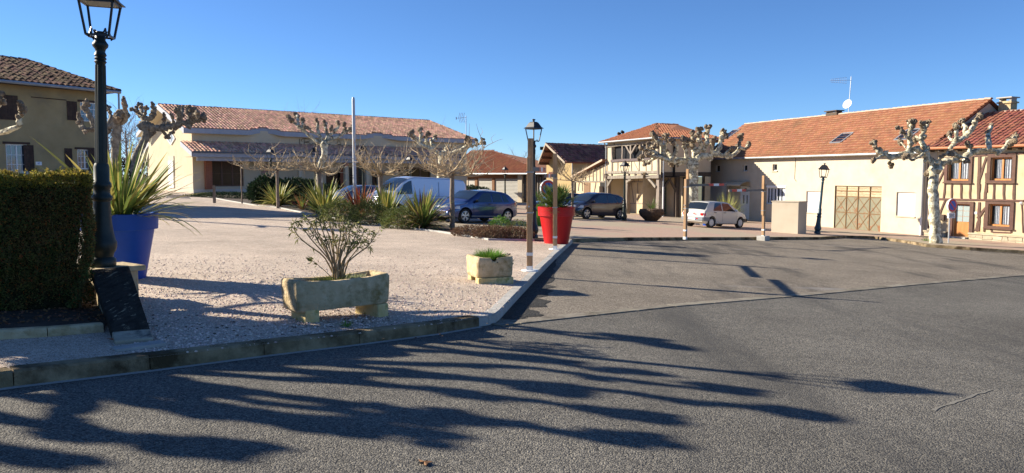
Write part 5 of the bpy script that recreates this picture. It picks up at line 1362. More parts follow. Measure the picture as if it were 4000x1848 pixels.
# ================================================================ STREET LAMPS
def make_lamp(H=3.17, m=M_LAMPG, yaw=.4, detail=True, lean=(0, 0), lm=None):
    lm = lm or M_LAMPK
    root = empty('street_lamp', (0, 0, 0))
    k = H / 3.17; sd = 24 if detail else 12
    prof = [(.15, 0), (.155, .02), (.155, .09), (.125, .12), (.13, .16), (.15, .19), (.165, .24), (.165, .30), (.15, .33), (.125, .44), (.108, .56), (.10, .72), (.095, .80), (.118, .82), (.12, .86), (.092, .89), (.098, .96), (.112, .98), (.108, 1.02), (.088, 1.05), (.088, 1.22), (.075, 1.26)]
    MB().lathe([(r, z * k) for r, z in prof], sd).build('base', m, root, smooth=True)
    b = MB(); n = 16
    prof = [(.068, 1.24), (.063, 1.9), (.055, 2.46), (.07, 2.48), (.055, 2.50), (.07, 2.52), (.055, 2.54), (.07, 2.56), (.053, 2.60), (.06, 2.63), (.085, 2.66), (.09, 2.69), (.07, 2.72), (.058, 2.74), (.058, 2.82), (.045, 2.84)]
    b.lathe([(r, z * k) for r, z in prof], 12 if detail else 8)
    if detail:
        for i in range(8):
            a = i * math.pi / 4; b.tube([(.066 * math.cos(a), .066 * math.sin(a), 1.27 * k), (.054 * math.cos(a), .054 * math.sin(a), 2.44 * k)], .008, 4)
    b.build('post', m, root, smooth=True)
    lt = empty('lantern', (0, 0, 0), yaw); lt.parent = root
    zb, zt = 2.90 * k, 3.17 * k + .015; hb, ht = .125, .185
    zb = zt - .40
    b = MB()
    for sx in (-1, 1):
        for sy in (-1, 1):
            b.beam((sx * hb, sy * hb, zb), (sx * ht, sy * ht, zt), .024, .024, up=(1, 0, 0))
            b.tube([(sx * .03, sy * .03, 2.80 * k), (sx * .05, sy * .05, 2.83 * k), (sx * .075, sy * .075, 2.87 * k), (sx * .10, sy * .10, zb - .03), (sx * hb, sy * hb, zb)], .012, 5)
    for e in (-1, 1):
        b.beam((-hb, e * hb, zb), (hb, e * hb, zb), .022, .022, up=(0, 0, 1)); b.beam((e * hb, -hb, zb), (e * hb, hb, zb), .022, .022, up=(0, 0, 1))
        b.beam((-ht, e * ht, zt - .01), (ht, e * ht, zt - .01), .03, .03, up=(0, 0, 1)); b.beam((e * ht, -ht, zt - .01), (e * ht, ht, zt - .01), .03, .03, up=(0, 0, 1))
    b.build('lantern_frame', lm, lt)
    b = MB(); a, c_ = ht + .045, .085
    V = []
    for h_, z in ((a, zt), (a, zt + .012), (a * .80, zt + .045), (c_ * 1.25, zt + .19), (c_, zt + .20), (c_, zt + .215)): V += [(-h_, -h_, z), (h_, -h_, z), (h_, h_, z), (-h_, h_, z)]
    fs = [(3, 2, 1, 0)]
    for i in range(5): fs += [(4 * i + k_, 4 * i + (k_ + 1) % 4, 4 * i + 4 + (k_ + 1) % 4, 4 * i + 4 + k_) for k_ in range(4)]
    fs.append((20, 21, 22, 23)); b.add(V, fs); rf = b.build('lantern_roof', lm, lt)
    MB().lo(-a * .8, a * .8, -a * .8, a * .8, zt - .02, zt - .004).build('reflector', M_LAMPGLASS, lt)
    MB().lathe([(.05, zt + .215), (.035, zt + .23), (.03, zt + .26), (.065, zt + .27), (.06, zt + .29), (.02, zt + .31)], 12).build('finial', lm, lt)
    return root
def tune_lamp(o, yaw):
    for ch in o.children:
        if ch.name.startswith('lantern'): ch.rotation_euler.z = yaw
p = at(400, 1040, 9.4)
pier_top = p.z
fg = make_lamp(3.17, M_LAMPG, yaw=.24); fg.location = (p.x, p.y, p.z); fg.rotation_euler = (0, R(1.9), 0)
tag(fg, 'tall dark green cast iron street lamp standing on the stone pier in the foreground', 'street lamp', 'cast iron street lamps')
proto = make_lamp(3.17, M_LAMPG, yaw=.7, detail=False)
proto.name = 'street_lamp'
lamps = [((2084, None), 25.0, 'street lamp rising directly behind the nearest wooden gate post', .78),
         ((1421, None), 38.5, 'black topped street lamp just right of the tall grey mast', .3),
         ((1062, None), 48.0, 'street lamp at the left end of the hall car park, above the left flax clump', 1.1),
         ((1234, None), 43.0, 'street lamp half hidden by the pale plane tree before the hall', .2),
         ((1603, None), 51.0, 'street lamp behind the rear roof of the pale blue van', .9),
         ((1973, None), 66.0, 'street lamp in front of the two roller garage doors', .6),
         ((2439, None), 44.5, 'street lamp beside the dark hatchback in front of the porch house', .5)]
for i, ((px, _), Y, lab, yaw) in enumerate(lamps):
    o = proto if i == 1 else (make_lamp(3.55, M_LAMPK, yaw=.7, detail=False) if i == 0 else copy_tree(proto))
    x = (px - 2000) / 3000 * Y * 1.0; o.location = (x, Y, G(x, Y) + .1); tune_lamp(o, yaw); tag(o, lab, 'street lamp', 'cast iron street lamps')
lb_ = make_lamp(3.17, M_LAMPB, yaw=.9, detail=False); p = gp(2056 * K, 588 * K, .12); lb_.location = p; lb_.rotation_euler = (0, R(4.2), 0)
tag(lb_, 'leaning street lamp with a blue green base by the cream house wall', 'street lamp', 'cast iron street lamps')

# grey mast
Y = 35.0; x = (1387 - 2000) / 3000 * Y; zt = at(1387, 380, Y).z; g_ = G(x, Y) + .1
m_ = MB().lathe([(.085, 0), (.085, 1.0), (.07, zt - g_ - .1), (.05, zt - g_)], 12).build('mast', M_FLAGPOLE, None, True, loc=(x, Y, g_)); tag(m_, 'tall plain grey metal mast rising from the planting bed', 'pole')
# electric cable across right of hall
# ================================================================ STONE PIER, RAMP SLAB, LOW WALL
px_, py2 = p_x, p_y = at(400, 1040, 9.4).x, 9.4
pr = empty('stone_pier', (px_, 9.45, G(px_, 9.45) + .1), R(-38), 'pale stone pier with weathered coping carrying the foreground street lamp', 'pier')
hp_ = pier_top - (G(px_, 9.45) + .1)
MB().lo(-.24, .24, -.22, .30, -.1, hp_ - .07).build('pier_body', M_PIER, pr, bevel=.015)
MB().lo(-.30, .30, -.27, .37, hp_ - .068, hp_ - .002).build('coping', M_PIER, pr, bevel=.012)
foot = gp(337 * K, 862 * K, .12); topc = Vector((px_ + .02, 9.12, pier_top + .0))
fl_ = gp(290 * K, 866 * K, .12); fr_ = gp(386 * K, 858 * K, .12)
sd = (fr_ - fl_).normalized(); wS = (fr_ - fl_).length
tL = at(228 * K, 678 * K, 8.95); tR = at(325 * K, 669 * K, 9.15)
b = MB()
tk = .085
cs = [fl_ + Vector((0, 0, .03)), fr_ + Vector((0, 0, .03)), tR, tL]
k1 = [cs[0].lerp(cs[3], .11), cs[1].lerp(cs[2], .11)]
slabs = [(cs[0], cs[1], k1[1] - Vector((0, 0, .004)), k1[0] - Vector((0, 0, .004)), mat('slab_foot', (.30, .26, .19), .9, (.42, .37, .28), 9, bump=.5, patch=(.06, .055, .05), pscale=6)), (k1[0], k1[1], cs[2], cs[3], M_LICHEN)]
rp_ = empty('sloping_slab', tuple(foot), 0, 'sloping stone slab black with lichen running from the lamp pier down to the pavement', 'slab')
for a, c_, e, g_, m in slabs:
    n_ = (c_ - a).cross(g_ - a).normalized()
    if n_.z < 0: n_ = -n_
    V = [tuple(q - foot) for q in (a, c_, e, g_)]
    MB().prism([tuple(Vector(v)) for v in V], tuple(-n_ * tk)).build('slab', m, rp_, bevel=.012)
# side cheek wall under the slab
b = MB(); b.prism([tuple(q - foot) for q in (cs[0] + sd * .04 - Vector((0, 0, .12)), cs[3] + sd * .05 - Vector((0, 0, .10)), Vector((cs[3].x, cs[3].y, G(cs[3].x, cs[3].y))) + sd * .05)], tuple(sd * (wS - .09))); b.build('cheek_wall', M_PIER, rp_)
# flat stone at the ramp foot
p = gp(350 * K, 873 * K, .12); o = MB().box((0, 0, 0), (.42, .16, .03), rz=.75).build('flat_stone', M_KERBNEW, None, loc=(p.x, p.y, p.z + .006)); tag(o, 'small pale grey stone flush with the ground at the foot of the dark slab', 'stone')
# low wall running left behind the hedge
a = Vector((px_ - .3, 9.3)); c_ = a + Vector((-6, -3.6)); d_ = (c_ - a)
FWl = Facade(c_, a, z0=G(*c_))
lw = FWl.root('low_garden_wall', 'low pale garden wall behind the clipped hedge beside the lamp pier', 'wall')
MB().prism([(0, .1, -.3), (FWl.L, .1, -.6), (FWl.L, .1, .22), (0, .1, .45)], (0, .25, 0)).build('wall_body', M_PIER, lw)
# border stones in front of the hedge
bl = g2(-60, 857, .12); br_ = g2(262, 834, .12)
kerb_run('hedge_border', [bl, g2(120, 846, .12), br_], .10, .20, M_STONE, split=False)

# ================================================================ PLANTERS
def pot(name, loc, r0, r1, h, m, band=.24, label='', soilm=M_SOIL):
    o = empty(name, loc, 0, label, 'planter')
    prof = [(r0, 0), (r0 + (r1 - r0) * (1 - band) * .93, h * (1 - band)), (r1 * .985, h * (1 - band) + .005), (r1, h - .03), (r1 + .005, h), (r1 - .015, h + .008), (r1 - .05, h), (r1 - .06, h - .08)]
    MB().lathe(prof, 48, capt=False).build('pot', m, o, True)
    MB().lathe([(.01, h - .09), (r1 - .055, h - .085)], 24, capb=False, capt=False).build('soil', soilm, o)
    return o
bp = gp(481, 1089, .12); bp = Vector((bp.x - .10, bp.y + .15, G(bp.x, bp.y + .15) + .11))
bluepot = pot('blue_planter', bp, .335, .535, .97, M_BLUEPOT, label='big round blue plastic planter behind the foreground lamp')
rp = gp(1400.5 * K, 613 * K, .12); rp = Vector((rp.x, rp.y + .2, G(rp.x, rp.y + .2) + .11))
redpot = pot('red_planter', rp, .36, .56, 1.10, M_REDPOT, label='big round bright red planter with a fan palm at the kerb corner')
gr_ = at(2092, 800, 34); gr_ = Vector((gr_.x + .25, 34, G(gr_.x, 34) + .1)); pot('green_planter', gr_, .3, .48, .95, M_GREENPOT, label='lime green planter seen beyond the nearest gate post')
b2 = gp(1803 * K, 571 * K, .12); pot('blue_tub', (b2.x, b2.y + 1.6, G(b2.x, b2.y + 1.6) + .1), .32, .42, .4, M_BLUEPOT, label='blue tub visible under the small white car')

# stone troughs
def trough(loc, rz, L, W, H, sag, label, blocks, chip=False, seed=0):
    o = empty('stone_trough', loc, rz, label, 'trough')
    n = 56; rings = []
    def rr(w, l, z, rad, seedk, amp=.007, sg=0):
        pts = []
        for k in range(n):
            a = 2 * math.pi * (k + .5) / n; ca, sa = math.cos(a), math.sin(a); p_ = 16
            r_ = (abs(ca) ** p_ + abs(sa) ** p_) ** (-1 / p_); x = l / 2 * ca * r_; y = w / 2 * sa * r_
            nz = mn.noise(Vector((x * 4 + seedk, y * 4, z * 4 + seed))) * amp + mn.noise(Vector((x * 14 + seedk, y * 14, z * 14 + seed))) * amp * .4
            zz = z - sg * (1 - min(1, abs(2 * x / l)) ** 2) + (mn.noise(Vector((x * 5, y * 5, seed + 3))) * amp * 1.3 if sg or z > H * .9 else 0)
            if chip and sg and abs(x + L * .02) < .05 and y < 0: zz -= .06
            pts.append((x * (1 + nz / (l / 2)), y * (1 + nz / (w / 2)), zz))
        return pts
    rings = [rr(W * .88, L * .94, 0, 0, 1), rr(W * .94, L * .97, .02, 0, 1), rr(W * .96, L * .985, H * .25, 0, 1), rr(W * .98, L * .99, H * .5, 0, 1), rr(W, L, H * .75, 0, 1), rr(W, L, H - .03, 0, 1, sg=sag), rr(W - .03, L - .03, H, 0, 1, sg=sag),
             rr(W - .13, L - .14, H, 0, 1, sg=sag), rr(W - .16, L - .17, H - .03, 0, 1, sg=sag), rr(W - .18, L - .2, H * .55, 0, 1)]
    V = [p for r_ in rings for p in r_]; f = [tuple(range(n))[::-1]]
    for i in range(len(rings) - 1):
        f += [(i * n + k, i * n + (k + 1) % n, (i + 1) * n + (k + 1) % n, (i + 1) * n + k) for k in range(n)]
    b = MB(); b.add(V, f); t = b.build('trough_body', M_STONE, o, True)
    b = MB(); V = [(0, 0, H * .86 - sag * .6)] + [(x, y, H * .84 - sag * .6) for x, y, z in rings[-1]]; b.add(V, [(0, i + 1, (i + 1) % n + 1) for i in range(n)]); b.build('soil', M_SOIL, o)
    return o
ZT = .135
tl = gp(752 * K, 812 * K, .12); tr = gp(972 * K, 794 * K, .12)
td = (tr - tl); td.z = 0; rzt = math.atan2(td.y, td.x); tdn = td.normalized(); tn = Vector((-tdn.y, tdn.x, 0))
cT = (tl + tr) / 2 + tn * .19; L1 = 1.18
t1 = trough((cT.x + tdn.x * .005, cT.y, G(cT.x, cT.y) + .115 + ZT), rzt + R(3), L1, .46, .355, .03, 'long mossy stone trough on two blocks holding a sparse oleander', None, seed=2)
t1.rotation_euler = (0, 0, rzt)
for dx, lab, rzk in ((-.40, 'yellowish stone block under the left end of the long trough', .0), (.45, 'mossy stone block under the right end of the long trough', .25)):
    c_ = cT + tdn * dx - tn * .02; o = MB().box((0, 0, 0), (.17, .40, ZT + .06)).build('support_block', M_STONE2, None, bevel=.014, loc=(c_.x, c_.y, G(c_.x, c_.y) + .10 + ZT / 2 + .0), rz=rzt + rzk); tag(o, lab, 'stone block', 'blocks under the troughs')
ul = gp(1172 * K, 722 * K, .12); c2_ = gp(1283 * K, 703 * K, .12)
cT2 = (ul + c2_) / 2 + Vector((.0, .28, 0)); rz2 = R(22)
t2_ = trough((cT2.x, cT2.y, G(cT2.x, cT2.y) + .115 + .10), rz2, .64, .62, .345, .02, 'short stone trough on blocks with a tuft of green grass', None, chip=True, seed=9)
ax = Vector((math.cos(rz2), math.sin(rz2), 0)); ay = Vector((-ax.y, ax.x, 0))
for dy, lab, ln_ in ((-.24, 'pale stone block under the front of the short trough', .62), (.26, 'pale stone block under the back of the short trough', .62)):
    c_ = cT2 + ay * dy + ax * (.0 if dy < 0 else .04); o = MB().box((0, 0, 0), (ln_, .17, .14)).build('support_block', M_STONE2, None, bevel=.012, loc=(c_.x, c_.y, G(c_.x, c_.y) + .145), rz=rz2); tag(o, lab, 'stone block', 'blocks under the troughs')

# ================================================================ HEIGHT BARRIER POSTS
def gate_post(base, facing, towards, arm_len, label, plate='disc', m=M_POST, H=2.2, side=1, arm_z=1.93):
    """main post, hinged upright strapped to it, and a striped arm"""
    rz = math.atan2(towards.y - base.y, towards.x - base.x)
    o = empty('barrier_post', tuple(base), rz, label, 'barrier post', 'wooden height barrier posts')
    w = .105
    MB().lo(-w / 2, w / 2, -w / 2, w / 2, 0, H).build('post', m, o, bevel=.006)
    for z0, z1 in ((.0, .10), (.30, .36)): MB().lo(-w / 2 - .004, w / 2 + .004, -w / 2 - .004, w / 2 + .004, z0, z1).build('white_band', M_SIGNW, o)
    MB().lo(w / 2 + .006, w / 2 + .075, -.05, .05, .95, H + .36).build('hinged_upright', M_POST, o)
    for z in (1.12, 1.9): MB().lo(-w / 2 - .008, w / 2 + .085, -.062, .062, z, z + .022).build('strap', M_ZINC, o)
    if plate == 'disc': MB().lathe([(.17, -.01), (.17, .012), (.16, .018)], 20).build('foot_plate', M_CONC if False else M_SIGNW, o)
    elif plate == 'block': MB().lo(-.19, .19, -.19, .19, -.12, .08).build('concrete_foot', M_CONC, o, bevel=.01)
    MB().tube([(-w / 2 - .03, .01, 1.25), (-w / 2, .01, 1.25)], .018, 6).build('bolt', M_STEEL, o)
    x0 = w / 2 + .08; seg = [(0, .52, m), (.52, .64, M_SIGNR), (.64, .78, M_SIGNW), (.78, .92, M_SIGNR), (.92, 1.0, M_WOODGREY)]
    arm = MB().lo(x0, x0 + arm_len * .52, -.025, .025, arm_z, arm_z + .085).build('arm', M_WOODGREY, o)
    for a, c_, mm in seg[1:]:
        MB().lo(x0 + arm_len * a, x0 + arm_len * c_, -.026, .026, arm_z, arm_z + .09).build('stripe', mm, arm)
    return o
p1 = gp(2069, 1058, .12); p2 = gp(2168, 974, .12); p3 = gp(2676, 935, .12); p4 = gp(2981, 929, .12)
G1 = (p2 - p1).length; G2 = (p4 - p3).length
gate_post(p1, None, p2, G1 * .46, 'nearest wooden barrier post on a round white foot plate, left of the red planter')
gate_post(p2, None, p1, G1 * .46, 'slim wooden barrier post standing directly before the red planter', m=M_POST)
gate_post(p3, None, p4, G2 * .46, 'far wooden barrier post in front of the small white car, left of the pair', plate=None, m=M_POSTL)
gate_post(p4, None, p3, G2 * .46, 'far wooden barrier post on a concrete foot by the cream utility box', plate='block', m=M_POSTL)
for q in (p1, p2):
    pass
# cream utility enclosure
ba = gp(1940 * K, 583 * K, .12); bb = gp(2007 * K, 588 * K, .12); bc = gp(2019 * K, 587 * K, .12)
FBx = Facade((ba.x, ba.y), (bb.x, bb.y), z0=G(ba.x, ba.y) + .1)
ub = FBx.root('utility_enclosure', 'plain cream rendered box wall standing between the barrier post and blue lamp', 'enclosure')
zt_ = FBx.sz(1970 * K, 508 * K)[1]
MB().lo(0, FBx.L, 0, .9, -.4, zt_).build('wall_body', M_CREAM, ub, bevel=.01)
MB().lo(-.02, FBx.L + .03, -.03, .93, zt_ + .001, zt_ + .035).build('coping', M_CREAM, ub)

# ================================================================ NO PARKING SIGNS
def no_parking(loc, top, r, yaw, label, plate=False):
    o = empty('no_parking_sign', loc, yaw, label, 'road sign', 'no parking signs')
    H = top - loc[2]
    MB().tube([(0, .04, 0), (0, .04, H - r * .2)], .03, 8).build('pole', M_STEEL, o)
    def disc(nm, m, r0, r1, y, th=.004):
        n = 32; V = []; 
        for k in range(n):
            a = 2 * math.pi * k / n; V += [(r0 * math.cos(a), y, H - r + r0 * math.sin(a)), (r1 * math.cos(a), y, H - r + r1 * math.sin(a))]
        b = MB(); b.add(V, [(2 * k, 2 * k + 1, (2 * k + 3) % (2 * n), (2 * k + 2) % (2 * n)) for k in range(n)]); return b.build(nm, m, o)
    b = MB(); b.lathe([(r, -.075), (r, .0), (r - .02, .012)], 32, c=(0, 0, H - r), axis='Y', capb=True); b.build('sign_case', M_SIGNW, o, True)
    disc('red_ring', M_SIGNR, r * .70, r * .95, -.079); disc('blue_field', M_SIGNB, .001, r * .70, -.078)
    MB().box((0, -.082, H - r), (r * 1.5, .003, r * .19), ry=R(45)).build('red_bar', M_SIGNR, o)
    if plate:
        pl = MB().lo(-r * .72, r * .72, -.07, 0, H - 2 * r - .26, H - 2 * r - .03).build('sub_plate', M_SIGNW, o)
        b = MB()
        for i, w in enumerate((.9, .75, .85)): 
            x = -r * .62 * w
            while x < r * .62 * w - .02: 
                l_ = random.uniform(.025, .05); b.lo(x, min(x + l_, r * .62 * w), -.073, -.071, H - 2 * r - .10 - i * .06, H - 2 * r - .07 - i * .06); x += l_ + .012
        b.build('small_print', M_BLACK, pl)
    return o
q = at(2137, 698, 26.5); qz = at(2137, 703, 26.5).z
no_parking((q.x, 26.5, G(q.x, 26.5) + .1), qz, .30, R(30), 'round no parking sign half hidden behind the fan palm in the red planter')
q = gp(3708, 950, .12); no_parking(tuple(q), at(3715, 776, q.y).z, .30, R(25), 'no parking sign with a small text plate beside the big pale plane tree', True)

# ================================================================ VEHICLES
def paint(name, c, metal=.55, rough=.3):
    return mat(name, c, rough, metal=metal, coat=1.0, spec=.5)
M_CARGLASS = mat('car_glass', (.015, .02, .025), .04, spec=.9)
M_TRIM = mat('black_plastic_trim', (.02, .02, .022), .55)
M_GREYTRIM = mat('grey_plastic_bumper', (.16, .18, .21), .5)
M_RIM = mat('alloy_rim', (.50, .51, .53), .3, metal=.7)
M_RIMW = mat('white_hubcap', (.62, .62, .60), .45)
M_TAIL = mat('tail_lamp_red', (.45, .01, .01), .2, coat=1)
M_HEAD = mat('headlamp_glass', (.55, .58, .60), .12, coat=1)
M_PLATE = mat('number_plate_white', (.7, .7, .68), .4)

def interp(tab, x): return float(np.interp(x, [t[0] for t in tab], [t[1] for t in tab]))
def make_car(name, sp):
    L, Wd = sp['L'], sp['W'] / 2; top, belt, plan = sp['top'], sp['belt'], sp['plan']; zb = sp.get('zb', .2)
    root = empty(name, (0, 0, 0))
    tum = sp.get('tumble', .30)
    xs = np.unique(np.concatenate([np.linspace(0, L, 70), [t[0] for t in top]]))
    def sm(tab, x, k=.06): return (interp(tab, x - k) + interp(tab, x) * 2 + interp(tab, x + k)) / 4
    def section(x):
        x_ = min(max(x, 0), L); zt = sm(top, x_); zl = min(sm(belt, x_), zt - .012); w = Wd * sm(plan, x_); g = max(0, zt - zl)
        bot = interp(sp.get('bot', [(0, .32), (.35, zb), (L - .4, zb), (L, .30)]), x_)
        we = w * .975 - tum * max(0, g - .04)
        P = [(0, bot), (w * .82, bot), (w * .97, bot + .05), (w * 1.0, bot + (zl - bot) * .35), (w * 1.0, bot + (zl - bot) * .62), (w * .985, bot + (zl - bot) * .9), (w * .965, zl)]
        e = min(.07, g * .5)
        P += [(w * .965 + (we - w * .965) * .5, zl + (g - e) * .5), (we, zt - e), (we * .93, zt - e * .35), (we * .6, zt - e * .02 + .0), (0, zt + min(.015, g * .1))]
        return P
    secs = [section(x) for x in xs]; ns = len(secs[0]); m_ = 2 * ns - 2
    V = []
    for x, s_ in zip(xs, secs):
        ring = [(x, y, z) for y, z in s_] + [(x, -y, z) for y, z in s_[-2:0:-1]]
        V += ring
    f = []
    for i in range(len(xs) - 1):
        for k in range(m_): f.append((i * m_ + k, i * m_ + (k + 1) % m_, (i + 1) * m_ + (k + 1) % m_, (i + 1) * m_ + k))
    f.append(tuple(range(m_))[::-1]); f.append(tuple((len(xs) - 1) * m_ + k for k in range(m_)))
    b = MB(); b.add(V, f); body = b.build('body', sp['paint'], root, True)
    # wheel arches cut out of the body
    R_ = sp['R']; cut = MB()
    for wx in sp['wheels']: cut.lathe([(R_ + .055, -Wd - .2), (R_ + .055, Wd + .2)], 28, c=(wx, 0, R_ + .01), axis='Y')
    co = cut.build('cutter', sp['paint'])
    bmm = bmesh.new(); bmm.from_mesh(co.data); bmesh.ops.recalc_face_normals(bmm, faces=bmm.faces); bmm.to_mesh(co.data); bmm.free()
    bmm = bmesh.new(); bmm.from_mesh(body.data); bmesh.ops.recalc_face_normals(bmm, faces=bmm.faces); bmm.to_mesh(body.data); bmm.free()
    md = body.modifiers.new('arch', 'BOOLEAN'); md.operation = 'DIFFERENCE'; md.object = co; md.solver = 'EXACT'
    dg = bpy.context.evaluated_depsgraph_get(); me = bpy.data.meshes.new_from_object(body.evaluated_get(dg)); body.modifiers.clear(); body.data = me
    try: me.set_sharp_from_angle(angle=R(40))
    except Exception: pass
    bpy.data.objects.remove(co)
    # dark liner
    b = MB()
    for wx in sp['wheels']: b.lo(wx - R_ * .8, wx + R_ * .8, -Wd + .22, Wd - .22, .22, R_ * 1.9)
    b.build('underbody', M_BLACK, root)
    def sidey(x, z):
        s_ = section(x); zz = [p[1] for p in s_[2:]]; yy = [p[0] for p in s_[2:]]
        return float(np.interp(z, zz, yy))
    def topz(x, y):
        s_ = section(x)[-4:]; return float(np.interp(abs(y), [p[0] for p in s_[::-1]], [p[1] for p in s_[::-1]]))
    def side_patch(nm, m, xb0, xb1, xt0, xt1, z0, z1, off=.007, n=8, q=5, sides=(1, -1)):
        for sg in sides:
            V = []; 
            for j in range(q + 1):
                t = j / q
                for i in range(n + 1):
                    s_ = i / n; x = (xb0 + (xb1 - xb0) * s_) * (1 - t) + (xt0 + (xt1 - xt0) * s_) * t
                    za = z0(x) if callable(z0) else z0; zc = z1(x) if callable(z1) else z1; z = za + (zc - za) * t
                    V.append((x, sg * (sidey(x, z) + off), z))
            F = [(j * (n + 1) + i, j * (n + 1) + i + 1, (j + 1) * (n + 1) + i + 1, (j + 1) * (n + 1) + i) for j in range(q) for i in range(n)]
            bb_ = MB(); bb_.add(V, F); bb_.build(nm, m, root, True)
    def top_patch(nm, m, x0, x1, k0=.93, k1=.93, off=.008, n=8, q=8):
        V = []
        for j in range(q + 1):
            t = j / q; x = x0 + (x1 - x0) * t; s_ = section(x); ym = s_[-4][0] * (k0 + (k1 - k0) * t)
            for i in range(n + 1):
                y = ym * (2 * i / n - 1); V.append((x, y, topz(x, y) + off))
        F = [(j * (n + 1) + i, j * (n + 1) + i + 1, (j + 1) * (n + 1) + i + 1, (j + 1) * (n + 1) + i) for j in range(q) for i in range(n)]
        bb_ = MB(); bb_.add(V, F); bb_.build(nm, m, root, True)
    zt = lambda d: (lambda x: sm(top, x) - d)
    zl = lambda d: (lambda x: min(sm(belt, x), sm(top, x) - .02) + d)
    for w_ in sp['windows']: side_patch('side_window', M_CARGLASS, w_[0], w_[1], w_[2], w_[3], zl(.02), zt(w_[4] if len(w_) > 4 else .085))
    for a in sp['screens']: top_patch('windscreen' if a[0] > L / 2 else 'rear_window', M_CARGLASS, *a)
    for x in sp.get('seams', ()):
        side_patch('door_seam', M_TRIM, x - .006, x + .006, x - .006, x + .006, zb + .12, zl(.0), off=.004, n=1)
    for x, z in sp.get('handles', ()):
        for sg in (1, -1): MB().box((x, sg * (sidey(x, z) + .012), z), (.17, .03, .03)).build('door_handle', M_TRIM if sp.get('dark_handles', True) else sp['paint'], root)
    for nm, m, a0, a1, z0, z1 in sp.get('patches', ()): side_patch(nm, m, a0, a1, a0, a1, z0, z1, off=.008, n=6, q=4)
    for nm, m, c, s_, sym in sp.get('boxes', ()):
        for sg in ((1, -1) if sym else (1,)):
            MB().box((c[0], sg * c[1], c[2]), s_).build(nm, m, root, bevel=.01)
    # mirrors
    mx, mz = sp['mirror']
    for sg in (1, -1): b = MB(); b.blob((mx, sg * (sidey(mx, mz) + .10), mz), (.06, .10, .075), .05); b.build('wing_mirror', sp.get('mirror_m', M_TRIM), root, True)
    # wheels
    for wx in sp['wheels']:
        for sg in (1, -1):
            wheel = empty('wheel', (wx, sg * (Wd - .125), R_)); wheel.parent = root
            MB().lathe([(R_ * .66, -.09), (R_ * .93, -.10), (R_, -.07), (R_, .07), (R_ * .93, .10), (R_ * .66, .09)], 28, axis='Y', capb=False, capt=False).build('tyre', M_BLACK, wheel, True)
            rm = sp['rim']; b = MB(); r_ = R_ * .67
            if rm == 'cap':
                b.lathe([(r_, .085 * sg), (r_ * .8, .10 * sg), (r_ * .3, .105 * sg), (.01, .10 * sg)], 24, axis='Y', capb=False, capt=False); b.build('hubcap', M_RIMW, wheel, True)
                b = MB()
                for k in range(10): a = k * math.pi / 5; b.box((math.cos(a) * r_ * .82, .104 * sg, math.sin(a) * r_ * .82), (.03, .006, .015), ry=-a)
                b.build('hubcap_slot', M_TRIM, wheel)
            else:
                b.lathe([(r_ + .003, .02 * sg), (r_ + .003, .09 * sg), (r_ * .93, .095 * sg), (r_ * .9, .03 * sg)], 28, axis='Y', capb=False, capt=False)
                ns_ = 5
                for k in range(ns_):
                    a = k * 2 * math.pi / ns_ + .3; ca, sa = math.cos(a), math.sin(a)
                    for da in ((-.13, .13) if rm == 'twin' else (0,)):
                        e = a + da * 1.6; b.beam((ca * .04, .085 * sg, sa * .04), (math.cos(e) * r_ * .95, .082 * sg, math.sin(e) * r_ * .95), .045 if rm == 'twin' else .085, .03, up=(0, 1, 0))
                b.lathe([(.055, .07 * sg), (.055, .098 * sg), (.01, .10 * sg)], 14, axis='Y', capb=False, capt=False); b.build('rim', M_RIM, wheel)
                MB().lathe([(r_ * .9, .03 * sg), (.01, .03 * sg)], 20, axis='Y', capb=False, capt=False).build('brake_shadow', M_BLACK, wheel)
    return root
def place_car(o, fw, rw, nudge=(0, 0)):
    """ground points of the front and rear wheels on the visible side -> heading"""
    pass
def put(o, cx, cy, heading, label, cat='car'):
    # heading: direction the nose points on plan; lay it on the slope
    h = Vector(heading).normalized(); yaw = math.atan2(h.y, h.x)
    nrm = Vector((-GA, -GB, 1)).normalized(); X = Vector((h.x, h.y, GA * h.x + GB * h.y)).normalized(); Y_ = nrm.cross(X).normalized()
    o.rotation_euler = Matrix((X, Y_, nrm)).transposed().to_euler()
    o.location = (cx, cy, G(cx, cy) + .108); tag(o, label, cat, 'parked cars' if cat == 'car' else None)

def hatch(L, W, H, R_, hood=.86, pt=None, bl=.92, rim='twin', nose=.62, roof0=.55, kind='mod'):
    f0 = L - .83; r0 = .68
    top = [(0, .50), (.03, .86), (.16, bl + .13), (.62, H - .10), (.9, H - .03), (L * .48, H), (L * .58, H - .03), (L - 1.52, H - .16), (L - 1.02, bl + .12), (L - .95, hood + .06), (L - .45, hood - .04), (L - .15, hood - .16), (L - .03, .55), (L, .40)]
    belt = [(0, .6), (.2, bl + .03), (1.2, bl), (L - 1.2, bl - .03), (L - .9, hood - .02), (L - .4, hood - .10), (L, .45)]
    plan = [(0, .84), (.1, .92), (.5, .99), (1.2, 1), (L - 1.1, 1), (L - .5, .96), (L - .15, .84), (L, .70)]
    return dict(L=L, W=W, top=top, belt=belt, plan=plan, R=R_, wheels=(r0, f0), rim=rim)

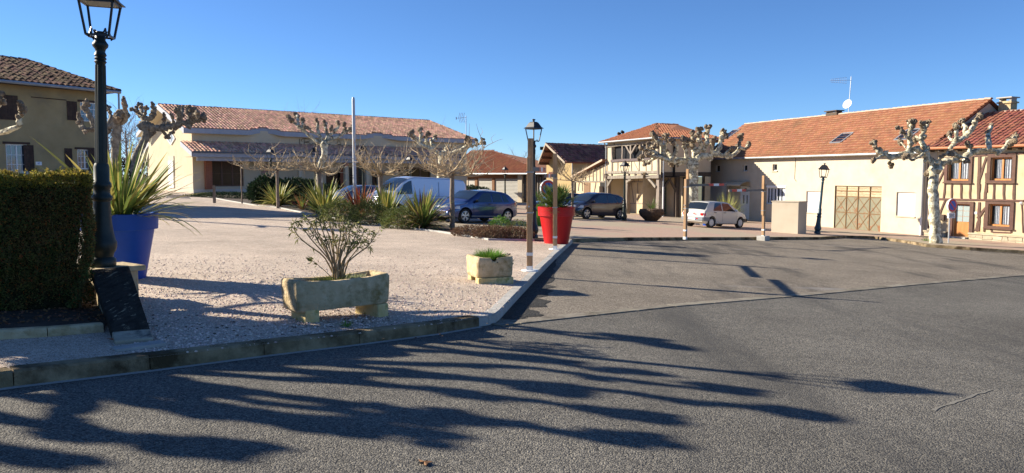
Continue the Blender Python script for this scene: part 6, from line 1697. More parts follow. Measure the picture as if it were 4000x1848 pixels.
# 1. dark blue hatchback beside the young tree
sp = hatch(4.05, 1.76, 1.45, .32, bl=.93)
sp['paint'] = paint('dark_blue_grey_paint', (.020, .040, .14), .5, .28)
sp.update(windows=[(1.02, 1.62, 1.15, 1.62, .10), (1.70, 2.78, 1.70, 2.12, .10), (.62, .95, .80, 1.02, .15)], screens=[(L_ := 4.05 - 1.04, 4.05 - 1.72, .93, .93), (.20, .56, .85, .85)], seams=(1.65, 2.80), handles=((1.82, .86),), mirror=(2.66, .98), mirror_m=M_TRIM,
          patches=[('tail_lamp', M_TAIL, .03, .26, .80, .93), ('headlamp', M_HEAD, 4.05 - .52, 4.05 - .10, .62, .74), ('sill_trim', M_RIM, 1.1, 2.9, .30, .33)], boxes=[('number_plate', M_PLATE, (-.005, 0, .62), (.02, .5, .11), False), ('grille', M_TRIM, (4.05 - .015, 0, .42), (.05, 1.0, .18), False)])
car1 = make_car('parked_hatchback', sp)
# the near side shown is its left flank; nose to the left and towards us
fw1 = gp(1166 * K, 561 * K, .12); rw1 = gp(1281 * K, 561 * K, .12)
hd = Vector((fw1.x - rw1.x, fw1.y - rw1.y)).normalized(); nL = Vector((-hd.y, hd.x))  # left of heading
def put_by_wheels(o, sp, fw, rw, side, label, cat='car'):
    hd = Vector((fw.x - rw.x, fw.y - rw.y)).normalized(); nl = Vector((-hd.y, hd.x)) * side
    mid = (Vector((fw.x, fw.y)) + Vector((rw.x, rw.y))) / 2 - nl * (sp['W'] / 2 - .02)
    wm = sum(sp['wheels']) / 2; org = mid - hd * wm
    put(o, org.x, org.y, hd, label, cat)
put_by_wheels(car1, sp, fw1, rw1, 1, 'dark blue hatchback parked behind the young tree at the bed end')

# 2. pale silver blue panel van
Lv = 4.80
sp = dict(L=Lv, W=1.90, R=.32, wheels=(.92, Lv - .88), rim='cap', tumble=.16,
          top=[(0, .5), (.02, 1.2), (.08, 1.72), (.25, 1.90), (1.0, 1.95), (3.0, 1.95), (3.35, 1.88), (3.70, 1.66), (4.15, 1.24), (4.25, 1.18), (4.55, 1.06), (4.72, .92), (4.79, .6), (4.8, .45)],
          belt=[(0, .6), (.1, 1.12), (3.2, 1.12), (4.0, 1.08), (4.2, 1.05), (4.6, .92), (4.8, .5)],
          plan=[(0, .94), (.1, .99), (1, 1), (3.6, 1), (4.3, .95), (4.65, .84), (4.8, .72)], zb=.24)
sp['paint'] = paint('pale_silver_blue_paint', (.58, .60, .66), .35, .35)
sp.update(windows=[(3.16, 4.02, 3.20, 3.62, .15)], screens=[(Lv - .66, Lv - 1.42, .93, .93)], seams=(3.05, 1.75), handles=((3.2, .95), (1.6, .95)), mirror=(3.85, 1.18), patches=[('tail_lamp', M_TAIL, .01, .10, .9, 1.35), ('headlamp', M_HEAD, 4.35, 4.70, .82, .98), ('rubbing_strip', M_TRIM, 1.4, 3.5, .50, .56), ('panel_groove', M_GREYTRIM, .35, 2.95, 1.06, 1.075), ('panel_groove', M_GREYTRIM, 1.7, 1.72, 1.08, 1.75), ('rubbing_strip', M_TRIM, .4, .5, .50, .56)],
          boxes=[('bumper', M_TRIM, (Lv - .04, 0, .42), (.1, 1.5, .2), False)])
van = make_car('panel_van', sp)
put(van, -2.75, 38.3, (-.78, -.62), 'pale silver blue panel van parked with its nose in the flax bed', 'van'); van['group'] = 'parked cars'
# 3. dark silver car left of the van
sp = hatch(4.2, 1.76, 1.44, .31, bl=.92); sp['paint'] = paint('dark_silver_paint', (.16, .18, .22), .6, .3)
sp.update(windows=[(1.1, 1.7, 1.2, 1.7, .10), (1.78, 2.9, 1.78, 2.25, .10)], screens=[(4.2 - 1.04, 4.2 - 1.72, .93, .93), (.2, .56, .85, .85)], seams=(1.74,), mirror=(2.8, .98), patches=[('tail_lamp', M_TAIL, .03, .26, .8, .93), ('headlamp', M_HEAD, 3.65, 4.08, .62, .74)])
c = make_car('parked_car', sp); put(c, -6.3, 41.5, (-.80, -.60), 'dark silver car left of the van with only hood and windscreen showing', 'car')
# 4. pale cream coupe beyond the blue hatchback
sp = hatch(4.2, 1.75, 1.46, .31, bl=.92, hood=.84)
sp['top'] = [(0, .5), (.05, .72), (.4, .90), (.95, 1.12), (1.5, 1.38), (2.1, 1.47), (2.6, 1.44), (3.05, 1.22), (3.35, .98), (3.8, .86), (4.1, .66), (4.2, .42)]
sp['paint'] = paint('cream_white_paint', (.60, .57, .50), .05, .3)
sp.update(windows=[(1.0, 1.7, 1.35, 1.7, .09), (1.78, 3.0, 1.78, 2.5, .09)], screens=[(3.3, 2.66, .93, .93), (.75, 1.45, .8, .85)], seams=(1.74,), mirror=(2.8, .98), patches=[('tail_lamp', M_TAIL, .03, .2, .62, .74)])
c = make_car('parked_car', sp); put(c, -.75 + .2, 50.5, (-.93, .05), 'cream white rounded car in front of the roller garage doors', 'car')
xx = (2022 - 2000) / 3000 * 50; c.location.x = xx - .05; c.location.z = G(xx, 50.5) + .108
# 5. dark compact people carrier
sp = hatch(4.28, 1.77, 1.57, .325, bl=.98, hood=.92, rim='five'); sp['paint'] = paint('dark_grey_violet_paint', (.022, .022, .040), .5, .28)
sp['top'] = [(0, .5), (.03, .9), (.14, 1.1), (.42, 1.40), (.8, 1.50), (1.5, 1.57), (2.2, 1.57), (2.6, 1.50), (3.0, 1.30), (3.45, 1.03), (3.8, .93), (4.1, .74), (4.25, .52), (4.28, .4)]
sp.update(windows=[(.98, 1.75, 1.1, 1.75, .12), (1.83, 3.05, 1.83, 2.45, .12), (.55, .9, .66, 1.02, .15), (3.1, 3.3, 2.55, 2.7, .2)], screens=[(3.42, 2.62, .93, .93), (.16, .42, .85, .85)], seams=(1.79, 3.0), handles=((2.0, .93), (.98, .95)), mirror=(2.98, 1.04),
          patches=[('tail_lamp', M_TAIL, .02, .2, .85, 1.1), ('headlamp', M_HEAD, 3.75, 4.15, .66, .80)], boxes=[('number_plate', M_PLATE, (4.27, 0, .4), (.02, .5, .11), False)])
alt = make_car('parked_compact_car', sp)
fw5 = gp(1480 * K, 551 * K, .12); rw5 = gp(1557 * K, 552 * K, .12)
put_by_wheels(alt, sp, fw5, rw5, 1, 'dark grey five door car facing left beside the porch house lamp')
# 6. another dark car behind the palm
sp = hatch(4.2, 1.76, 1.48, .31, bl=.95); sp['paint'] = MATS['dark_grey_violet_paint']
sp.update(windows=[(1.0, 1.7, 1.2, 1.7, .10), (1.78, 2.9, 1.78, 2.25, .10)], screens=[(4.2 - 1.04, 4.2 - 1.72, .93, .93), (.2, .56, .85, .85)], seams=(1.74,), mirror=(2.8, 1.0), patches=[('headlamp', M_HEAD, 3.65, 4.08, .62, .74)])
c = make_car('parked_car', sp); put(c, 5.1, 49.8, (-.95, -.2), 'dark car mostly hidden behind the fan palm and its neighbour', 'car')
# 7. small old white hatchback seen from behind
L7 = 3.70
sp = dict(L=L7, W=1.56, R=.28, wheels=(.63, L7 - .68), rim='cap', tumble=.30,
          top=[(0, .50), (.04, .80), (.10, .90), (.48, 1.31), (.58, 1.35), (1.4, 1.38), (2.0, 1.36), (2.2, 1.30), (2.82, .93), (2.92, .90), (3.4, .80), (3.62, .68), (3.68, .5), (3.7, .38)],
          belt=[(0, .6), (.15, .88), (1.5, .87), (2.8, .86), (2.95, .82), (3.4, .72), (3.7, .45)],
          plan=[(0, .93), (.12, .98), (.6, 1), (2.6, 1), (3.2, .96), (3.55, .88), (3.7, .76)], zb=.19)
sp['paint'] = mat('old_white_paint', (.56, .54, .49), .35, coat=.6)
sp.update(windows=[(.72, 1.42, .92, 1.42, .08), (1.50, 2.62, 1.50, 2.05, .08)], screens=[(2.86, 2.18, .90, .92), (.135, .47, .92, .92)], seams=(1.46, 2.66), handles=((.85, .80), (1.62, .80)), mirror=(2.52, .92), mirror_m=M_WHITE,
          patches=[('tail_lamp', M_TAIL, .012, .12, .62, .76), ('bumper_side', M_GREYTRIM, .01, .42, .36, .55), ('bumper_side', M_TRIM, 3.30, 3.66, .34, .50), ('indicator', M_TAIL, 3.0, 3.06, .60, .63)],
          boxes=[('bumper', M_GREYTRIM, (.0, 0, .46), (.10, 1.40, .17), False), ('tail_lamp', M_TAIL, (.022, .58, .69), (.05, .18, .14), True), ('number_plate', M_PLATE, (-.055, 0, .44), (.012, .5, .10), False), ('plate_band', M_SIGNB, (-.058, -.24, .44), (.012, .03, .10), False), ('reflector', M_TAIL, (-.052, .33, .46), (.012, .12, .06), True), ('front_bumper', M_TRIM, (L7 - .02, 0, .42), (.1, 1.3, .16), False), ('wiper', M_TRIM, (.14, .1, .955), (.02, .4, .012), False)])
p205 = make_car('small_white_hatchback', sp)
rw7 = gp(1772 * K, 573 * K, .12); fw7 = gp(1849 * K, 571.6 * K, .12); rl7 = gp(1714 * K, 566 * K, .12)
fw7 = rw7 + (fw7 - rw7).length * Vector((math.cos(math.atan2(fw7.y - rw7.y, fw7.x - rw7.x) - R(10)), math.sin(math.atan2(fw7.y - rw7.y, fw7.x - rw7.x) - R(10)), 0)) + Vector((.1, 0, 0))
put_by_wheels(p205, sp, fw7, rw7, -1, 'small old white five door hatchback seen from behind with red tail lamps')

# ================================================================ POLLARDED PLANE TREES
def smooth_path(P, k=4, jig=.0, g=None):
    P = [Vector(p) for p in P]; out = []
    for i in range(len(P) - 1):
        p0 = P[max(i - 1, 0)]; p1_, p2_ = P[i], P[i + 1]; p3_ = P[min(i + 2, len(P) - 1)]
        for j in range(k):
            t = j / k
            q = .5 * ((2 * p1_) + (p2_ - p0) * t + (2 * p0 - 5 * p1_ + 4 * p2_ - p3_) * t * t + (3 * p1_ - p0 - 3 * p2_ + p3_) * t ** 3)
            if jig and (i or j): q = q + Vector(g.normal(0, jig, 3))
            out.append(q)
    out.append(P[-1]); return out
def pollard(label, base, conv, Y, trunk, limbs, rt, seed=1, m=None, knuck=.13, group='pollarded plane trees', spread=1.2, world3d=False, lump=.16, cat='tree'):
    g = np.random.default_rng(seed); m = m or M_PLANE
    root = empty('plane_tree', tuple(base), 0, label, cat, group)
    bv = Vector(base)
    W = (lambda p, dy: Vector(p) - bv) if world3d else (lambda p, dy: at(*conv(*p), Y + dy) - bv)
    tp = [Vector((0, 0, -.1))] + [W(p, 0) for p in trunk]
    path = smooth_path(tp, 5, .012, g); n = len(path)
    rad = [rt * (1.35 if i == 0 else 1.12 if i < 3 else 1 - .18 * i / n) for i in range(n)]; rad[-1] *= 1.15; rad[-2] *= 1.1
    b = MB(); b.tube([tuple(p) for p in path], rad, 14, lump=.05, seed=seed); b.blob(tuple(path[-1]), rt * 1.25, .18, seed)
    b.build('trunk', m, root, True)
    ends = {}
    for li, lb in enumerate(limbs):
        pts, r0 = lb[0], lb[1]; parent_dy = lb[2] if len(lb) > 2 else None
        tgt = g.uniform(-spread, spread) if parent_dy is None else parent_dy
        key0 = tuple(pts[0]); s0 = ends.get(key0, 0.0)
        P3 = []
        for i, p in enumerate(pts):
            dy = s0 + (tgt - s0) * i / max(1, len(pts) - 1) * (1 if not world3d else 0); P3.append(W(p, dy)); ends.setdefault(tuple(p), dy)
        kk = knuck * (lb[3] if len(lb) > 3 else 1); path = smooth_path(P3, 5, r0 * .14, g); n = len(path)
        rad = [r0 * .88 * (1 - .42 * i / n) * (1 + g.uniform(-.16, .22)) for i in range(n)]
        b = MB(); b.tube([tuple(p) for p in path], rad, 9, lump=lump, seed=seed * 31 + li)
        # swollen knuckles along and at the end
        q = path[-1]
        for j in range(5): o = Vector(g.normal(0, kk * .38, 3)); b.blob(tuple(q + o), kk * g.uniform(.45, .85), .4, seed * 77 + li * 9 + j, mi=1)
        for i in range(3, n - 1, 3):
            if g.random() < .6: b.blob(tuple(path[i] + Vector(g.normal(0, rad[i] * .5, 3))), rad[i] * g.uniform(.9, 1.35), .3, seed + li * 13 + i, mi=0)
        for i in range(max(1, n - 6), n - 1): b.blob(tuple(path[i] + Vector(g.normal(0, rad[i] * .6, 3))), rad[i] * 1.2, .35, seed + li * 17 + i, mi=1)
        b.build('limb', [m, M_KNUCK], root, True)
    return root
cv7 = lambda x, y: (3300 + x * .63, 300 + y * .63)
bR = gp(*cv7(563, 1030), .12); YR = bR.y
pollard('big pale pollarded plane tree standing on the pavement by the timber framed house', bR, cv7, YR, [(556, 900), (552, 780), (550, 660), (562, 575)],
    [([(562, 575), (520, 510), (450, 452), (400, 462), (300, 500), (245, 482), (205, 462), (180, 400)], .15), ([(300, 500), (268, 530), (285, 548)], .07), ([(245, 482), (175, 515)], .06), ([(400, 462), (402, 390), (405, 330), (430, 275)], .13), ([(402, 390), (365, 350), (338, 318)], .07), ([(405, 330), (395, 285)], .08),
     ([(520, 510), (488, 430), (470, 390), (495, 330), (508, 282)], .13), ([(470, 390), (440, 372), (430, 400)], .08), ([(488, 430), (520, 445), (480, 480), (430, 512), (380, 500)], .07), ([(400, 462), (345, 405)], .06), ([(495, 330), (478, 290)], .09),
     ([(562, 575), (630, 525), (720, 512), (775, 478), (850, 455), (960, 462), (1018, 412), (1062, 365)], .16), ([(900, 458), (890, 372), (908, 305)], .13), ([(720, 512), (655, 455), (690, 400), (690, 330), (690, 295)], .12), ([(690, 400), (655, 385), (648, 355)], .08), ([(690, 400), (745, 372), (742, 310), (720, 268)], .11),
     ([(745, 372), (800, 305), (825, 255), (845, 245)], .12), ([(775, 478), (770, 430), (765, 415)], .10), ([(720, 512), (760, 520)], .08), ([(562, 575), (520, 590), (515, 600)], .10), ([(562, 575), (600, 500), (660, 470)], .09), ([(1018, 412), (1050, 400)], .07), ([(630, 525), (560, 520), (500, 505)], .08)], .235, seed=3)
cv5 = lambda x, y: (2250 + x / 1.984, 400 + y / 1.984)
bM = Vector(((cv5(905, 0)[0] - 2000) / 3000 * 43.5, 43.5, 0)); bM.z = G(bM.x, bM.y) + .1
pollard('wide pollarded plane tree with many knobbly stubs behind the small white car', bM, cv5, 43.5, [(903, 780), (905, 640), (908, 560), (905, 485)],
    [([(905, 485), (862, 440), (760, 455), (690, 438), (600, 380), (565, 325)], .19), ([(600, 380), (540, 370), (505, 350)], .11), ([(640, 410), (560, 460), (500, 425)], .12), ([(690, 438), (670, 340), (620, 280), (598, 248)], .15), ([(740, 450), (785, 360), (752, 300), (735, 290)], .14), ([(862, 440), (845, 350), (832, 285)], .13),
     ([(670, 340), (705, 310), (690, 248)], .12), ([(905, 485), (915, 400), (905, 330), (912, 242)], .17), ([(915, 400), (965, 340), (958, 270), (962, 208)], .15), ([(985, 380), (1015, 310), (1012, 250), (1028, 200)], .16), ([(905, 485), (960, 425), (1050, 402), (1105, 370), (1128, 290), (1148, 215)], .19),
     ([(1050, 402), (1150, 412), (1228, 402), (1262, 340), (1270, 268)], .15), ([(1262, 350), (1310, 358), (1338, 322)], .11), ([(1050, 402), (1052, 330), (1060, 300)], .11), ([(690, 438), (620, 420), (555, 400)], .12), ([(862, 440), (800, 480), (740, 470)], .10), ([(1150, 412), (1190, 370), (1225, 350)], .10), ([(760, 455), (720, 400), (700, 385)], .12),
     ([(905, 330), (880, 290), (862, 300)], .1), ([(845, 350), (875, 320)], .1), ([(600, 380), (585, 350), (612, 330)], .12), ([(1128, 290), (1160, 250)], .11), ([(560, 460), (540, 470)], .09)], .33, seed=8, knuck=.17)
cv3 = lambda x, y: (1000 + x / 1.831, 350 + y / 1.831)
x_ = (cv3(468, 0)[0] - 2000) / 3000 * 41
pollard('slim pollarded plane tree with pale leaning trunk rising before the hall roof', Vector((x_, 41, G(x_, 41) + .1)), cv3, 41, [(452, 640), (458, 560), (490, 460), (484, 395)],
    [([(484, 395), (410, 350), (335, 292), (272, 235), (228, 192)], .12), ([(310, 265), (296, 215), (294, 178)], .10), ([(345, 295), (335, 250), (334, 212)], .09), ([(484, 395), (455, 325), (440, 270), (440, 228)], .11), ([(460, 330), (390, 295), (355, 270)], .07), ([(484, 395), (512, 340), (502, 285), (500, 238)], .10),
     ([(505, 370), (585, 340), (640, 305), (690, 262)], .10), ([(560, 300), (590, 265), (588, 230)], .09), ([(615, 318), (632, 280), (632, 245)], .08), ([(512, 340), (560, 300), (530, 272)], .07), ([(640, 305), (680, 290)], .06), ([(272, 235), (240, 215)], .07)], .19, seed=12, knuck=.12)
cv8 = lambda x, y: (1540 + x / 3.839, 450 + y / 3.839)
x_ = (cv8(715, 0)[0] - 2000) / 3000 * 46
pollard('mossy pollarded plane tree behind the van with a heavy right hand stub', Vector((x_, 46, G(x_, 46) + .1)), cv8, 46, [(700, 900), (712, 720), (722, 610)],
    [([(722, 610), (600, 530), (400, 440), (300, 335), (235, 280)], .14), ([(400, 440), (395, 300), (385, 215)], .12), ([(500, 480), (480, 340), (510, 280)], .10), ([(600, 530), (560, 420), (610, 330)], .11), ([(722, 610), (790, 590), (900, 560), (1050, 500), (1105, 420), (1090, 335)], .16), ([(1050, 500), (1150, 470), (1240, 440), (1345, 420)], .10),
     ([(1240, 440), (1235, 370)], .09), ([(1300, 430), (1318, 362)], .08), ([(790, 590), (770, 500), (870, 450)], .09), ([(300, 335), (270, 260)], .09), ([(1105, 420), (1140, 400)], .14)], .26, seed=15, knuck=.14, m=M_PLANE)
cvL = lambda x, y: (500 + x / 4.25, 380 + y / 4.25)
x_ = (cvL(140, 0)[0] - 2000) / 3000 * 31
pollard('dark pollarded plane tree in front of the hall gable, reaching to the right', Vector((x_, 31, G(x_, 31) + .1)), cvL, 31, [(120, 1180), (150, 950), (280, 700), (300, 560), (255, 470)],
    [([(255, 490), (400, 495), (600, 505), (740, 480), (850, 440), (1000, 430), (1100, 395), (1215, 365), (1250, 300)], .15), ([(850, 440), (842, 300), (825, 185)], .12), ([(850, 440), (880, 260), (895, 165)], .11), ([(1000, 430), (1045, 290), (995, 175)], .12), ([(1045, 290), (1090, 220), (1130, 235)], .11), ([(590, 500), (595, 400), (602, 310)], .08),
     ([(760, 470), (740, 350), (722, 312)], .05), ([(550, 520), (640, 640), (720, 585), (800, 510)], .07), ([(640, 640), (665, 665)], .07), ([(255, 470), (240, 330), (165, 270), (130, 175)], .10), ([(240, 330), (232, 200), (195, 110)], .10), ([(165, 270), (85, 200)], .05), ([(240, 330), (290, 250), (302, 160)], .07), ([(290, 340), (385, 350), (435, 240), (395, 95)], .11),
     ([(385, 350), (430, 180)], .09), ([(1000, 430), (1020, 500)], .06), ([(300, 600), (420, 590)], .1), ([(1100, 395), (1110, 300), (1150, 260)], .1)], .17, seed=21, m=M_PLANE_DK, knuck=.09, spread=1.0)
cv4 = lambda x, y: (200 + x / 1.983, y / 1.983)
x_ = (cv4(505, 0)[0] - 2000) / 3000 * 27
pollard('pollarded plane tree between the ochre house and the hall, behind the foreground lamp', Vector((x_, 27, G(x_, 27) + .1)), cv4, 27, [(500, 1190), (508, 1040), (512, 930)],
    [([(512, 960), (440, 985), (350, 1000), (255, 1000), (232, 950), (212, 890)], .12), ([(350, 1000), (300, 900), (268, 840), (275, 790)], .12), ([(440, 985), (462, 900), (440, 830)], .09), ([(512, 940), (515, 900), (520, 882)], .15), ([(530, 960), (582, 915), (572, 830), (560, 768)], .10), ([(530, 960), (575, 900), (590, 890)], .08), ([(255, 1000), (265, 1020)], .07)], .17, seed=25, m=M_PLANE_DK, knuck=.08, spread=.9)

# pollards just outside the frame on the left, whose stubs throw the shadows across the road
SX, SY, ST = -.962, .272, math.tan(R(25))
def caster(dx, dy, h):
    p = gp(dx * K, dy * K, 0); Ls = h / ST
    return Vector((p.x + SX * Ls, p.y + SY * Ls, p.z + h))
def off_pollard(label, trunk, head_z, tips, rt, seed, extra=(), stub=.9, fill=6, rl=.16):
    g = np.random.default_rng(seed); tz = G(trunk[0], trunk[1]) + .1; hd = Vector((trunk[0], trunk[1], head_z))
    limbs = []
    for t in tips:
        t = Vector(t); low = Vector((t.x, t.y, t.z - stub)); mid = hd.lerp(low, .55) + Vector((0, 0, -.12)) + Vector(g.normal(0, .1, 3))
        limbs.append(([tuple(hd), tuple(mid), tuple(low), tuple(low.lerp(t, .5) + Vector(g.normal(0, .04, 3))), tuple(t)], rl))
    for i in range(fill):
        a = g.uniform(0, 6.28); r = g.uniform(.3, 1.35); q = hd + Vector((r * math.cos(a), r * math.sin(a), g.uniform(.1, .5)))
        limbs.append(([tuple(hd), tuple(hd.lerp(q, .6)), tuple(q), tuple(q + Vector((g.uniform(-.1, .1), g.uniform(-.1, .1), g.uniform(.5, 1.0))))], rl))
    for e in extra: limbs.append(e)
    return pollard(label, Vector((trunk[0], trunk[1], tz)), None, 0, [(trunk[0], trunk[1], tz + (head_z - tz) * .5), (trunk[0], trunk[1], head_z)], limbs, rt, seed=seed, world3d=True, knuck=.17, lump=.2)
tips = [caster(1990, 1035, 4.3), caster(1830, 982, 4.2), caster(1600, 1045, 4.0), caster(1545, 1100, 4.0), caster(1560, 935, 4.1), caster(1420, 985, 3.8), caster(1380, 905, 4.2), caster(1690, 868, 4.6), caster(1600, 850, 4.5), ]
br1 = [(-9.4, 8.5, 2.8), (-8.6, 10.0, 2.5), (-7.6, 11.0, 2.28), tuple(at(60, 500, 11.0)), tuple(at(78, 455, 11.0)), tuple(at(86, 428, 11.0))]
off_pollard('pollarded plane tree at the left edge of the photo, only one branch in view', (-9.6, 8.2), 2.9, tips, .26, 41, extra=[(br1, .05, 0, .45), ([tuple(at(-30, 440, 11.3)), tuple(at(-5, 400, 11.3)), tuple(at(5, 392, 11.3))], .05, 0, .45)], fill=9, rl=.10)
tips = [caster(530, 1128, 4.0), caster(90, 1150, 4.0), caster(150, 1010, 3.5), caster(420, 960, 3.7)]
off_pollard('pollarded plane tree out of view to the left whose shadow crosses the road', (-12.6, 7.6), 2.8, tips, .27, 43, fill=2, rl=.13)

# ================================================================ YOUNG TREES WITH PALE TWIGS
def twig_tree(loc, head, spread, rise, nb, seed, label, r=.05, trunk_m=None, group='young trees with bare twigs', lean=0, m=None, cat='tree', name='young_tree', tw=.011, sub=6):
    g = np.random.default_rng(seed); root = empty(name, tuple(loc), 0, label, cat, group)
    b = MB(); path = smooth_path([(0, 0, -.05), (lean * .3, 0, head * .5), (lean, 0, head)], 5, .008, g); b.tube([tuple(p) for p in path], [r * (1.15 - .25 * i / len(path)) for i in range(len(path))], 9, .08, seed)
    for i in range(4): b.blob((lean + g.normal(0, r * .5), g.normal(0, r * .5), head + g.normal(0, r * .5)), r * 1.2, .3, seed + i)
    b.build('trunk', trunk_m or M_TRUNKY, root, True)
    for k in range(nb):
        a = 2 * math.pi * (k + g.uniform(-.3, .3)) / nb; Ls = spread * g.uniform(.55, 1.0); up = g.uniform(-.05, .5)
        P = [Vector((lean, 0, head))]; d = Vector((math.cos(a), math.sin(a), up * .5)); st = Ls / 5
        for i in range(5):
            d = (d + Vector(g.normal(0, .16, 3)) + Vector((0, 0, .06 * i * rise))).normalized(); P.append(P[-1] + d * st)
        b = MB(); Q = smooth_path(P, 3); n = len(Q); b.tube([tuple(p) for p in Q], [r * .42 * (1 - .7 * i / n) for i in range(n)], 6, .12, seed + k)
        for j in range(sub):
            i = int(g.uniform(.25, 1) * (n - 1)); q = Q[i]; dd = Vector((g.normal(0, .35), g.normal(0, .35), g.uniform(.3, 1.0)))
            if g.random() < .35: dd = Vector((math.cos(a + g.normal(0, .8)), math.sin(a + g.normal(0, .8)), g.uniform(-.1, .5)))
            l_ = rise * g.uniform(.25, .8); R_ = [q]; d2 = dd.normalized()
            for s_ in range(4): d2 = (d2 + Vector(g.normal(0, .16, 3)) + Vector((0, 0, .1))).normalized(); R_.append(R_[-1] + d2 * l_ / 4)
            b.tube([tuple(p) for p in R_], [tw * (1 - .17 * s_) for s_ in range(5)], 5)
            if g.random() < .5:
                e = R_[2]; b.tube([tuple(e), tuple(e + Vector((g.normal(0, .12), g.normal(0, .12), .15))), tuple(e + Vector((g.normal(0, .15), g.normal(0, .15), .32)))], [tw * .6, tw * .45, tw * .2], 4)
        b.build('branch', m or M_TWIG, root, True)
    return root
def gl(px, py, dz=.12): return gp(px, py, dz)
t1b = gp(1138 * K, 577 * K, .13)
twig_tree(t1b, 1.98, 2.15, 1.25, 20, 5, 'young tree with grey trunk and wide bare twigs by the blue hatchback', r=.085, tw=.013, sub=9)
def on(px, Y): x = (px - 2000) / 3000 * Y; return Vector((x, Y, G(x, Y) + .11))
twig_tree(on(1489, 31.5), 1.95, 2.1, 1.2, 16, 6, 'young tree with bare twigs in front of the van windscreen', r=.095, tw=.013, sub=8)
twig_tree(on(1250, 36.5), 2.05, 2.2, 1.1, 16, 7, 'young dark trunked tree in front of the pale leaning plane tree', r=.10, tw=.014, sub=7)
twig_tree(on(1086, 41), 2.05, 2.3, 1.0, 14, 9, 'young bare tree beside the dark juniper at the hall', r=.08, tw=.015, sub=7)
twig_tree(on(946, 46), 2.25, 1.1, .7, 6, 10, 'thin bare sapling in front of the large brown framed hall window', r=.04, tw=.013, sub=4)
twig_tree(on(2236, 44), 2.2, 2.1, 1.0, 11, 11, 'small bare tree behind the fan palm, before the lean-to wing', r=.07, tw=.016, sub=7)
def bare_tree(loc, H, seed, label, m=None, tw=.03, n1=26, group='bare trees behind the buildings'):
    g = np.random.default_rng(seed); root = empty('bare_tree', tuple(loc), 0, label, 'tree', group)
    b = MB(); b.tube([(0, 0, -.2), (.1, 0, H * .35), (0, .1, H * .7)], [H * .022, H * .016, H * .008], 7); b.build('trunk', m or M_FARTWIG, root)
    b = MB()
    def br(p, d, l, r, dep):
        R_ = [p]
        for s_ in range(4): d = (d + Vector(g.normal(0, .16, 3)) + Vector((0, 0, .06))).normalized(); R_.append(R_[-1] + d * l / 4)
        b.tube([tuple(q) for q in R_], [r, r * .85, r * .7, r * .5, r * .3], 4, cap=False)
        if dep:
            for k in range(4): br(R_[1 + k % 4], (d + Vector(g.normal(0, .55, 3))).normalized(), l * .62, r * .5, dep - 1)
    for k in range(n1):
        h = H * (.28 + .45 * k / n1); a = k * 2.4; br(Vector((0, 0, h)), Vector((math.cos(a), math.sin(a), g.uniform(.5, 1.2))).normalized(), H * g.uniform(.22, .38), tw, 2)
    b.build('crown', m or M_FARTWIG, root); return root
for px, Y, H, lab in ((500, 95, 9.5, 'bare twiggy tree behind the plane trees, right of the ochre house'), (560, 110, 8.5, 'bare twiggy tree nearest the hall gable in the distance'), (430, 85, 8, 'bare tree partly hidden by the foreground lamp post'),
                      (1985, 130, 6.6, 'bare tree behind the garage row, left of the lamp lantern'), (2040, 125, 7.5, 'bare tree directly behind the near lamp lantern'), (2105, 120, 5.6, 'bare tree between the lamp post and yellow barn'), (2085, 140, 7.0, 'bare tree under the distant floodlight mast'),
                      (1180, 130, 13.0, 'bare tree showing its twigs above the hall ridge left of the mast'), (1700, 140, 11.8, 'bare tree showing above the hip end of the hall roof')):
    p = on(px, Y); bare_tree(p, H * (1 if Y < 200 else 1), int(px), lab, n1=20, tw=.045)
# low far hedge / wood at the horizon, one mass
def leafmass(name, c, r, n, leaf, m, parent=None, kind=None, label=None, cat=None, group=None, seed=1, up=.3, flat=None, base=None):
    g = np.random.default_rng(seed); v = g.normal(size=(n, 3)); v /= np.linalg.norm(v, axis=1)[:, None]
    rad = g.uniform(.35, 1.0, n) ** .45
    lum = 1 + .22 * np.array([mn.noise(Vector((a * 2.2 + seed, b_ * 2.2, c_ * 2.2))) for a, b_, c_ in v])
    P = v * (rad * lum)[:, None] * np.array(r)
    P[:, 2] = np.where(P[:, 2] < 0, P[:, 2] * .8, P[:, 2])
    D = v + g.normal(0, .5, (n, 3)) + np.array([0, 0, up]); o_ = MB().leaves(P, D, leaf * g.uniform(.7, 1.3, n), leaf * g.uniform(.35, .6, n))
    o = o_.build(name, m, parent, loc=tuple(c)); tag(o, label, cat, group, kind); return o
for px, Y, w, h_ in ((510, 140, 16, 2.6), (2060, 150, 14, 2.2)):
    p = on(px, Y); leafmass('distant_wood', (p.x, p.y, p.z + h_ * .4), (w, 3, h_), 6000, .6, mat('wood_mass_%d' % px, (.05, .045, .035), .9, vary=.4), kind='stuff', seed=px)

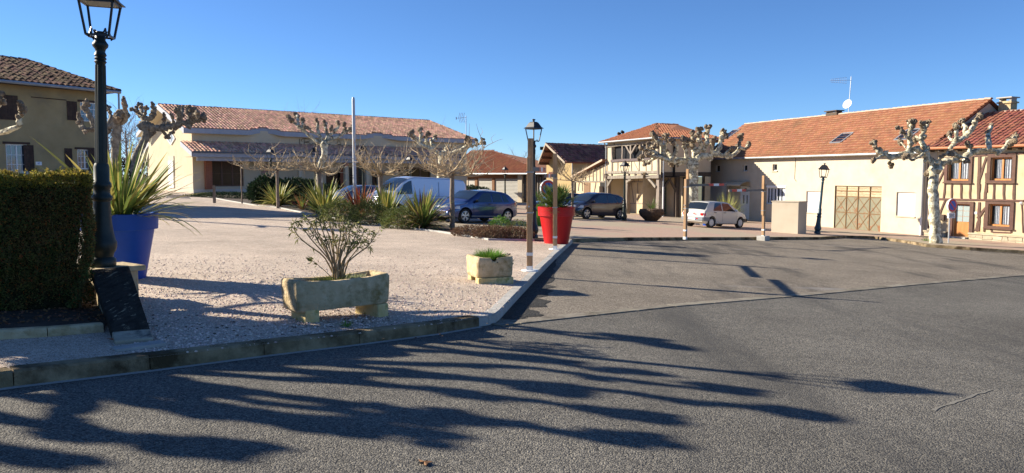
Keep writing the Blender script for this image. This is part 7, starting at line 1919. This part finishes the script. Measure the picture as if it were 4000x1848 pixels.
# ================================================================ FLAX CLUMPS AND SHRUBS
def flax(name, loc, n, Lm, W, mats, seed, label, group='flax clumps in the planting bed', single=False, extra=(), elev=(.35, 1.35), droop=(.2, 1.1), r0=.12):
    g = np.random.default_rng(seed); root = empty(name, tuple(loc), 0, label, 'flax plant', group)
    items = []
    for i in range(n):
        a = g.uniform(0, 2 * math.pi); e = g.uniform(*elev); L_ = Lm * g.uniform(.65, 1.1)
        items.append(((r0 * g.uniform(0, 1) * math.cos(a), r0 * g.uniform(0, 1) * math.sin(a), 0), (math.cos(a) * math.cos(e), math.sin(a) * math.cos(e), math.sin(e)), L_, W * g.uniform(.6, 1.1), g.uniform(*droop) * (1.35 - e / 1.5)))
    items += list(extra)
    big = MB()
    for i, (p, d, L_, w, dr_) in enumerate(items):
        m1 = int(g.integers(0, len(mats))); m2 = int(g.integers(0, len(mats)))
        if single:
            b = MB(); b.blade(p, d, L_, w, dr_, 7, m1, m2); b.build('leaf', mats, root, True)
        else: big.blade(p, d, L_, w, dr_, 6, m1, m2)
    if not single: big.build('foliage', mats, root, True)
    return root
PG = [M_PHOR, M_PHORY, M_PHOR, M_PHORY]
pl = bp + Vector((0, 0, .90))
ex = []
def aim(px, py, Y): q = at(px, py, Y) - pl; return q
for (px, py, Y, w, dr_, f) in ((112, 548, 10.3, .105, .35, 1.02), (330, 600, 10.6, .06, .2, 1.0), (150, 655, 10.2, .03, .12, 1.05), (250, 610, 10.2, .09, .25, 1.0), (200, 700, 10.6, .07, .3, 1.0), (755, 800, 10.8, .07, .8, 1.1), (690, 745, 10.6, .08, .45, 1.05), (300, 680, 10.5, .08, .3, 1.0), (740, 905, 10.6, .06, 1.25, 1.12), (745, 770, 11, .065, .7, 1.1), (700, 820, 10.8, .055, .9, 1.08), (712, 690, 11.2, .05, .25, 1.02), (470, 548, 11.3, .07, .1, 1.0), (520, 560, 11.2, .055, .15, 1.0), (660, 640, 11.3, .012, .1, 1.0), (420, 600, 10.9, .06, .1, 1.0), (620, 700, 10.8, .06, .2, 1.05)):
    q = aim(px, py, Y); d = (q.normalized() + Vector((0, 0, .22 * dr_ * 1.7))).normalized()
    ex.append(((g_ := 0, 0, 0), tuple(d), q.length * f, w, dr_ * .55))
flax('potted_flax', pl, 135, 1.22, .066, PG, 51, 'large green and yellow striped flax plant growing from the blue planter', group=None, single=True, extra=ex, elev=(.1, 1.5), droop=(.1, .9), r0=.24)
def bedpt(dx, dy): p = gp(dx * K, dy * K, .14); return p
flax('flax_clump', bedpt(700, 519), 190, 1.5, .10, PG, 61, 'green flax clump at the left end of the bed', droop=(.4, 1.4))
flax('flax_clump', bedpt(815, 543), 170, 1.8, .095, [M_PHOR, M_PHORY], 62, 'tall yellow green flax clump with upright blades, second from the left')
flax('flax_clump', bedpt(760, 527), 70, .95, .06, [M_PHORB, M_PHORB, M_PHOR], 63, 'small bronze red flax between the two left green clumps')
flax('flax_clump', bedpt(905, 549), 190, 1.55, .085, [M_PHORB, M_PHORB, M_DRY], 64, 'bronze orange flax clump in front of the van nose')
flax('flax_clump', bedpt(972, 560), 180, 1.6, .09, [M_PHOR, M_PHORY, M_PHOR], 65, 'bright green flax clump at the foot of the second young tree')
flax('flax_clump', bedpt(1062, 574), 280, 1.5, .09, [M_PHOR, M_PHORY, M_DRY, M_PHOR], 66, 'widest olive and straw flax clump beside the grey trunk', droop=(.4, 1.4), elev=(.2, 1.4))
def shrub(dx, dy, r, n, leaf, m, label, seed, dz=.5, name='shrub', group='low shrubs in the planting bed'):
    p = bedpt(dx, dy) if isinstance(dy, (int, float)) and dy < 700 else on(dx, dy)
    root = empty(name, tuple(p), 0, label, 'shrub', group)
    leafmass('foliage', (0, 0, r[2] * dz), r, n, leaf, m, parent=root, seed=seed)
    g = np.random.default_rng(seed); b = MB()
    for k in range(9): a = g.uniform(0, 6.28); b.tube([(0, 0, -.02), (r[0] * .4 * math.cos(a), r[1] * .4 * math.sin(a), r[2] * .6), (r[0] * .75 * math.cos(a), r[1] * .75 * math.sin(a), r[2] * 1.0)], [.015, .01, .005], 4)
    b.build('stem', M_OLEAST, root); return root
MIXG = M_SHRUB
shrub(852, 555, (.75, .6, .55), 3600, .07, M_SHRUB, 'leafy olive green shrub between the tall flax and the bronze flax', 71)
shrub(930, 563, (.8, .6, .6), 3400, .07, M_SHRUB, 'low green shrub to the right of the bronze flax', 72)
shrub(1010, 573, (.8, .6, .5), 3400, .06, M_SHRUB, 'pale green low shrub between the bright and the olive flax', 73)
shrub(1190, 593, (.75, .5, .22), 2000, .06, M_DRY, 'low dry brown shrub just right of the grey trunk', 74)
shrub(1235, 599, (.6, .45, .26), 2200, .06, M_DRY, 'dry brown shrub in the middle of the bed tip', 75)
shrub(1290, 600, (.65, .45, .24), 2400, .06, M_DRY, 'dry brown shrub nearest the red planter', 76)
shrub(1258, 584, (.42, .4, .38), 1800, .05, M_GRASS, 'yellow green bushy shrub in front of the hatchback rear wheel', 77)
shrub(1305, 588, (.55, .4, .32), 1700, .05, M_SHRUB, 'lighter green shrub at the right end of the bed', 78)
def conifer(px, Y, r, n, label, seed, leaf=.16):
    p = on(px, Y); root = empty('juniper', tuple(p), 0, label, 'shrub', 'dark spreading junipers')
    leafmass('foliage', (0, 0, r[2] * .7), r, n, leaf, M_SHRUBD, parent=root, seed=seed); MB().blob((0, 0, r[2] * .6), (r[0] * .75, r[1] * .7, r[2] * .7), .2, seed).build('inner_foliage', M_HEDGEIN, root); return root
conifer(1045, 47, (1.15, 1.0, 1.0), 5200, 'large dark juniper at the left of the hall car park', 81)
conifer(1165, 48, (2.2, 1.2, .95), 8000, 'widest dark juniper behind the flax clumps', 82)
conifer(1290, 47, (1.0, .9, .8), 3800, 'rounded dark bush beside the brick panel', 83)
conifer(1840, 62, (2.2, 1.2, .95), 6000, 'dark juniper beyond the blue hatchback roof', 84)
leafmass('ground_cover', (*gp(575 * K, 497 * K, .15)[:2], gp(575 * K, 497 * K, .15).z + .1), (3.2, 1.8, .28), 5000, .12, M_SHRUBD, kind='stuff', seed=90)
# shrub with bare brown twigs at right of hall
# pampas beyond small white car
pp = on(2838, 52); flax('pampas_grass', pp, 420, 2.0, .028, [M_PAMPAS, M_PHORY, M_PAMPAS], 91, 'spiky pale green pampas clump in front of the cream house beside the door', group=None, elev=(.2, 1.5), droop=(.35, 1.1), r0=.35)
# small palm in brown round planter by the porch post
q = gp(2548, 838, .12); q = on(2545, 46.5)
wb_ = empty('round_basket_planter', tuple(q), 0, 'round brown planter with a small palm by the porch corner post', 'planter'); MB().lathe([(.35, 0), (.72, .35), (.78, .55), (.70, .72), (.4, .74)], 20).build('basket', mat('brown_ivy_basket', (.09, .05, .03), .95, (.16, .10, .06), 12, bump=1, bscale=12, bdist=.1), wb_)
flax('small_palm', q + Vector((0, 0, .7)), 70, .8, .03, [M_FAN, M_PHOR], 92, 'small spiky palm in the round brown planter', group=None, elev=(.1, 1.4))
# fan palm in the red planter
def fan_palm(loc, label, seed=5, nf=85):
    g = np.random.default_rng(seed); root = empty('fan_palm', tuple(loc), 0, label, 'palm')
    for i in range(nf):
        a = g.uniform(0, 6.28); e = g.uniform(-.15, 1.45); d = Vector((math.cos(a) * math.cos(e), math.sin(a) * math.cos(e), math.sin(e))); st = g.uniform(.2, .62) * (1 if e < 1 else .85)
        c = Vector((0, 0, .05)) + d * st; b = MB(); b.tube([(0, 0, 0), tuple(c)], .009, 4)
        sd_ = d.cross(Vector((0, 0, 1))); sd_ = sd_.normalized() if sd_.length > .05 else Vector((1, 0, 0)); up_ = sd_.cross(d)
        for k in range(13):
            th = (k - 6) / 6 * 1.35; dd = (d * math.cos(th) + sd_ * math.sin(th) + up_ * g.uniform(-.15, .25)).normalized()
            b.blade(tuple(c), dd, .30 * g.uniform(.8, 1.15), .022, .25, 3, 0)
        b.build('frond', [M_FAN, M_PHOR][int(g.random() < .35)], root)
    return root
fan_palm(rp + Vector((0, 0, 1.02)), 'bushy green fan palm filling the red planter')
fan_palm(gr_ + Vector((0, 0, .9)), 'spiky palm in the lime green planter behind the gate post', 6, 22)

# ================================================================ HEDGE
hC = Vector((-4.70, 8.58)); hd_ = Vector((-.85, -.53)).normalized(); hn_ = Vector((-hd_.y, hd_.x)); hn_ = hn_ if hn_.y > 0 else -hn_
hb_ = empty('clipped_hedge', (hC.x, hC.y, G(*hC) + .12), 0, 'dense clipped evergreen hedge with reddish young leaves in the left foreground', 'hedge')
HT = EYE + .0 - (G(*hC) + .12)
def hp3(s_, t_, z): v = hd_ * s_ + hn_ * t_; return (v.x, v.y, z)
def hedge_pts(n, s0, s1, g):
    out = []; nrm = []
    for i in range(n):
        f = g.random(); s_ = g.uniform(s0, s1)
        if f < .52: t_, z, nr = 0, g.uniform(.05, HT), (0, -1, 0)
        elif f < .68: t_, z, nr = g.uniform(0, .55), HT, (0, 0, 1)
        elif f < .93: s_, t_, z, nr = 0, g.uniform(0, .55), g.uniform(.05, HT), (1, 0, 0)
        else: t_, z, nr = .55, g.uniform(.05, HT), (0, 1, 0)
        if f >= .68 and f < .93 and s0 > 0: continue
        bulge = .05 * mn.noise(Vector((s_ * 2.3, z * 2.3, t_ * 2 + 4))) + .03 * mn.noise(Vector((s_ * 7, z * 7, t_ * 7))) * 1.6
        taper = max(0, .6 - z) * .38; ins = abs(g.normal(0, .045)) - bulge + taper
        if nr[1] == -1: t_ += ins
        elif nr[2]: z -= ins * 1.0 - .0
        elif nr[0]: s_ += ins
        else: t_ -= ins
        P = Vector(hp3(s_, t_, z)); nw = (hd_ * -nr[0] + hn_ * nr[1]).to_3d() + Vector((0, 0, nr[2]))
        out.append(tuple(P)); nrm.append(tuple(nw))
    return np.array(out), np.array(nrm)
g = np.random.default_rng(7)
for n_, s0, s1, lf in ((66000, 0, 1.6, .027), (9000, 1.6, 7.5, .06)):
    P, Nn = hedge_pts(n_, s0, s1, g); D = Nn * .6 + g.normal(0, .6, P.shape) + np.array([0, 0, .25])
    top = (P[:, 2] > HT - .14); r_ = g.random(len(P))
    sel = [(~top & (r_ < .90)) | (top & (r_ < .35)), top & (r_ >= .35), (~top & (r_ >= .90))]  # top band gets mostly the bright leaves, a sunlit top put in by colour
    for k, (s_, m) in enumerate(zip(sel, (M_HEDGE, M_HEDGE_T, M_HEDGE_R))):
        if s_.sum() == 0: continue
        Ps = P[s_]; Ds = D[s_]; b = MB(); b.leaves(Ps, Ds, lf * g.uniform(.8, 1.5, len(Ps)), lf * g.uniform(.4, .65, len(Ps)))
        o = b.build('foliage' if k == 0 else 'sunlit_young_foliage' if k == 1 else 'red_leaves', m, hb_); o['kind'] = 'stuff'
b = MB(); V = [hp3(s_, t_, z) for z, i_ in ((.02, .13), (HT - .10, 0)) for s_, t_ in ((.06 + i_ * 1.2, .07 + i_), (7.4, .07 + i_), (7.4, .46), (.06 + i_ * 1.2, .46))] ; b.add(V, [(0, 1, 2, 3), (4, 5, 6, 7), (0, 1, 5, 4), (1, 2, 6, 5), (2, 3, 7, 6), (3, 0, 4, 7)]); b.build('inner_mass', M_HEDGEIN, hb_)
for s_ in np.arange(.15, 1.6, .22):
    b = MB(); x = s_ + random.uniform(-.05, .05); b.tube([hp3(x, .25, -.03), hp3(x + .03, .2, .25), hp3(x - .05, .12, .7), hp3(x + .05, .05, 1.1)], [.02, .016, .012, .006], 5); b.build('stem', M_OLEAST, hb_)
b = MB(); P = []; D = []
for i in range(60):
    x = g.uniform(0, 1.6); t_ = g.uniform(0, .5); q = Vector(hp3(x, t_, HT - .03)); e = q + Vector((g.normal(0, .02), g.normal(0, .02), g.uniform(.05, .13))); b.tube([tuple(q), tuple(e)], [.002, .001], 4)
    for k in range(7): P.append(tuple(q.lerp(e, g.uniform(.3, 1)))); D.append(tuple(g.normal(0, 1, 3) + np.array([0, 0, .8])))
b.leaves(np.array(P), np.array(D), g.uniform(.02, .045, len(P)), g.uniform(.01, .02, len(P))); o = b.build('stray_shoots', M_HEDGE_T, hb_); o['kind'] = 'stuff'
# soil under the hedge
q0 = Vector(g2(262, 832, .12)); q1 = Vector(g2(-60, 855, .12)); 
sheet('hedge_soil', [tuple(q0), tuple(q1), tuple(q1 + Vector((-6, -3.7))), tuple(q1 + Vector((-6.6, -2.3))), tuple(Vector((hC.x, hC.y)) + hn_ * .6 + hd_ * 2), tuple(Vector((hC.x, hC.y)) + hn_ * .55 - hd_ * .25)], .13, M_SOIL)
b = MB(); P = []
for i in range(420):
    s_ = g.uniform(-.1, 2); t_ = g.uniform(-.75, .3); v = hC + hd_ * s_ + hn_ * t_; P.append((v.x, v.y, G(v.x, v.y) + .14))
P = np.array(P); b.leaves(P, g.normal(0, 1, P.shape) * np.array([1, 1, .25]), g.uniform(.025, .06, len(P)), g.uniform(.015, .04, len(P))); tag(b.build('fallen_leaves', M_LEAFDEAD), kind='stuff')

# ================================================================ OLEANDER AND GRASS IN THE TROUGHS
def oleander(loc, label):
    g = np.random.default_rng(33); root = empty('oleander', tuple(loc), 0, label, 'shrub'); PT = []; DT = []
    lv = MB()
    def leafs(p, d, n=10, s=.062):
        for _ in range(n):
            dd = (Vector(d) * .9 + Vector(g.normal(0, .55, 3))).normalized(); PT.append(tuple(Vector(p) + Vector(g.normal(0, .008, 3)))); DT.append(tuple(dd))
    tips = [(735, 570), (752, 560), (770, 548), (790, 560), (800, 540), (812, 552), (825, 548), (838, 560), (850, 545), (862, 555), (870, 570), (884, 565), (900, 578), (915, 580), (930, 585), (945, 592), (818, 600), (845, 610), (880, 612), (788, 590), (862, 600), (900, 605)]
    for k, (tx, ty) in enumerate(tips):
        Y = loc.y + g.uniform(-.28, .28); e = at(tx * K, ty * K, Y) - loc; b = MB()
        st = Vector((g.normal(0, .035), g.normal(0, .03), -.05)); m1 = Vector((e.x * .28 + g.normal(0, .01), e.y * .3, e.z * .42)); m2 = Vector((e.x * .72 + g.normal(0, .02), e.y * .7, e.z * .75))
        Q = smooth_path([st, m1, m2, e], 4, .003, g); n = len(Q); b.tube([tuple(q) for q in Q], [.0105 * (1 - .6 * i / n) for i in range(n)], 6)
        leafs(Q[-1], (Q[-1] - Q[-3]), 13)
        for j in range(3):
            i = int(n * g.uniform(.6, .88)); d_ = (Q[i] - Q[i - 1]).normalized() + Vector(g.normal(0, .5, 3)); q2 = Q[i] + d_.normalized() * g.uniform(.06, .13)
            b.tube([tuple(Q[i]), tuple(q2)], [.004, .003], 5); leafs(q2, q2 - Q[i], 6)
        for j in range(2): i = int(n * g.uniform(.5, .9)); leafs(Q[i], Q[i] - Q[i - 1], 2)
        b.build('stem', M_OLEAST, root)
    e = at(785 * K, 655 * K, loc.y - .15) - loc; b = MB(); b.tube([(-.03, 0, .0), tuple(e * .6 + Vector((0, 0, .0))), tuple(e)], [.006, .004, .003], 5); b.build('stem', M_OLEAST, root); leafs(e, (-1, 0, .3), 26); leafs(e * .8, (-1, 0, .3), 10)
    n = len(PT); o = MB().leaves(np.array(PT), np.array(DT), g.uniform(.045, .095, n), g.uniform(.011, .019, n)).build('foliage', M_OLEA, root); o['kind'] = 'stuff'
    return root
oc = at(850 * K, 705 * K, cT.y)
oleander(Vector((oc.x, cT.y, t1.location.z + .29)), 'sparse oleander with olive leaf clusters growing in the long stone trough')
def tuft(loc, w, l, n, h_, rz, label, m=M_GRASS, name='grass_tuft', seed=1):
    g = np.random.default_rng(seed); root = empty(name, tuple(loc), rz, label, 'grass'); b = MB()
    for i in range(n):
        a = g.uniform(0, 6.28); r_ = g.uniform(0, 1) ** .5; e = g.uniform(.5, 1.5)
        b.blade((l * r_ * math.cos(a), w * r_ * math.sin(a), 0), (math.cos(a) * math.cos(e), math.sin(a) * math.cos(e), math.sin(e)), h_ * g.uniform(.5, 1.2), .007, .7, 3)
    o = b.build('blades', m, root); o['kind'] = 'stuff'; return root
tuft((cT.x + tdn.x * .02, cT.y + tdn.y * .02, t1.location.z + .285), .12, .36, 700, .07, rzt, 'moss and low weeds around the oleander in the long trough', M_SHRUB, 'low_weeds', 4)
tuft((cT2.x, cT2.y, t2_.location.z + .285), .2, .22, 900, .16, rz2, 'tuft of bright green grass filling the short stone trough')
leafmass('trailing_plant', Vector((cT2.x, cT2.y, t2_.location.z + .24)) + ax * .30 - ay * .12, (.07, .09, .13), 260, .03, M_SHRUBD, seed=5, label='small dark plant trailing over the right edge of the short trough', cat='plant')
pw_ = gp(602 * 1.0 * K * 1.0 + 500, 0 + 808 * K, .12)
w_ = gp((1000 + 600 / 1.7), (800 + 808 / 1.7), .12); tuft(tuple(w_), .04, .05, 40, .07, 0, 'tiny green weed in the gravel behind the front kerb', M_GRASS, 'weed', 6)
w_ = gp(3620, 941, .13); tuft(tuple(w_), .15, .2, 120, .2, 0, 'small weeds at the foot of the big pale plane tree', M_GRASS, 'weed', 7)

# ================================================================ SMALL THINGS
def bollard(px, py, h_, w, label):
    p = gp(px, py, .12); o = MB().lo(-w / 2, w / 2, -w / 2, w / 2, 0, h_).build('wooden_bollard', M_WOODGREY, None, loc=tuple(p)); tag(o, label, 'bollard', 'short wooden posts'); return o
bollard(838, 793, 1.0, .13, 'short wooden post at the edge of the gravel before the hall window')
bollard(734, 751, .95, .12, 'dark short wooden post near the hall corner, left of the other')
# bicycle rack
p = gp(715, 742, .12); b = MB()
for i in range(4): b.tube([(i * .35, 0, 0), (i * .35, 0, .45), (i * .35 + .12, 0, .55), (i * .35 + .24, 0, .45), (i * .35 + .24, 0, 0)], .02, 6)
o = b.build('bicycle_rack', M_STEEL, None, loc=(p.x - 1.2, p.y, p.z), rz=.6); tag(o, 'low steel hoop bicycle rack by the hall gable wall', 'bicycle rack')
q = gp(778, 750, .12); t3 = trough(tuple(q + Vector((0, -.3, .25))), .8, 1.5, .6, .6, .0, 'grey stone trough against the hall corner beside the brick pier', None, seed=4)
# aerial behind hall end
q = on(1822, 88); hz_ = at(1822, 452, 88).z - q.z
o = empty('tv_aerial', tuple(q), 0, 'television aerial on a pole above the junction of hall and garages', 'aerial'); MB().tube([(0, 0, 0), (0, 0, hz_)], .04, 6).build('mast', M_STEEL, o)
b = MB(); b.tube([(0, 0, hz_ - .2), (-1.1, -.1, hz_ - .3)], .02, 4)
for i in range(4): b.tube([(-.15 - i * .18, -.3, hz_ + .3), (-.3 - i * .18, 0, hz_ - .25), (-.15 - i * .18, .3, hz_ - .75)], .022, 4)
b.lo(-1.15, -1.05, -.1, .0, hz_ - .45, hz_ - .15); b.build('antenna', M_STEEL, o)
# wall switchboard at plane tree stake
